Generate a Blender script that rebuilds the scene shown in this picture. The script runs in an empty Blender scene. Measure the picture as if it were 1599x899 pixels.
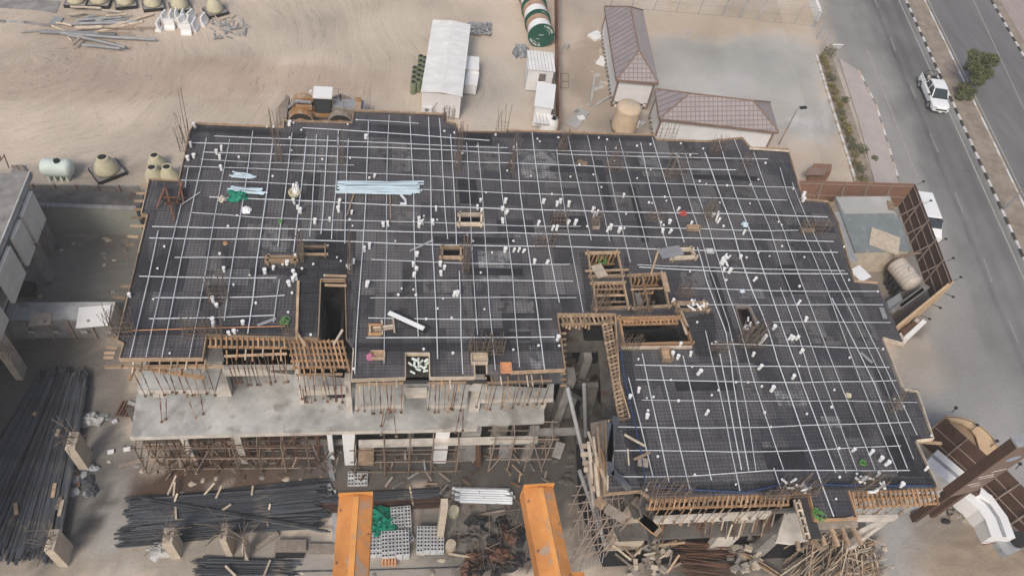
import bpy, math, random
from mathutils import Vector, Matrix
from mathutils.geometry import tessellate_polygon
random.seed(7)
rnd = random.random
def ru(a, b): return a + (b - a) * rnd()
S = bpy.context.scene
COL = S.collection
# ------------------------------------------------------------ camera
CAMH = 48.0; FPX = 1226.0; CX, CY = 799.5, 449.5
def rot3(pitch, roll, yaw):
    cp, sp, cy, sy, cr, sr = math.cos(pitch), math.sin(pitch), math.cos(yaw), math.sin(yaw), math.cos(roll), math.sin(roll)
    Rz = Matrix(((cy, -sy, 0), (sy, cy, 0), (0, 0, 1)))
    B = Matrix(((1, 0, 0), (0, sp, cp), (0, -cp, sp)))
    Rr = Matrix(((cr, -sr, 0), (sr, cr, 0), (0, 0, 1)))
    return Rr @ B @ Rz
RM = rot3(math.radians(51.4), math.radians(-11.6), math.radians(14.05))
RT = RM.transposed()
cam = bpy.data.cameras.new('camera'); camo = bpy.data.objects.new('camera', cam); COL.objects.link(camo)
camo.matrix_world = Matrix.Translation((0, 0, CAMH)) @ RT.to_4x4()
cam.sensor_width = 36.0; cam.lens = 36.0 * FPX / 1599.0; cam.clip_end = 3000; cam.clip_start = 0.3
S.camera = camo
# ------------------------------------------------------------ light
SUN_EL, SUN_AZ = math.radians(48), math.radians(205)     # azimuth from +Y clockwise
w = bpy.data.worlds.new('World'); S.world = w; w.use_nodes = True
nt = w.node_tree; bg = nt.nodes['Background']; sky = nt.nodes.new('ShaderNodeTexSky')
sky.sky_type = 'NISHITA'; sky.sun_disc = False; sky.sun_elevation = SUN_EL; sky.sun_rotation = SUN_AZ
sky.air_density = 1.0; sky.dust_density = 4.0; sky.ozone_density = 1.0
nt.links.new(sky.outputs[0], bg.inputs[0]); bg.inputs[1].default_value = 0.125
sl = bpy.data.lights.new('sun', 'SUN'); sl.energy = 1.7; sl.angle = math.radians(16); sl.color = (1.0, 0.93, 0.84)
so = bpy.data.objects.new('sun', sl); COL.objects.link(so)
dv = Vector((math.sin(SUN_AZ) * math.cos(SUN_EL), math.cos(SUN_AZ) * math.cos(SUN_EL), math.sin(SUN_EL)))
so.rotation_euler = dv.to_track_quat('Z', 'Y').to_euler(); so.location = (0, 0, 120)
vs = S.view_settings; vs.view_transform = 'Standard'; vs.look = 'None'; vs.exposure = 0.22; vs.gamma = 1.0
# ------------------------------------------------------------ helpers
def at(x, y, z=0.0):
    "point of the world plane of height z seen at photograph pixel x, y"
    d = RT @ Vector(((x - CX) / FPX, -(y - CY) / FPX, -1.0))
    t = (CAMH - z) / -d.z
    return Vector((d.x * t, d.y * t, z))
def ats(l, z=0.0): return [at(a, b, z) for a, b in l]
ORG = {}
class MB:
    def __init__(s): s.v = []; s.f = []; s.mi = []; s.m = 0
    def add(s, vs, fs):
        o = len(s.v); s.v += [Vector(q) for q in vs]
        for f in fs: s.f.append(tuple(i + o for i in f)); s.mi.append(s.m)
        return s
    def box(s, c, size, rz=0, rot=None):
        R = rot or Matrix.Rotation(rz, 3, 'Z'); c = Vector(c)
        h = [q / 2 for q in size]
        vs = [c + R @ Vector((sx * h[0], sy * h[1], sz * h[2])) for sz in (-1, 1) for sy in (-1, 1) for sx in (-1, 1)]
        return s.add(vs, [(0, 2, 3, 1), (4, 5, 7, 6), (0, 1, 5, 4), (2, 6, 7, 3), (0, 4, 6, 2), (1, 3, 7, 5)])
    def bar(s, p, q, w, h=None, up=(0, 0, 1)):
        h = h or w; p = Vector(p); q = Vector(q); d = q - p
        if d.length < 1e-6: return s
        d.normalize(); u = Vector(up)
        if abs(d.dot(u)) > .99: u = Vector((0, 1, 0))
        x = d.cross(u).normalized() * w / 2; y = x.cross(d).normalized() * h / 2
        vs = [e + a * x + b * y for e in (p, q) for a, b in ((-1, -1), (1, -1), (1, 1), (-1, 1))]
        return s.add(vs, [(3, 2, 1, 0), (4, 5, 6, 7), (0, 1, 5, 4), (1, 2, 6, 5), (2, 3, 7, 6), (3, 0, 4, 7)])
    def tube(s, pts, r, n=6, r2=None):
        pts = [Vector(q) for q in pts]; k = len(pts); vs = []
        for i, p in enumerate(pts):
            d = (pts[min(i + 1, k - 1)] - pts[max(i - 1, 0)]).normalized()
            u = Vector((0, 0, 1)) if abs(d.z) < .95 else Vector((0, 1, 0))
            x = d.cross(u).normalized(); y = x.cross(d)
            rr = r if r2 is None else r + (r2 - r) * i / (k - 1)
            vs += [p + rr * (math.cos(a) * x + math.sin(a) * y) for a in [2 * math.pi * j / n for j in range(n)]]
        fs = [(i * n + j, i * n + (j + 1) % n, (i + 1) * n + (j + 1) % n, (i + 1) * n + j) for i in range(k - 1) for j in range(n)]
        fs += [tuple(range(n))[::-1], tuple((k - 1) * n + j for j in range(n))]
        return s.add(vs, fs)
    def lathe(s, prof, c=(0, 0, 0), n=20, M=None):
        vs = []; c = Vector(c)
        for r, z in prof:
            for j in range(n):
                a = 2 * math.pi * j / n; q = Vector((r * math.cos(a), r * math.sin(a), z))
                vs.append(c + (M @ q if M else q))
        k = len(prof)
        fs = [(i * n + j, i * n + (j + 1) % n, (i + 1) * n + (j + 1) % n, (i + 1) * n + j) for i in range(k - 1) for j in range(n)]
        fs += [tuple(range(n))[::-1], tuple((k - 1) * n + j for j in range(n))]
        return s.add(vs, fs)
    def prism(s, poly, z0, z1, holes=()):
        loops = [[Vector((p[0], p[1], 0)) for p in l] for l in [poly] + list(holes)]
        flat = [p for l in loops for p in l]; n = len(flat)
        tris = tessellate_polygon(loops)
        vs = [(p.x, p.y, z0) for p in flat] + [(p.x, p.y, z1) for p in flat]
        fs = []
        for t in tris:
            a, b, c = [flat[i] for i in t]
            if (b - a).cross(c - a).z < 0: t = (t[0], t[2], t[1])
            fs.append(tuple(i + n for i in t)); fs.append((t[2], t[1], t[0]))
        o = 0
        for l in loops:
            k = len(l)
            fs += [(o + i, o + (i + 1) % k, o + (i + 1) % k + n, o + i + n) for i in range(k)]; o += k
        return s.add(vs, fs)
    def sheet(s, poly, z):
        loops = [[Vector((p[0], p[1], 0)) for p in poly]]; fs = []
        for t in tessellate_polygon(loops):
            a, b, c = [loops[0][i] for i in t]
            if (b - a).cross(c - a).z < 0: t = (t[0], t[2], t[1])
            fs.append(t)
        return s.add([(p[0], p[1], z) for p in poly], fs)
    def build(s, name, mats, parent=None, smooth=False, origin=None):
        me = bpy.data.meshes.new(name)
        if parent is not None: org = ORG[parent.name]
        elif origin is not None: org = Vector(origin)
        else:
            xs = [v.x for v in s.v]; ys = [v.y for v in s.v]
            org = Vector(((min(xs) + max(xs)) / 2, (min(ys) + max(ys)) / 2, min(v.z for v in s.v)))
        me.from_pydata([tuple(v - org) for v in s.v], [], s.f)
        mats = mats if isinstance(mats, (list, tuple)) else [mats]
        for m in mats: me.materials.append(m)
        if len(mats) > 1: me.polygons.foreach_set('material_index', s.mi)
        if smooth: me.polygons.foreach_set('use_smooth', [True] * len(me.polygons))
        me.update()
        o = bpy.data.objects.new(name, me); COL.objects.link(o)
        if parent is not None: o.parent = parent
        else: o.location = org
        ORG[o.name] = org
        return o
def tag(o, label=None, cat=None, group=None, kind=None):
    if label: o['label'] = label
    if cat: o['category'] = cat
    if group: o['group'] = group
    if kind: o['kind'] = kind
    return o
def thing(name, label, cat, loc=(0, 0, 0), group=None):
    o = bpy.data.objects.new(name, None); COL.objects.link(o); o.location = loc; o.empty_display_size = .3
    ORG[o.name] = Vector(loc); return tag(o, label, cat, group)
def kids(o): return [c for c in bpy.data.objects if c.parent is o]
def copy_thing(o, loc, rz=0, label=None, parent=None, ch=None):
    c = o.copy(); COL.objects.link(c)
    if parent is None:
        c.location = loc; c.rotation_euler.z = rz
        if label: c['label'] = label
    else: c.parent = parent
    for k in kids(o): copy_thing(k, None, parent=c)
    return c
def struct(mb, name, m, smooth=False): return tag(mb.build(name, m, smooth=smooth), kind='structure')
ORD = ['first', 'second', 'third', 'fourth', 'fifth', 'sixth', 'seventh', 'eighth', 'ninth', 'tenth', 'eleventh', 'twelfth', 'thirteenth', 'fourteenth', 'fifteenth', 'sixteenth', 'seventeenth', 'eighteenth', 'nineteenth', 'twentieth']
# ------------------------------------------------------------ materials
def mat(name, col, rough=.8, var=.25, scale=3.0, col2=None, bump=.2, bscale=None, metal=0, island=0, detail=6, spec=.3, stretch=None, spots=None):
    m = bpy.data.materials.new(name); m.use_nodes = True; n = m.node_tree.nodes; l = m.node_tree.links
    b = n['Principled BSDF']; b.inputs['Roughness'].default_value = rough; b.inputs['Metallic'].default_value = metal
    b.inputs['Specular IOR Level'].default_value = spec
    tc = n.new('ShaderNodeTexCoord'); mp = n.new('ShaderNodeMapping'); l.new(tc.outputs['Object'], mp.inputs[0])
    if stretch: mp.inputs['Scale'].default_value = stretch
    no = n.new('ShaderNodeTexNoise'); no.inputs['Scale'].default_value = scale; no.inputs['Detail'].default_value = detail
    no.inputs['Roughness'].default_value = .65
    l.new(mp.outputs[0], no.inputs[0])
    ra = n.new('ShaderNodeMapRange'); ra.inputs[1].default_value = .3; ra.inputs[2].default_value = .7; l.new(no.outputs[0], ra.inputs[0])
    mx = n.new('ShaderNodeMix'); mx.data_type = 'RGBA'; l.new(ra.outputs[0], mx.inputs[0])
    c2 = col2 or tuple(q * (1 - var) for q in col)
    mx.inputs[6].default_value = (*c2, 1); mx.inputs[7].default_value = (*(tuple(min(1, q * (1 + var * .6)) for q in col) if not col2 else col), 1)
    out = mx.outputs[2]
    if spots:
        s2 = n.new('ShaderNodeTexNoise'); s2.inputs['Scale'].default_value = spots[1]; s2.inputs['Detail'].default_value = 5
        l.new(tc.outputs['Object'], s2.inputs[0])
        r2 = n.new('ShaderNodeMapRange'); r2.inputs[1].default_value = spots[2]; r2.inputs[2].default_value = spots[2] + .12; l.new(s2.outputs[0], r2.inputs[0])
        m2 = n.new('ShaderNodeMix'); m2.data_type = 'RGBA'; l.new(r2.outputs[0], m2.inputs[0]); l.new(out, m2.inputs[6]); m2.inputs[7].default_value = (*spots[0], 1)
        out = m2.outputs[2]
    if island:
        g = n.new('ShaderNodeNewGeometry'); oi = n.new('ShaderNodeObjectInfo'); ad = n.new('ShaderNodeMath'); ad.operation = 'ADD'
        l.new(g.outputs['Random Per Island'], ad.inputs[0]); l.new(oi.outputs['Random'], ad.inputs[1])
        fr = n.new('ShaderNodeMath'); fr.operation = 'FRACT'; l.new(ad.outputs[0], fr.inputs[0])
        hs = n.new('ShaderNodeHueSaturation'); mr = n.new('ShaderNodeMapRange'); mr.inputs[3].default_value = 1 - island; mr.inputs[4].default_value = 1 + island * .7
        l.new(fr.outputs[0], mr.inputs[0]); l.new(mr.outputs[0], hs.inputs['Value']); l.new(out, hs.inputs['Color']); out = hs.outputs[0]
    l.new(out, b.inputs['Base Color'])
    if bump:
        bn = n.new('ShaderNodeTexNoise'); bn.inputs['Scale'].default_value = bscale or scale * 4; bn.inputs['Detail'].default_value = 5
        l.new(mp.outputs[0], bn.inputs[0]); bu = n.new('ShaderNodeBump'); bu.inputs['Strength'].default_value = bump; bu.inputs['Distance'].default_value = .05
        l.new(bn.outputs[0], bu.inputs['Height']); l.new(bu.outputs[0], b.inputs['Normal'])
    return m
M = {}
M['timber'] = mat('timber', (.39, .28, .185), .8, .35, 2.5, island=.45)
M['timber_pale'] = mat('timber_pale', (.56, .47, .36), .85, .3, 2.5, island=.35)
M['timber_orange'] = mat('timber_orange', (.40, .245, .135), .8, .3, 2.5, island=.4)
M['timber_grey'] = mat('timber_grey', (.26, .22, .18), .9, .35, 3, island=.4)
M['ply'] = mat('ply', (.05, .047, .047), .75, .35, 2)
M['steel_rust'] = mat('steel_rust', (.16, .085, .055), .8, .4, 4, island=.4)
M['steel_red'] = mat('steel_red', (.22, .105, .065), .7, .35, 4, island=.35)
M['rebar_black'] = mat('rebar_black', (.045, .048, .055), .65, .4, 1.5, island=.5, metal=.2)
M['rebar_bundle'] = mat('rebar_bundle', (.068, .076, .088), .8, .45, .6, island=.5, metal=.0, spots=((.15, .135, .115), .8, .58))
M['rebar_brown'] = mat('rebar_brown', (.085, .05, .038), .75, .4, 1.5, island=.5)
M['starter'] = mat('starter', (.20, .155, .12), .8, .3, 4, island=.4)
M['mesh_bar'] = mat('mesh_bar', (.048, .046, .050), .7, .4, 1)
M['scaf'] = mat('scaf', (.24, .185, .14), .75, .4, 3, island=.4)
M['pvc'] = mat('pvc', (.60, .63, .65), .5, .15, 1.2, bump=0, island=.2)
M['pvc_blue'] = mat('pvc_blue', (.55, .68, .74), .45, .1, 2, bump=0, island=.12)
M['conc'] = mat('conc', (.45, .45, .43), .9, .42, .55, bump=.4, bscale=9, spots=((.27, .265, .245), .9, .555), detail=12)
M['conc_white'] = mat('conc_white', (.56, .52, .46), .85, .28, 1.2, bump=.25, spots=((.36, .32, .28), .9, .58))
M['conc_grey'] = mat('conc_grey', (.26, .25, .235), .9, .4, 1.0, bump=.3, bscale=10)
M['conc_tan'] = mat('conc_tan', (.50, .43, .34), .9, .25, 1.5, bump=.3)
M['conc_dark'] = mat('conc_dark', (.125, .118, .108), .9, .5, .8, bump=.4, bscale=8, spots=((.085, .055, .042), 1.1, .56), detail=10)  # dark tone also paints in shade under the deck and between the wings
M['wall_block'] = mat('wall_block', (.27, .275, .24), .9, .15, 1.5, bump=.3, stretch=(1, 1, 3))
M['white'] = mat('white', (.78, .78, .76), .5, .06, 1.0, bump=.05)
M['white_wall'] = mat('white_wall', (.74, .74, .73), .7, .08, 1.0, bump=.05)
M['car_white'] = mat('car_white', (.80, .81, .80), .25, .04, 1.0, bump=0, spec=.5)
M['glass'] = mat('glass', (.03, .04, .045), .1, .2, 1, bump=0, spec=.6)
M['rubber'] = mat('rubber', (.03, .03, .03), .9, .3, 5)
M['black'] = mat('black', (.02, .02, .022), .6, .3, 2)
M['grey'] = mat('grey', (.30, .31, .32), .7, .2, 2, island=.25)
M['brown_panel'] = mat('brown_panel', (.10, .058, .042), .65, .25, 1.5, bump=.1, island=.2)
M['fence_back'] = mat('fence_back', (.25, .14, .095), .65, .2, 1.2, bump=.1)
M['tan_panel'] = mat('tan_panel', (.60, .42, .25), .7, .15, 1.5, bump=.1)
M['sand_tan'] = mat('sand_tan', (.36, .25, .155), .95, .25, 1.5, bump=.4)
M['rail'] = mat('rail', (.30, .24, .20), .6, .2, 3)
M['drum_green'] = mat('drum_green', (.016, .10, .065), .6, .2, 1.5, bump=.05)
M['drum_wood'] = mat('drum_wood', (.42, .27, .19), .8, .25, 2)
M['net_green'] = mat('net_green', (.01, .22, .14), .6, .35, 1.5, bump=.6)
M['lime'] = mat('lime', (.12, .30, .08), .6, .3, 5)
M['orange'] = mat('orange', (.58, .25, .08), .65, .35, 2.2, bump=.2, spots=((.36, .27, .20), 6.0, .545), detail=9)
M['orange2'] = mat('orange2', (.68, .31, .095), .6, .22, 3, bump=.12, spots=((.44, .28, .17), 9, .62))
M['loader_yellow'] = mat('loader_yellow', (.40, .215, .095), .8, .45, 1.6, spots=((.38, .31, .235), 1.6, .50), detail=9)
M['loader_grey'] = mat('loader_grey', (.30, .25, .205), .8, .4, 1.5)
M['cream'] = mat('cream', (.54, .50, .35), .8, .2, 1.5, bump=.15, spots=((.35, .32, .24), 1.3, .6))
M['tank_tan'] = mat('tank_tan', (.60, .47, .33), .6, .15, 1.0, bump=.1)
M['tank_grey'] = mat('tank_grey', (.48, .43, .37), .6, .15, 1.0, bump=.1)
M['tank_green'] = mat('tank_green', (.62, .70, .64), .5, .1, 1.0, bump=.1)
M['trim'] = mat('trim', (.24, .165, .13), .7, .2, 2)
M['green_roll'] = mat('green_roll', (.20, .24, .14), .8, .25, 3)
M['leaf'] = mat('leaf', (.125, .14, .055), .7, .4, 2.5, bump=0, island=.5)
M['leaf_dry'] = mat('leaf_dry', (.22, .19, .055), .8, .4, 2.0, bump=0, island=.5)
M['bark'] = mat('bark', (.14, .10, .07), .9, .3, 6)
M['pink'] = mat('pink', (.50, .16, .29), .7, .2, 4)
M['red'] = mat('red', (.40, .07, .06), .6, .2, 4)
M['brick_orange'] = mat('brick_orange', (.62, .30, .15), .8, .2, 4)
M['block'] = mat('block', (.52, .53, .53), .9, .15, 4, island=.15)
M['kerb_w'] = mat('kerb_w', (.66, .65, .62), .7, .25, 2, spots=((.42, .39, .35), 1.2, .58))
M['kerb_k'] = mat('kerb_k', (.06, .058, .055), .8, .3, 2)
M['paint'] = mat('paint', (.29, .29, .285), .8, .45, 6, bump=0)
M['paint_pale'] = mat('paint_pale', (.36, .335, .29), .8, .3, 3, bump=0)
M['asphalt'] = mat('asphalt', (.165, .163, .162), .9, .26, .15, bump=.3, bscale=25, stretch=(3, .5, 1), detail=8)
M['asphalt_worn'] = mat('asphalt_worn', (.30, .293, .28), .9, .25, .2, bump=.3, bscale=20, detail=8)
M['paving_pink'] = mat('paving_pink', (.42, .37, .34), .9, .12, .8, bump=.2)
M['soil'] = mat('soil', (.29, .24, .19), .95, .35, 1.0, bump=.6, bscale=8)
M['pave_grey'] = mat('pave_grey', (.40, .39, .365), .9, .13, .25, bump=.15, bscale=8, detail=9, spots=((.52, .50, .46), .22, .58))
M['rubble'] = mat('rubble', (.36, .32, .26), .95, .3, 3, island=.4)
# corrugated / tiled roof
def tiled(name, c1, c2, sx, sy, rough=.6):
    m = mat(name, c1, rough, .15, 1.0, bump=0); n = m.node_tree.nodes; l = m.node_tree.links; b = n['Principled BSDF']
    tc = n.new('ShaderNodeTexCoord'); src = b.inputs['Base Color'].links[0].from_socket
    sep = n.new('ShaderNodeSeparateXYZ'); l.new(tc.outputs['Object'], sep.inputs[0]); fac = None
    for ax, s in ((0, sx), (1, sy)):
        if not s: continue
        a = n.new('ShaderNodeMath'); a.operation = 'MULTIPLY'; l.new(sep.outputs[ax], a.inputs[0]); a.inputs[1].default_value = 1 / s
        f = n.new('ShaderNodeMath'); f.operation = 'FRACT'; l.new(a.outputs[0], f.inputs[0])
        g = n.new('ShaderNodeMath'); g.operation = 'LESS_THAN'; l.new(f.outputs[0], g.inputs[0]); g.inputs[1].default_value = .2
        if fac is None: fac = g.outputs[0]
        else:
            x = n.new('ShaderNodeMath'); x.operation = 'MAXIMUM'; l.new(fac, x.inputs[0]); l.new(g.outputs[0], x.inputs[1]); fac = x.outputs[0]
    mx = n.new('ShaderNodeMix'); mx.data_type = 'RGBA'; l.new(fac, mx.inputs[0]); l.new(src, mx.inputs[6]); mx.inputs[7].default_value = (*c2, 1)
    l.new(mx.outputs[2], b.inputs['Base Color'])
    iv = n.new('ShaderNodeMath'); iv.operation = 'SUBTRACT'; iv.inputs[0].default_value = 1; l.new(fac, iv.inputs[1])
    bu = n.new('ShaderNodeBump'); bu.inputs['Distance'].default_value = .05; bu.inputs['Strength'].default_value = .6
    l.new(iv.outputs[0], bu.inputs['Height']); l.new(bu.outputs[0], b.inputs['Normal'])
    return m
M['roof_tile'] = tiled('roof_tile', (.35, .31, .30), (.22, .18, .175), .42, .36)
M['roof_seam'] = tiled('roof_seam', (.30, .26, .26), (.18, .155, .155), .0, .72)
M['roof_seam_x'] = tiled('roof_seam_x', (.42, .36, .335), (.34, .29, .27), .0, .45)
M['roof_white'] = tiled('roof_white', (.76, .75, .72), (.71, .70, .67), .0, 2.2)
M['roof_rib'] = tiled('roof_rib', (.76, .75, .72), (.45, .44, .43), .32, 0)
M['panel_cream'] = mat('panel_cream', (.66, .64, .58), .8, .12, 1, bump=.1)
M['paving_sq'] = tiled('paving_sq', (.37, .31, .285), (.32, .27, .25), .6, .6, .9)
# checker stone
def checker():
    m = mat('checker_stone', (.7, .68, .62), .8, .1, 2, bump=0); n = m.node_tree.nodes; l = m.node_tree.links
    ck = n.new('ShaderNodeTexChecker'); ck.inputs['Scale'].default_value = 3.2; tc = n.new('ShaderNodeTexCoord'); l.new(tc.outputs['Object'], ck.inputs[0])
    ck.inputs[1].default_value = (.7, .68, .62, 1); ck.inputs[2].default_value = (.10, .08, .07, 1); l.new(ck.outputs[0], n['Principled BSDF'].inputs['Base Color']); return m
M['checker'] = checker()
# dark shuttering plywood of the deck: sheets of slightly different wear
def deckmat():
    m = bpy.data.materials.new('deck_plywood'); m.use_nodes = True; n = m.node_tree.nodes; l = m.node_tree.links; b = n['Principled BSDF']
    b.inputs['Roughness'].default_value = .6; b.inputs['Specular IOR Level'].default_value = .3
    tc = n.new('ShaderNodeTexCoord')
    def brick(w_, h_, off, c1, c2, mort):
        k = n.new('ShaderNodeTexBrick'); l.new(tc.outputs['Object'], k.inputs[0]); k.inputs['Scale'].default_value = 1
        k.inputs['Brick Width'].default_value = w_; k.inputs['Row Height'].default_value = h_; k.inputs['Mortar Size'].default_value = mort
        k.inputs['Color1'].default_value = (*c1, 1); k.inputs['Color2'].default_value = (*c2, 1); k.inputs['Mortar'].default_value = (.012, .012, .013, 1)
        k.inputs['Bias'].default_value = -.1; k.offset = off; return k
    k1 = brick(2.44, 1.22, .5, (.066, .066, .076), (.130, .121, .126), .012)
    # some lighter, older sheets
    no = n.new('ShaderNodeTexNoise'); no.inputs['Scale'].default_value = .16; no.inputs['Detail'].default_value = 3; l.new(tc.outputs['Object'], no.inputs[0])
    r = n.new('ShaderNodeMapRange'); r.inputs[1].default_value = .47; r.inputs[2].default_value = .62; l.new(no.outputs[0], r.inputs[0])
    k2 = brick(1.22, 2.44, .3, (.04, .04, .043), (.24, .23, .23), .01); k2.inputs['Bias'].default_value = -.25
    m1 = n.new('ShaderNodeMix'); m1.data_type = 'RGBA'; l.new(r.outputs[0], m1.inputs[0]); l.new(k1.outputs[0], m1.inputs[6]); l.new(k2.outputs[0], m1.inputs[7])
    # cement dust smears
    mp = n.new('ShaderNodeMapping'); mp.inputs['Scale'].default_value = (1, .35, 1); l.new(tc.outputs['Object'], mp.inputs[0])
    n2 = n.new('ShaderNodeTexNoise'); n2.inputs['Scale'].default_value = .9; n2.inputs['Detail'].default_value = 10; n2.inputs['Roughness'].default_value = .7; l.new(mp.outputs[0], n2.inputs[0])
    r2 = n.new('ShaderNodeMapRange'); r2.inputs[1].default_value = .50; r2.inputs[2].default_value = .78; r2.inputs[4].default_value = .9; l.new(n2.outputs[0], r2.inputs[0])
    m2 = n.new('ShaderNodeMix'); m2.data_type = 'RGBA'; l.new(r2.outputs[0], m2.inputs[0]); l.new(m1.outputs[2], m2.inputs[6]); m2.inputs[7].default_value = (.20, .19, .185, 1)
    l.new(m2.outputs[2], b.inputs['Base Color']); return m
M['deck'] = deckmat()
# ------------------------------------------------------------ ground
def groundmat(name='sand_ground', tracks=True):
    m = bpy.data.materials.new(name); m.use_nodes = True; n = m.node_tree.nodes; l = m.node_tree.links; b = n['Principled BSDF']
    b.inputs['Roughness'].default_value = .95; b.inputs['Specular IOR Level'].default_value = .1
    at_ = n.new('ShaderNodeAttribute'); at_.attribute_name = 'soil'
    tc = n.new('ShaderNodeTexCoord')
    def noise(sc, de, stretch=None, dist=0):
        q = n.new('ShaderNodeTexNoise'); q.inputs['Scale'].default_value = sc; q.inputs['Detail'].default_value = de; q.inputs['Distortion'].default_value = dist
        if stretch:
            mp = n.new('ShaderNodeMapping'); mp.inputs['Scale'].default_value = stretch; mp.inputs['Rotation'].default_value = (0, 0, .12); l.new(tc.outputs['Object'], mp.inputs[0]); l.new(mp.outputs[0], q.inputs[0])
        else: l.new(tc.outputs['Object'], q.inputs[0])
        return q
    a = noise(.12, 9); f = noise(4, 5)
    c0 = at(140, 30); ge = n.new('ShaderNodeNewGeometry'); sb = n.new('ShaderNodeVectorMath'); sb.operation = 'SUBTRACT'; l.new(ge.outputs['Position'], sb.inputs[0]); sb.inputs[1].default_value = tuple(c0)
    wn = noise(.06, 3); ws = n.new('ShaderNodeVectorMath'); ws.operation = 'SCALE'; l.new(wn.outputs['Color'], ws.inputs[0]); ws.inputs['Scale'].default_value = 9; wa = n.new('ShaderNodeVectorMath'); wa.operation = 'ADD'; l.new(sb.outputs[0], wa.inputs[0]); l.new(ws.outputs[0], wa.inputs[1])
    ln = n.new('ShaderNodeVectorMath'); ln.operation = 'LENGTH'; l.new(wa.outputs[0], ln.inputs[0]); sx_ = n.new('ShaderNodeSeparateXYZ'); l.new(wa.outputs[0], sx_.inputs[0])
    an = n.new('ShaderNodeMath'); an.operation = 'ARCTAN2'; l.new(sx_.outputs[1], an.inputs[0]); l.new(sx_.outputs[0], an.inputs[1]); an2 = n.new('ShaderNodeMath'); an2.operation = 'MULTIPLY'; l.new(an.outputs[0], an2.inputs[0]); an2.inputs[1].default_value = 1.3
    cm = n.new('ShaderNodeCombineXYZ'); l.new(ln.outputs['Value'], cm.inputs[0]); l.new(an2.outputs[0], cm.inputs[1]); t = n.new('ShaderNodeTexNoise'); t.inputs['Scale'].default_value = 1.9; t.inputs['Detail'].default_value = 9; t.inputs['Roughness'].default_value = .68; l.new(cm.outputs[0], t.inputs[0])
    fd = n.new('ShaderNodeMapRange'); fd.inputs[1].default_value = 32; fd.inputs[2].default_value = 52; fd.inputs[3].default_value = 1; fd.inputs[4].default_value = .12; l.new(ln.outputs['Value'], fd.inputs[0])
    mk_ = noise(.11, 3); mr_ = n.new('ShaderNodeMapRange'); mr_.inputs[1].default_value = .38; mr_.inputs[2].default_value = .6; mr_.inputs[3].default_value = .45; mr_.inputs[4].default_value = 1.35; mr_.clamp = False; l.new(mk_.outputs[0], mr_.inputs[0])
    fm = n.new('ShaderNodeMath'); fm.operation = 'MULTIPLY'; l.new(fd.outputs[0], fm.inputs[0]); l.new(mr_.outputs[0], fm.inputs[1])
    if not tracks: fm.inputs[0].default_value = 0; m.node_tree.links.remove(fm.inputs[0].links[0])
    t2 = n.new('ShaderNodeMix'); t2.data_type = 'FLOAT'; l.new(fm.outputs[0], t2.inputs[0]); t2.inputs[2].default_value = .5; l.new(t.outputs[0], t2.inputs[3]); t = t2
    ad = n.new('ShaderNodeMath'); ad.operation = 'MULTIPLY_ADD'; l.new(t.outputs[0], ad.inputs[0]); ad.inputs[1].default_value = .55; l.new(a.outputs[0], ad.inputs[2])
    if tracks:
        cm2 = n.new('ShaderNodeCombineXYZ'); l.new(ln.outputs['Value'], cm2.inputs[0]); an3 = n.new('ShaderNodeMath'); an3.operation = 'MULTIPLY'; l.new(an.outputs[0], an3.inputs[0]); an3.inputs[1].default_value = 3.5; l.new(an3.outputs[0], cm2.inputs[1])
        h2 = n.new('ShaderNodeTexNoise'); h2.inputs['Scale'].default_value = 3.2; h2.inputs['Detail'].default_value = 3; l.new(cm2.outputs[0], h2.inputs[0])
        rr = n.new('ShaderNodeMapRange'); rr.inputs[1].default_value = .60; rr.inputs[2].default_value = .68; rr.inputs[4].default_value = -.13; l.new(h2.outputs[0], rr.inputs[0])
        mm = n.new('ShaderNodeMath'); mm.operation = 'MULTIPLY_ADD'; l.new(rr.outputs[0], mm.inputs[0]); l.new(fm.outputs[0], mm.inputs[1]); l.new(ad.outputs[0], mm.inputs[2]); ad = mm
    a2 = n.new('ShaderNodeMath'); a2.operation = 'MULTIPLY_ADD'; l.new(f.outputs[0], a2.inputs[0]); a2.inputs[1].default_value = .25; l.new(ad.outputs[0], a2.inputs[2])
    r = n.new('ShaderNodeMapRange'); r.inputs[1].default_value = .65; r.inputs[2].default_value = 1.15; r.inputs[3].default_value = .70; r.inputs[4].default_value = 1.20; l.new(a2.outputs[0], r.inputs[0])
    vm = n.new('ShaderNodeVectorMath'); vm.operation = 'SCALE'; l.new(at_.outputs['Color'], vm.inputs[0]); l.new(r.outputs[0], vm.inputs['Scale'])
    l.new(vm.outputs[0], b.inputs['Base Color'])
    bu = n.new('ShaderNodeBump'); bu.inputs['Strength'].default_value = .8; bu.inputs['Distance'].default_value = .2; l.new(a2.outputs[0], bu.inputs['Height']); l.new(bu.outputs[0], b.inputs['Normal'])
    return m
M['ground'] = groundmat(); M['road_dust'] = groundmat('road_surface', False)
SAND = (.52, .44, .355)
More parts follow.
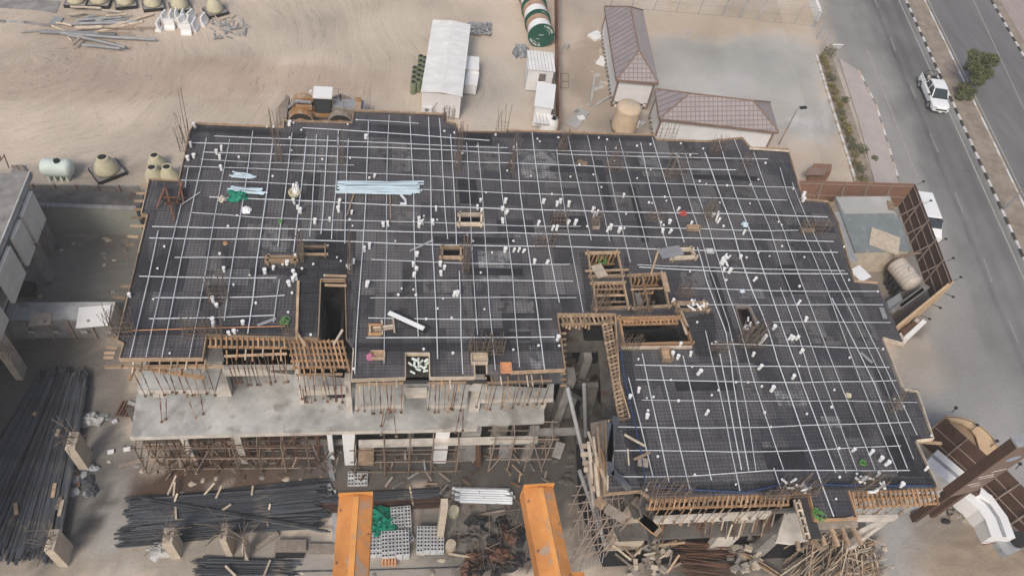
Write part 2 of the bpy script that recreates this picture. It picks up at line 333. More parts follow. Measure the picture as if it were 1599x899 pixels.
ZONES = [  # px, py, radius x, radius y (px), colour, weight  - soils of the plot; shade under terrace and between wings painted in
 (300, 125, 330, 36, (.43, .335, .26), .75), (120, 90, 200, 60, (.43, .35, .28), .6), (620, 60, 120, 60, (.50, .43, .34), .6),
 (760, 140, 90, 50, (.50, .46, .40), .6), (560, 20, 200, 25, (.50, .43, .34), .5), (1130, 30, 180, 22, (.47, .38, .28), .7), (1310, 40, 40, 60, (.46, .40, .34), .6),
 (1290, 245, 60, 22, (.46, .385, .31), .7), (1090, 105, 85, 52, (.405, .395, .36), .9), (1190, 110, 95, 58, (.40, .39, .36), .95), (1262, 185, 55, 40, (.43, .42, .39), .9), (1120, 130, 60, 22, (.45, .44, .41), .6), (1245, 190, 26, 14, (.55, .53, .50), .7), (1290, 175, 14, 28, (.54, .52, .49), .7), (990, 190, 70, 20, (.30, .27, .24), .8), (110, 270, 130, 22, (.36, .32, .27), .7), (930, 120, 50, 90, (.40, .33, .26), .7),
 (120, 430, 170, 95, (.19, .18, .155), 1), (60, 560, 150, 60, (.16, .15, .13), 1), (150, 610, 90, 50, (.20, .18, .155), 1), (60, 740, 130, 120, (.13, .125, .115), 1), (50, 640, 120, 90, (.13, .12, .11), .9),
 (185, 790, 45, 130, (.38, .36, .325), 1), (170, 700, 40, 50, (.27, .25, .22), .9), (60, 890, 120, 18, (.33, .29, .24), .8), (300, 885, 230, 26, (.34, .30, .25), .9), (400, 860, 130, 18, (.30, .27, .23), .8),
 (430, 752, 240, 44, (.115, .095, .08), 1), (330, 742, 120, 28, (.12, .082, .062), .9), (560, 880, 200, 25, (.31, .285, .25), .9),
 (720, 735, 200, 35, (.12, .112, .10), 1), (740, 830, 90, 50, (.19, .18, .16), .9), (620, 705, 280, 36, (.10, .093, .085), 1), (860, 700, 90, 160, (.10, .095, .088), 1),  # darkest zones: shade under the terrace and in the gap, put into colour
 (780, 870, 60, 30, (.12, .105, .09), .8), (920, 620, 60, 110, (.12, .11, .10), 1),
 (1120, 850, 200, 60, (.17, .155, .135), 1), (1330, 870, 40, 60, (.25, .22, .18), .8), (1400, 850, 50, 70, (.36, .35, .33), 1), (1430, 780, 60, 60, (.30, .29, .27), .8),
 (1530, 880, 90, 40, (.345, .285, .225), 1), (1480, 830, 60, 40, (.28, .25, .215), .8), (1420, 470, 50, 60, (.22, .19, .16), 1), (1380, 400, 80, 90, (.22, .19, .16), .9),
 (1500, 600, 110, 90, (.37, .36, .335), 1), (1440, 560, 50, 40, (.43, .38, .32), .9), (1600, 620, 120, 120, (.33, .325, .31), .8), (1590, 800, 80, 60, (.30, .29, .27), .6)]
def hash2(i, j): 
    q = math.sin(i * 127.1 + j * 311.7) * 43758.5453; return q - math.floor(q)
def vn(x, y):
    i, j = math.floor(x), math.floor(y); u, v = x - i, y - j; u = u * u * (3 - 2 * u); v = v * v * (3 - 2 * v)
    return (hash2(i, j) * (1 - u) + hash2(i + 1, j) * u) * (1 - v) + (hash2(i, j + 1) * (1 - u) + hash2(i + 1, j + 1) * u) * v
def fbm(x, y): return vn(x, y) * .5 + vn(x * 2.1, y * 2.1) * .3 + vn(x * 4.3, y * 4.3) * .2
ZW = []
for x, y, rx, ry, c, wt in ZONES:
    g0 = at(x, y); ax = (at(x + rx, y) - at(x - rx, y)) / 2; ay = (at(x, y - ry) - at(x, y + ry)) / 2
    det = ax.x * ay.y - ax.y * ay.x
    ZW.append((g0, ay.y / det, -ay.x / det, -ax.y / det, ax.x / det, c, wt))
def soil(x, y):  # soil tones, with the painted shade of the zones mixed in
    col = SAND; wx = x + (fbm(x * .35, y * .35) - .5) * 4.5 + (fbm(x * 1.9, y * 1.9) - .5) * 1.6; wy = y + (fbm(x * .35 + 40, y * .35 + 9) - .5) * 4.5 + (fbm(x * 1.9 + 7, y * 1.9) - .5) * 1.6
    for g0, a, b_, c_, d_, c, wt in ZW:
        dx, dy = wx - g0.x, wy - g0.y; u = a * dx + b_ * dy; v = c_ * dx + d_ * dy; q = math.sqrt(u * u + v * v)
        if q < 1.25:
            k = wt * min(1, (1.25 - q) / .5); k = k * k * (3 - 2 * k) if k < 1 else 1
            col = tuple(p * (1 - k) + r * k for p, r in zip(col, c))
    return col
def lin(a, b, s): 
    k = int((b - a) / s); return [a + (b - a) * i / k for i in range(k + 1)]
xs = [-900, -300, -120] + lin(-62, 112, .5) + [160, 320, 900]; ys = [-300, -60] + lin(8, 118, .5) + [160, 320, 1200]
gm = MB(); gm.v = [Vector((x, y, 0)) for y in ys for x in xs]; nx = len(xs)
gm.f = [(j * nx + i, j * nx + i + 1, (j + 1) * nx + i + 1, (j + 1) * nx + i) for j in range(len(ys) - 1) for i in range(nx - 1)]
gr = struct(gm, 'ground', M['ground']); 
ca = gr.data.color_attributes.new('soil', 'FLOAT_COLOR', 'POINT')
buf = []
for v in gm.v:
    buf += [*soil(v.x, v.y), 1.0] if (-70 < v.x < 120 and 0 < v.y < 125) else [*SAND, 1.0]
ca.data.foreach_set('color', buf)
# ---- roads: a straight road direction from the black and white kerb
K0, K1 = at(1412, 0), at(1599, 410)
rd = (K1 - K0).normalized(); rn = Vector((-rd.y, rd.x, 0))      # rn points to the far side (right)
if rn.x < 0: rn = -rn
def off(p): return (p - K0).dot(rn)
def along(p): return (p - K0).dot(rd)
def rp(s, o, z=0): q = K0 + rd * s + rn * o; q.z = z; return q
def strip(s0, s1, o0, o1, z0, z1, mb): 
    pl = [rp(s0, o0), rp(s1, o0), rp(s1, o1), rp(s0, o1)]; return mb.prism(pl, z0, z1)
O_med2 = off(at(1516, 150)); O_far = off(at(1572, 46)); O_side = off(at(1352, 140)); O_walk0 = off(at(1333, 185)); O_walk1 = off(at(1370, 180))
SA, SB = -160, 140
def sm(a, b, x): x = min(1, max(0, (x - a) / (b - a))); return x * x * (3 - 2 * x)
rg = MB(); cols = []; S_ = lin(SA, SB, .6); O_ = lin(-17, 0, .25)
for s1 in S_:
    for o1 in O_:
        p = rp(s1, o1); rg.v.append(Vector((p.x, p.y, .006 + .006 * sm(-17, -6, o1)))); nz = (fbm(s1 * .12, o1 * .5) - .5) * 3.0 + (fbm(s1 * .7 + 5, o1 * 1.3) - .5) * 1.4
        so_ = soil(p.x, p.y); kw = sm(-13.0, -10.2, o1 + nz * .6); ka = sm(-8.2, -4.6, o1 + nz)
        tr = -.030 * math.exp(-((o1 + 1.5) / .5) ** 2) - .03 * math.exp(-((o1 + 3.2) / .45) ** 2) - .055 * math.exp(-((o1 + 4.4 + .4 * (fbm(s1 * .2, 3) - .5)) / .22) ** 2) * (.4 + fbm(s1 * .5, 1)) + .03 * (fbm(s1 * .15, o1 * .9) - .5) + .06 * sm(-.9, 0, o1)
        w_ = (.30, .292, .275); du = .55 * math.exp(-((p - at(1600, 640)).length / 15) ** 2) + .25 * fbm(s1 * .3 + 9, o1 * .4); tr += .10 * du + .03 * (fbm(s1 * 1.3, o1 * 1.3) - .5); a_ = (.160 + tr, .158 + tr, .155 + tr * .93); c = tuple(q * (1 - kw) + r * kw for q, r in zip(so_, w_)); c = tuple(q * (1 - ka) + r * ka for q, r in zip(c, a_)); cols += [*c, 1.0]
no_ = len(O_); rg.f = [(j * no_ + i + 1, j * no_ + i, (j + 1) * no_ + i, (j + 1) * no_ + i + 1) for j in range(len(S_) - 1) for i in range(no_ - 1)]
ro_ = struct(rg, 'road', M['road_dust']); ro_.data.color_attributes.new('soil', 'FLOAT_COLOR', 'POINT').data.foreach_set('color', cols)
struct(strip(SA, SB, O_med2, O_far, -.3, .012, MB()), 'far_road', M['asphalt'])
struct(strip(SA, SB, 0.2, O_med2 - .2, -.2, .10, MB()), 'median', M['soil'])
struct(strip(SA, SB, O_far + .15, O_far + 1.3, -.2, .09, MB()), 'verge', M['soil'])
struct(strip(SA, SB, O_far + 1.3, O_far + 30, -.2, .12, MB()), 'far_pavement', M['paving_sq'])
# painted markings
mk = MB()
for a, b in (((1366, 0), (1371, 13)), ((1391, 58), (1398, 80)), ((1452, 208), (1465, 238)), ((1491, 300), (1504, 332)), ((1536, 403), (1549, 440)), ((1576, 500), (1590, 535)), ((1422, 135), (1430, 152))):
    mk.bar(at(*a, .018), at(*b, .018), .13, .004)
p0 = at(1516, 0); 
struct(mk, 'lane_dashes', M['paint'])
mk = MB(); mk.bar(rp(SA, -.75, .018), rp(SB, -.75, .018), .16, .004); mk.bar(rp(SA, O_med2 + .5, .018), rp(SB, O_med2 + .5, .018), .16, .004)
mk.bar(at(1515, -10, .018), at(1599, 170, .018), .12, .004)
struct(mk, 'edge_lines', M['paint_pale'])
mk = MB(); mk.bar(at(1354, 78, .022), at(1432, 275, .022), .12, .004); struct(mk, 'parking_line', M['paint_pale'])
def kerb(name, o_, s0, s1, step, w_, h_, ms, gap=0):
    i = 0; s = s0; a = MB(); 
    while s < s1:
        a.m = i % 2; q0, q1 = rp(s, o_), rp(s + step - gap, o_)
        a.bar(q0 + Vector((0, 0, h_ / 2 - .05)), q1 + Vector((0, 0, h_ / 2 - .05)), w_, h_ + .1); s += step; i += 1
    return struct(a, name, ms)
kerb('median_kerb', 0.1, -40, 75, 1.0, .22, .16, [M['kerb_w'], M['kerb_k']])
kerb('median_far_kerb', O_med2 - .1, -40, 75, 2.0, .22, .15, [M['conc_tan'], M['kerb_w']], .05)
kerb('verge_kerb', O_far + .1, -60, 60, 1.0, .22, .16, [M['kerb_w'], M['kerb_k']])
# sidewalk and planting strip beside the compound
W = ats([(1309, 92), (1339, 112), (1366, 165), (1404, 290), (1366, 290), (1340, 190)])
struct(MB().prism(W, -.1, .13), 'sidewalk', M['paving_pink'])
struct(MB().prism(ats([(1275, 88), (1300, 90), (1331, 180), (1366, 289), (1334, 289)]), -.1, .06), 'planting_bed', M['soil'])
def kerbline(name, pts, step, w_, h_, ms):
    a = MB(); i = 0
    for p, q in zip(pts, pts[1:]):
        n_ = max(1, round((q - p).length / step))
        for k in range(n_):
            a.m = i % len(ms); i += 1; a.bar(p.lerp(q, k / n_) + Vector((0, 0, h_ / 2 - .05)), p.lerp(q, (k + .93) / n_) + Vector((0, 0, h_ / 2 - .05)), w_, h_ + .1)
    return struct(a, name, ms)
kerbline('bed_kerb', ats([(1274, 88), (1305, 190), (1335, 284)]), .55, .24, .2, [M['kerb_w'], M['kerb_w'], M['conc_tan']])
kerbline('sidewalk_kerb', ats([(1340, 112), (1367, 165), (1404, 288)]), 1.0, .2, .18, [M['conc_tan'], M['kerb_w'], M['conc_grey']])
struct(MB().prism(ats([(-40, -8), (95, 3), (88, 21), (60, 17), (-40, 10)]), -.1, .04), 'concrete_path', M['conc_grey'])
kerbline('path_edging', ats([(-20, 33), (40, 36), (82, 42)]), 2.0, .3, .12, [M['conc_grey'], M['conc']])
# ============================================================ the unfinished building
ZD, ZF, ZT = 11.2, 8.0, 4.7
OUT = [(305, 194), (443, 200), (443, 190), (550, 193), (553, 174), (697, 180), (698, 192), (712, 195), (717, 207), (789, 208), (790, 205), (1020, 212), (1026, 219), (1103, 222), (1158, 217), (1171, 232), (1230, 234), (1249, 299), (1256, 313), (1292, 316), (1309, 352), (1333, 440), (1369, 443), (1412, 538), (1377, 529), (1406, 600), (1412, 610), (1431, 612), (1456, 686), (1429, 689), (1463, 762), (1324, 767), (1337, 810), (1272, 812), (1262, 771), (1236, 771), (1013, 777), (1000, 767), (948, 771), (945, 658), (983, 654), (967, 599), (960, 492), (870, 492), (882, 578), (797, 582), (760, 582), (759, 553), (740, 553), (741, 590), (671, 591), (670, 553), (633, 553), (633, 591), (549, 594), (552, 545), (541, 530), (539, 438), (501, 438), (497, 530), (446, 528), (323, 525), (317, 561), (187, 562), (194, 538), (184, 533), (231, 337), (221, 336), (234, 281), (280, 283), (297, 207)]
HOLES = [[(473, 388), (508, 388), (508, 400), (472, 400)], [(718, 338), (751, 338), (751, 353), (717, 353)], [(691, 389), (719, 389), (719, 405), (690, 405)],
         [(917, 398), (963, 397), (971, 433), (922, 434)], [(925, 445), (972, 444), (980, 482), (930, 484)], [(982, 433), (1032, 430), (1043, 480), (990, 484)],
         [(966, 500), (1062, 498), (1072, 518), (1078, 538), (973, 541)], [(1045, 393), (1078, 392), (1084, 404), (1049, 406)], [(420, 405), (460, 405), (461, 411), (419, 411)], [(1054, 476), (1098, 476), (1103, 486), (1057, 487)], [(1146, 482), (1168, 481), (1182, 512), (1158, 520)]]
outp = ats(OUT, ZD); holep = [ats(h, ZD) for h in HOLES]
B0 = at(600, 400, 0)
bld = thing('unfinished_building', 'large unfinished concrete building with a dark plywood deck, filling the middle of the site', 'building', (B0.x, B0.y, 0))
MB().prism(outp, ZD - .12, ZD, holep).build('formwork_deck', M['deck'], bld)
loops = [outp] + holep
SHEETS = [[(811, 236), (866, 238), (872, 280), (814, 278)], [(872, 240), (905, 241), (912, 284), (876, 282)], [(852, 284), (902, 286), (906, 292), (852, 292)], [(996, 242), (1024, 243), (1034, 276), (1004, 275)], [(1030, 262), (1050, 263), (1058, 286), (1036, 285)],
 [(575, 214), (604, 214), (603, 240), (574, 239)], [(612, 222), (640, 223), (642, 268), (612, 267)], [(738, 226), (776, 228), (782, 268), (744, 266)], [(706, 236), (728, 237), (732, 266), (710, 265)], [(455, 216), (476, 216), (472, 250), (452, 250)], [(500, 214), (522, 214), (519, 268), (498, 268)],
 [(374, 228), (388, 229), (382, 262), (370, 262)], [(800, 350), (850, 352), (856, 372), (804, 370)], [(862, 366), (890, 367), (894, 384), (866, 383)], [(745, 392), (795, 394), (800, 440), (750, 440)], [(660, 435), (715, 436), (716, 456), (662, 456)], [(600, 455), (640, 455), (640, 490), (600, 490)],
 [(825, 540), (848, 540), (852, 577), (829, 577)], [(770, 470), (830, 470), (838, 488), (772, 488)], [(560, 440), (598, 441), (597, 460), (560, 460)], [(1060, 425), (1120, 428), (1130, 446), (1068, 446)], [(1130, 405), (1158, 406), (1166, 428), (1138, 428)], [(1150, 450), (1190, 452), (1196, 466), (1156, 466)],
 [(1208, 610), (1250, 610), (1262, 634), (1216, 634)], [(1330, 500), (1362, 501), (1370, 530), (1338, 530)], [(1262, 482), (1290, 482), (1298, 500), (1270, 500)], [(1145, 598), (1180, 598), (1186, 612), (1150, 612)], [(1280, 650), (1310, 650), (1316, 668), (1288, 668)], [(1208, 510), (1232, 510), (1240, 536), (1214, 536)],
 [(1075, 310), (1110, 311), (1118, 336), (1082, 335)], [(1130, 290), (1170, 291), (1176, 312), (1136, 311)], [(960, 300), (985, 300), (990, 330), (966, 330)], [(705, 300), (740, 301), (744, 330), (708, 330)], [(880, 320), (905, 320), (910, 345), (884, 345)], [(330, 390), (352, 390), (346, 420), (326, 420)], [(470, 320), (500, 320), (497, 345), (468, 345)],
 [(408, 420), (436, 420), (434, 440), (404, 440)], [(1000, 600), (1030, 600), (1036, 626), (1006, 626)], [(1190, 690), (1230, 690), (1236, 712), (1196, 712)], [(1380, 620), (1404, 620), (1410, 640), (1388, 640)], [(620, 330), (655, 331), (656, 352), (620, 352)], [(1215, 340), (1245, 341), (1252, 362), (1222, 362)]]
M['sheet_grey'] = mat('sheet_grey', (.155, .15, .15), .8, .55, .9, bump=.1, island=.35, detail=12, spots=((.06, .06, .065), 1.6, .52), stretch=(1, .3, 1)); M['sheet_pale'] = mat('sheet_pale', (.25, .25, .25), .8, .6, 1.2, bump=.1, detail=12, spots=((.10, .10, .11), 1.8, .50), stretch=(1, .35, 1)); M['sheet_dark'] = mat('sheet_dark', (.040, .040, .048), .6, .4, 1, bump=.1, island=.3)
for i, q in enumerate(SHEETS):
    q = ats(q, ZD); x0, x1 = (q[0].x + q[3].x) / 2, (q[1].x + q[2].x) / 2; y1, y0 = q[0].y, q[3].y
    MB().prism([Vector((x0, y0, 0)), Vector((x1, y0, 0)), Vector((x1, y1, 0)), Vector((x0, y1, 0))], ZD + .001, ZD + .006 + (i % 5) * .003).build('plywood_sheet', M['sheet_pale' if i in (0, 3, 12, 14, 17, 22, 23, 27) else 'sheet_grey'], bld)
for i in range(46):
    x, y = ru(mx0_ := min(p.x for p in outp) + 2, max(p.x for p in outp) - 3), ru(min(p.y for p in outp) + 1, max(p.y for p in outp) - 2); w_, h_ = random.choice([(2.4, 1.2), (1.2, 2.4), (5, .5), (.5, 5), (3.6, .6)])
    c4 = [Vector((x, y, 0)), Vector((x + w_, y, 0)), Vector((x + w_, y + h_, 0)), Vector((x, y + h_, 0))]
    def ins_(p, poly):
        c = False
        for a, b in zip(poly, poly[1:] + poly[:1]):
            if (a.y > p.y) != (b.y > p.y) and p.x < (b.x - a.x) * (p.y - a.y) / (b.y - a.y) + a.x: c = not c
        return c
    if all(ins_(p, outp) for p in c4 + [(c4[0] + c4[2]) / 2]) and not any(ins_(p, h) for p in c4 + [(c4[0] + c4[2]) / 2] for h in holep) and not any(min(p.x for p in h) < x + w_ and max(p.x for p in h) > x and min(p.y for p in h) < y + h_ and max(p.y for p in h) > y for h in holep):
        MB().prism(c4, ZD + .002, ZD + .021 + (i % 7) * .0022).build('plywood_sheet', M[random.choice(['sheet_grey', 'sheet_dark', 'sheet_dark'])], bld)
def clip(axis, c, lo=-1e9, hi=1e9, lps=None):
    xsn = []
    for l in (lps or loops):
        for p, q in zip(l, l[1:] + l[:1]):
            a, b = (p.x, q.x) if axis == 0 else (p.y, q.y)
            if (a - c) * (b - c) < 0:
                t = (c - a) / (b - a); xsn.append((p.y + (q.y - p.y) * t) if axis == 0 else (p.x + (q.x - p.x) * t))
    xsn.sort(); return [(max(a, lo), min(b, hi)) for a, b in zip(xsn[::2], xsn[1::2]) if min(b, hi) - max(a, lo) > .3]
mx0, mx1 = min(p.x for p in outp), max(p.x for p in outp); my0, my1 = min(p.y for p in outp), max(p.y for p in outp)
mesh = MB(); c = mx0 + .1
while c < mx1:
    for a, b in clip(0, c): mesh.bar((c, a + .1, ZD + .06), (c, b - .1, ZD + .06), .013, .012)
    c += .21 
c = my0 + .1
while c < my1:
    for a, b in clip(1, c): mesh.bar((a + .1, c, ZD + .073), (b - .1, c, ZD + .073), .013, .012)
    c += .21
mesh.build('rebar_mat', M['mesh_bar'], bld)
# dense beam cages
def cage(poly, sp=.13, z=ZD + .1):
    pl = ats(poly, ZD); m = MB(); x0, x1, y0, y1 = min(p.x for p in pl), max(p.x for p in pl), min(p.y for p in pl), max(p.y for p in pl)
    c = x0 + .03
    while c < x1:
        for a, b in clip(0, c, lps=[pl]): m.bar((c, a, z), (c, b, z), .022, .02)
        c += sp
    c = y0 + .03
    while c < y1:
        for a, b in clip(1, c, lps=[pl]): m.bar((a, c, z + .02), (b, c, z + .02), .022, .02)
        c += sp
    return m.build('beam_cage', M['rebar_black'], bld)
for pl in ([(190, 513), (452, 508), (450, 522), (188, 524)], [(552, 537), (880, 536), (881, 550), (551, 551)], [(1012, 760), (1458, 746), (1463, 759), (1008, 774)],
           [(962, 545), (985, 545), (1008, 762), (998, 766), (975, 652)], [(470, 378), (546, 378), (545, 400), (540, 440), (502, 440), (497, 520), (468, 522), (468, 402)], [(1062, 500), (1115, 488), (1120, 560), (1085, 556), (1080, 530)],
           [(905, 395), (914, 395), (928, 487), (915, 488)], [(540, 440), (549, 440), (550, 530), (541, 530)], [(300, 200), (440, 206), (440, 214), (299, 208)], [(720, 208), (1020, 216), (1020, 223), (720, 215)],
           [(973, 400), (980, 400), (990, 487), (980, 487)], [(932, 486), (1050, 486), (1052, 491), (932, 491)]): cage(pl)
# edge boards round the deck, its openings and the ends of joists below them
def edge(pts, z=ZD, h=.30, t=.06, m='timber', close=False, up=.16, name='edge_board', par=None):
    P_ = ats(pts, z) if not isinstance(pts[0], Vector) else pts
    prs = list(zip(P_, P_[1:] + P_[:1])) if close else list(zip(P_, P_[1:]))
    for p, q in prs:
        n_ = max(1, round((q - p).length / 3.6))
        for k in range(n_):
            b = MB(); e0, e1 = p.lerp(q, k / n_), p.lerp(q, (k + 1) / n_)
            b.bar(e0 + Vector((0, 0, up - h / 2 + ru(-.02, .02))), e1 + Vector((0, 0, up - h / 2 + ru(-.02, .02))), t, h); b.build(name, M[m], par or bld)
edge(OUT[63:] + OUT[:23], m='timber'); edge(OUT[23:31], m='timber_pale'); edge(OUT[31:36], m='timber_orange'); edge(OUT[36:46], m='timber')
edge(OUT[46:56], m='timber_pale'); edge(OUT[56:64], m='timber')
def frame(pts, label, w_=.085, h_=.26, m='timber', cross=0, ends=True):
    P_ = ats(pts, ZD); cen = sum(P_, Vector()) / len(P_)
    f = thing('opening_frame', label, 'opening frame', (cen.x, cen.y, ZD), 'timber frames round openings in the deck')
    for p, q in zip(P_, P_[1:] + P_[:1]):
        d = (q - p).normalized() * (.18 if ends else .0); b = MB()
        b.bar(p - d + Vector((0, 0, .17)), q + d + Vector((0, 0, .17)), w_, h_); b.build('side_board', M[m], f)
    n_ = cross
    for k in range(n_):
        a = P_[0].lerp(P_[1], (k + .5) / n_); b_ = P_[3].lerp(P_[2], (k + .5) / n_); a2 = P_[0].lerp(P_[3], .14); 
        dd = (b_ - a) * .16; b = MB(); b.bar(a - dd * .4 + Vector((0, 0, .05)), a + dd * .8 + Vector((0, 0, .05)), .06, .08); b.build('stub_joist', M['timber_orange'], f)
    return f
frame(HOLES[0], 'low timber frame open over a dark slot at the far end of the stair opening', .06, .2)
frame(HOLES[1], 'small timber box frame just right of centre, farther of the two small square ones', .11, .28, 'timber_pale')
frame(HOLES[2], 'small square timber frame just right of centre, nearer of the two small square ones', .1, .26)
fA = frame(HOLES[3], 'timber framed shaft opening with sheets of pale plywood across it, farthest of the shaft group', .08, .24, 'timber', 7)
fB = frame(HOLES[4], 'timber framed shaft opening crossed by rows of battens, front left of the shaft group', .08, .24, 'timber', 8)
fC = frame(HOLES[5], 'timber framed deep shaft opening with one long plank across, right of the shaft group', .08, .24, 'timber', 9)
for z_ in (10.4, 9.6, 8.9):
    for h, f in ((HOLES[4], fB), (HOLES[5], fC), (HOLES[3], fA)):
        q = ats(h, ZD); b = MB(); b.bar(Vector((q[0].x, q[0].y - .15, z_)), Vector((q[1].x, q[1].y - .15, z_)), .1, .12); b.build('waling', M['timber_orange'], f)
        b = MB()
        for k in range(7):
            p = q[0].lerp(q[1], (k + .5) / 7); b.bar((p.x, p.y - .05, z_ - .6), (p.x, p.y - .05, z_ + .6), .09, .09)
        b.build('stud_row', M['timber_orange'], f)
f = fC; q = ats(HOLES[5], ZD)
b = MB(); b.bar(at(1003, 431, ZD + .4), at(1014, 486, ZD + .4), .14, .07); b.build('cross_plank', M['timber_orange'], f)
b = MB(); b.bar(at(985, 452, ZD + .3), at(1035, 450, ZD + .3), .1, .07); b.build('cross_plank', M['timber'], f)
for k, yy in enumerate((452, 462, 472)):
    b = MB(); b.bar(at(927, yy, ZD + .1), at(976, yy - 1, ZD + .1), .1, .08); b.build('cross_batten', M['timber'], fB)
frame(HOLES[6], 'long low timber frame round the sunken stair opening with mesh, below the three shafts', .1, .28, 'timber_orange', 14)
frame(HOLES[7], 'timber frame half covered by grey planks, right of the shafts and behind them', .12, .3, 'timber_pale')
frame(HOLES[8], 'long thin timber frame left of the dark stair opening', .14, .3)
frame(HOLES[9], 'timber frame heaped with white fittings right of the shafts', .12, .3)
frame(HOLES[10], 'rough hole in the right wing around the bristling column cage', .08, .2, 'timber_grey', ends=False)
# ---- storeys below
def inset(l, d):     # crude inset of a polygon toward its centroid side by edge normals is not needed: plain hand outlines below
    return l
ZG = 0
LW = [at(305, 200, ZD), at(560, 195, ZD), at(1010, 222, ZD), at(1225, 240, ZD), at(1325, 445, ZD), at(1400, 620, ZD), at(1445, 755, ZD), at(1015, 770, ZD), at(965, 660, ZD), at(952, 500, ZD), at(876, 500, ZD), at(868, 560, ZD), at(560, 545, ZD), at(330, 520, ZD), at(205, 525, ZD), at(245, 340, ZD)]
for l in LW: l.z = 0
SH = [[v.copy() for v in h] for h in (holep[3], holep[4], holep[5], holep[6])] + [ats([(505, 449), (536, 449), (530, 527), (503, 527)], ZD)]
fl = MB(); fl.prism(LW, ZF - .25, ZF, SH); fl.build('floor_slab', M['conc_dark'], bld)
def slab(pts, z, th, m, name='balcony_slab'): return MB().prism(ats(pts, z), z - th, z).build(name, M[m], bld)
slab([(216, 609), (336, 608), (346, 571), (458, 571), (458, 545), (230, 548)], ZF, .28, 'conc')
slab([(459, 604), (541, 602), (541, 570), (459, 572)], ZF, .22, 'conc')
slab([(554, 634), (630, 632), (632, 608), (668, 607), (667, 632), (729, 632), (731, 607), (751, 606), (751, 624), (864, 622), (866, 585), (556, 590)], ZF, .26, 'conc')
slab([(203, 683), (440, 676), (745, 669), (748, 662), (850, 658), (849, 618), (880, 560), (500, 560), (218, 590)], ZT, .30, 'conc', 'terrace_slab')
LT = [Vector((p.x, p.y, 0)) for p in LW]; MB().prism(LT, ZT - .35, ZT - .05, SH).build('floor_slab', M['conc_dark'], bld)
for h in SH:
    for p, q in zip(h, h[1:] + h[:1]): k = MB(); k.bar(Vector((p.x, p.y, ZD / 2 - .5)), Vector((q.x, q.y, ZD / 2 - .5)), .16, ZD - 1.2); k.build('shaft_shade_wall', M['black'], bld)  # black walls added to darken the openings; their shade is put into colour
k = MB(); k.prism(LT, .02, .05); k.build('ground_shade_slab', M['black'], bld)  # black sheet standing in for the shade under the building
# lip of the terrace
edge([(203, 683), (440, 676), (745, 669)], z=ZT, h=.32, t=.05, m='conc_white', up=.01, name='slab_edge')
def wallbox(p, q, z0, z1, t, m, name, par=bld):
    b = MB(); a, c_ = at(*p, z0), at(*q, z0); b.bar(Vector((a.x, a.y, (z0 + z1) / 2)), Vector((c_.x, c_.y, (z0 + z1) / 2)), t, z1 - z0); return b.build(name, M[m], par)
wallbox((338, 613), (363, 613), ZT + .004, ZF + .35, .5, 'conc_white', 'pier'); wallbox((470, 624), (476, 624), ZT + .004, ZF + .6, .6, 'conc_white', 'pier')
wallbox((542, 640), (551, 640), ZT + .004, ZF + .6, .5, 'conc_white', 'pier'); wallbox((731, 640), (747, 640), ZT + .004, ZF + .7, .35, 'conc_white', 'pier')
wallbox((843, 634), (850, 634), ZT + .004, ZF - .3, .4, 'conc_white', 'pier')
wallbox((240, 617), (258, 617), ZT + .9, ZF - .28, .3, 'conc_white', 'pier')
def beam(p, q, z, w_, h_, m='conc_white', name='beam', par=bld):
    b = MB(); b.bar(at(*p, z) - Vector((0, 0, h_ / 2)), at(*q, z) - Vector((0, 0, h_ / 2)), w_, h_); return b.build(name, M[m], par)
beam((347, 573), (458, 572), ZF + .12, .3, .75); beam((474, 607), (540, 605), ZF + .1, .3, .5); beam((216, 609.5), (336, 608.5), ZF + .05, .1, .32); beam((554, 634), (630, 632), ZF + .03, .1, .3)
beam((668, 632), (728, 632), ZF + .03, .1, .3); beam((751, 624), (864, 622.5), ZF + .03, .1, .3); beam((632, 608), (667, 607), ZF + .2, .25, .8)
# columns on a grid under the deck
def col(x, y, z0, z1, a, b_, m='conc_grey', par=bld): return MB().box((x, y, (z0 + z1) / 2), (a, b_, z1 - z0)).build('column', M[m], par)
for x in (-11.5, -6.5, -2, 3, 8):
    for y in (28, 33, 38): col(x, y, 0, ZD - .3, .35, .9)
for x in (15, 19.5, 24, 27.5):
    for y in (18, 23, 28, 33, 38): col(x, y, 0, ZD - .3, .35, .9)
# ground floor piers under the terrace, their feet where the photo shows them
for px, py, wd, mm in ((305, 722, .4, 'conc_white'), (383, 720, .4, 'conc_white'), (519, 713, .3, 'white_wall'), (548, 722, .75, 'white_wall'), (686, 719, .85, 'white_wall'), (728, 716, 1.2, 'conc_grey'), (640, 704, .4, 'conc_grey'), (820, 716, .6, 'conc_grey'), (775, 690, 1.0, 'conc_white')):
    g = at(px, py); col(g.x, g.y, 0, ZT - .3, wd, .35, mm)
beam((470, 688), (840, 688), 1.2, .25, .35, 'conc_grey', 'ground_beam'); beam((560, 690), (840, 683), 3.6, .3, .5, 'conc_white')
wallbox((225, 690), (850, 676), 0, ZT - .35, .2, 'conc_dark', 'back_wall')
# courtyard between the wings, its deep shade painted in with dark concrete
slab([(885, 560), (955, 556), (965, 600), (885, 606)], ZT + .6, .25, 'conc_dark', 'landing_slab')
for px, py in ((896, 610), (925, 612), (950, 640), (872, 640)): g = at(px, py, 3); col(g.x, g.y, 0, 7.6, .5, .9)
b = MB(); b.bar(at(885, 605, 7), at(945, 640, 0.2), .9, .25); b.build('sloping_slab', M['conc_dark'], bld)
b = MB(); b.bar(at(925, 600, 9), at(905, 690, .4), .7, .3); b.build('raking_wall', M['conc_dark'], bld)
beam((835, 672), (905, 670), 4.0, .3, .5, 'conc_grey')
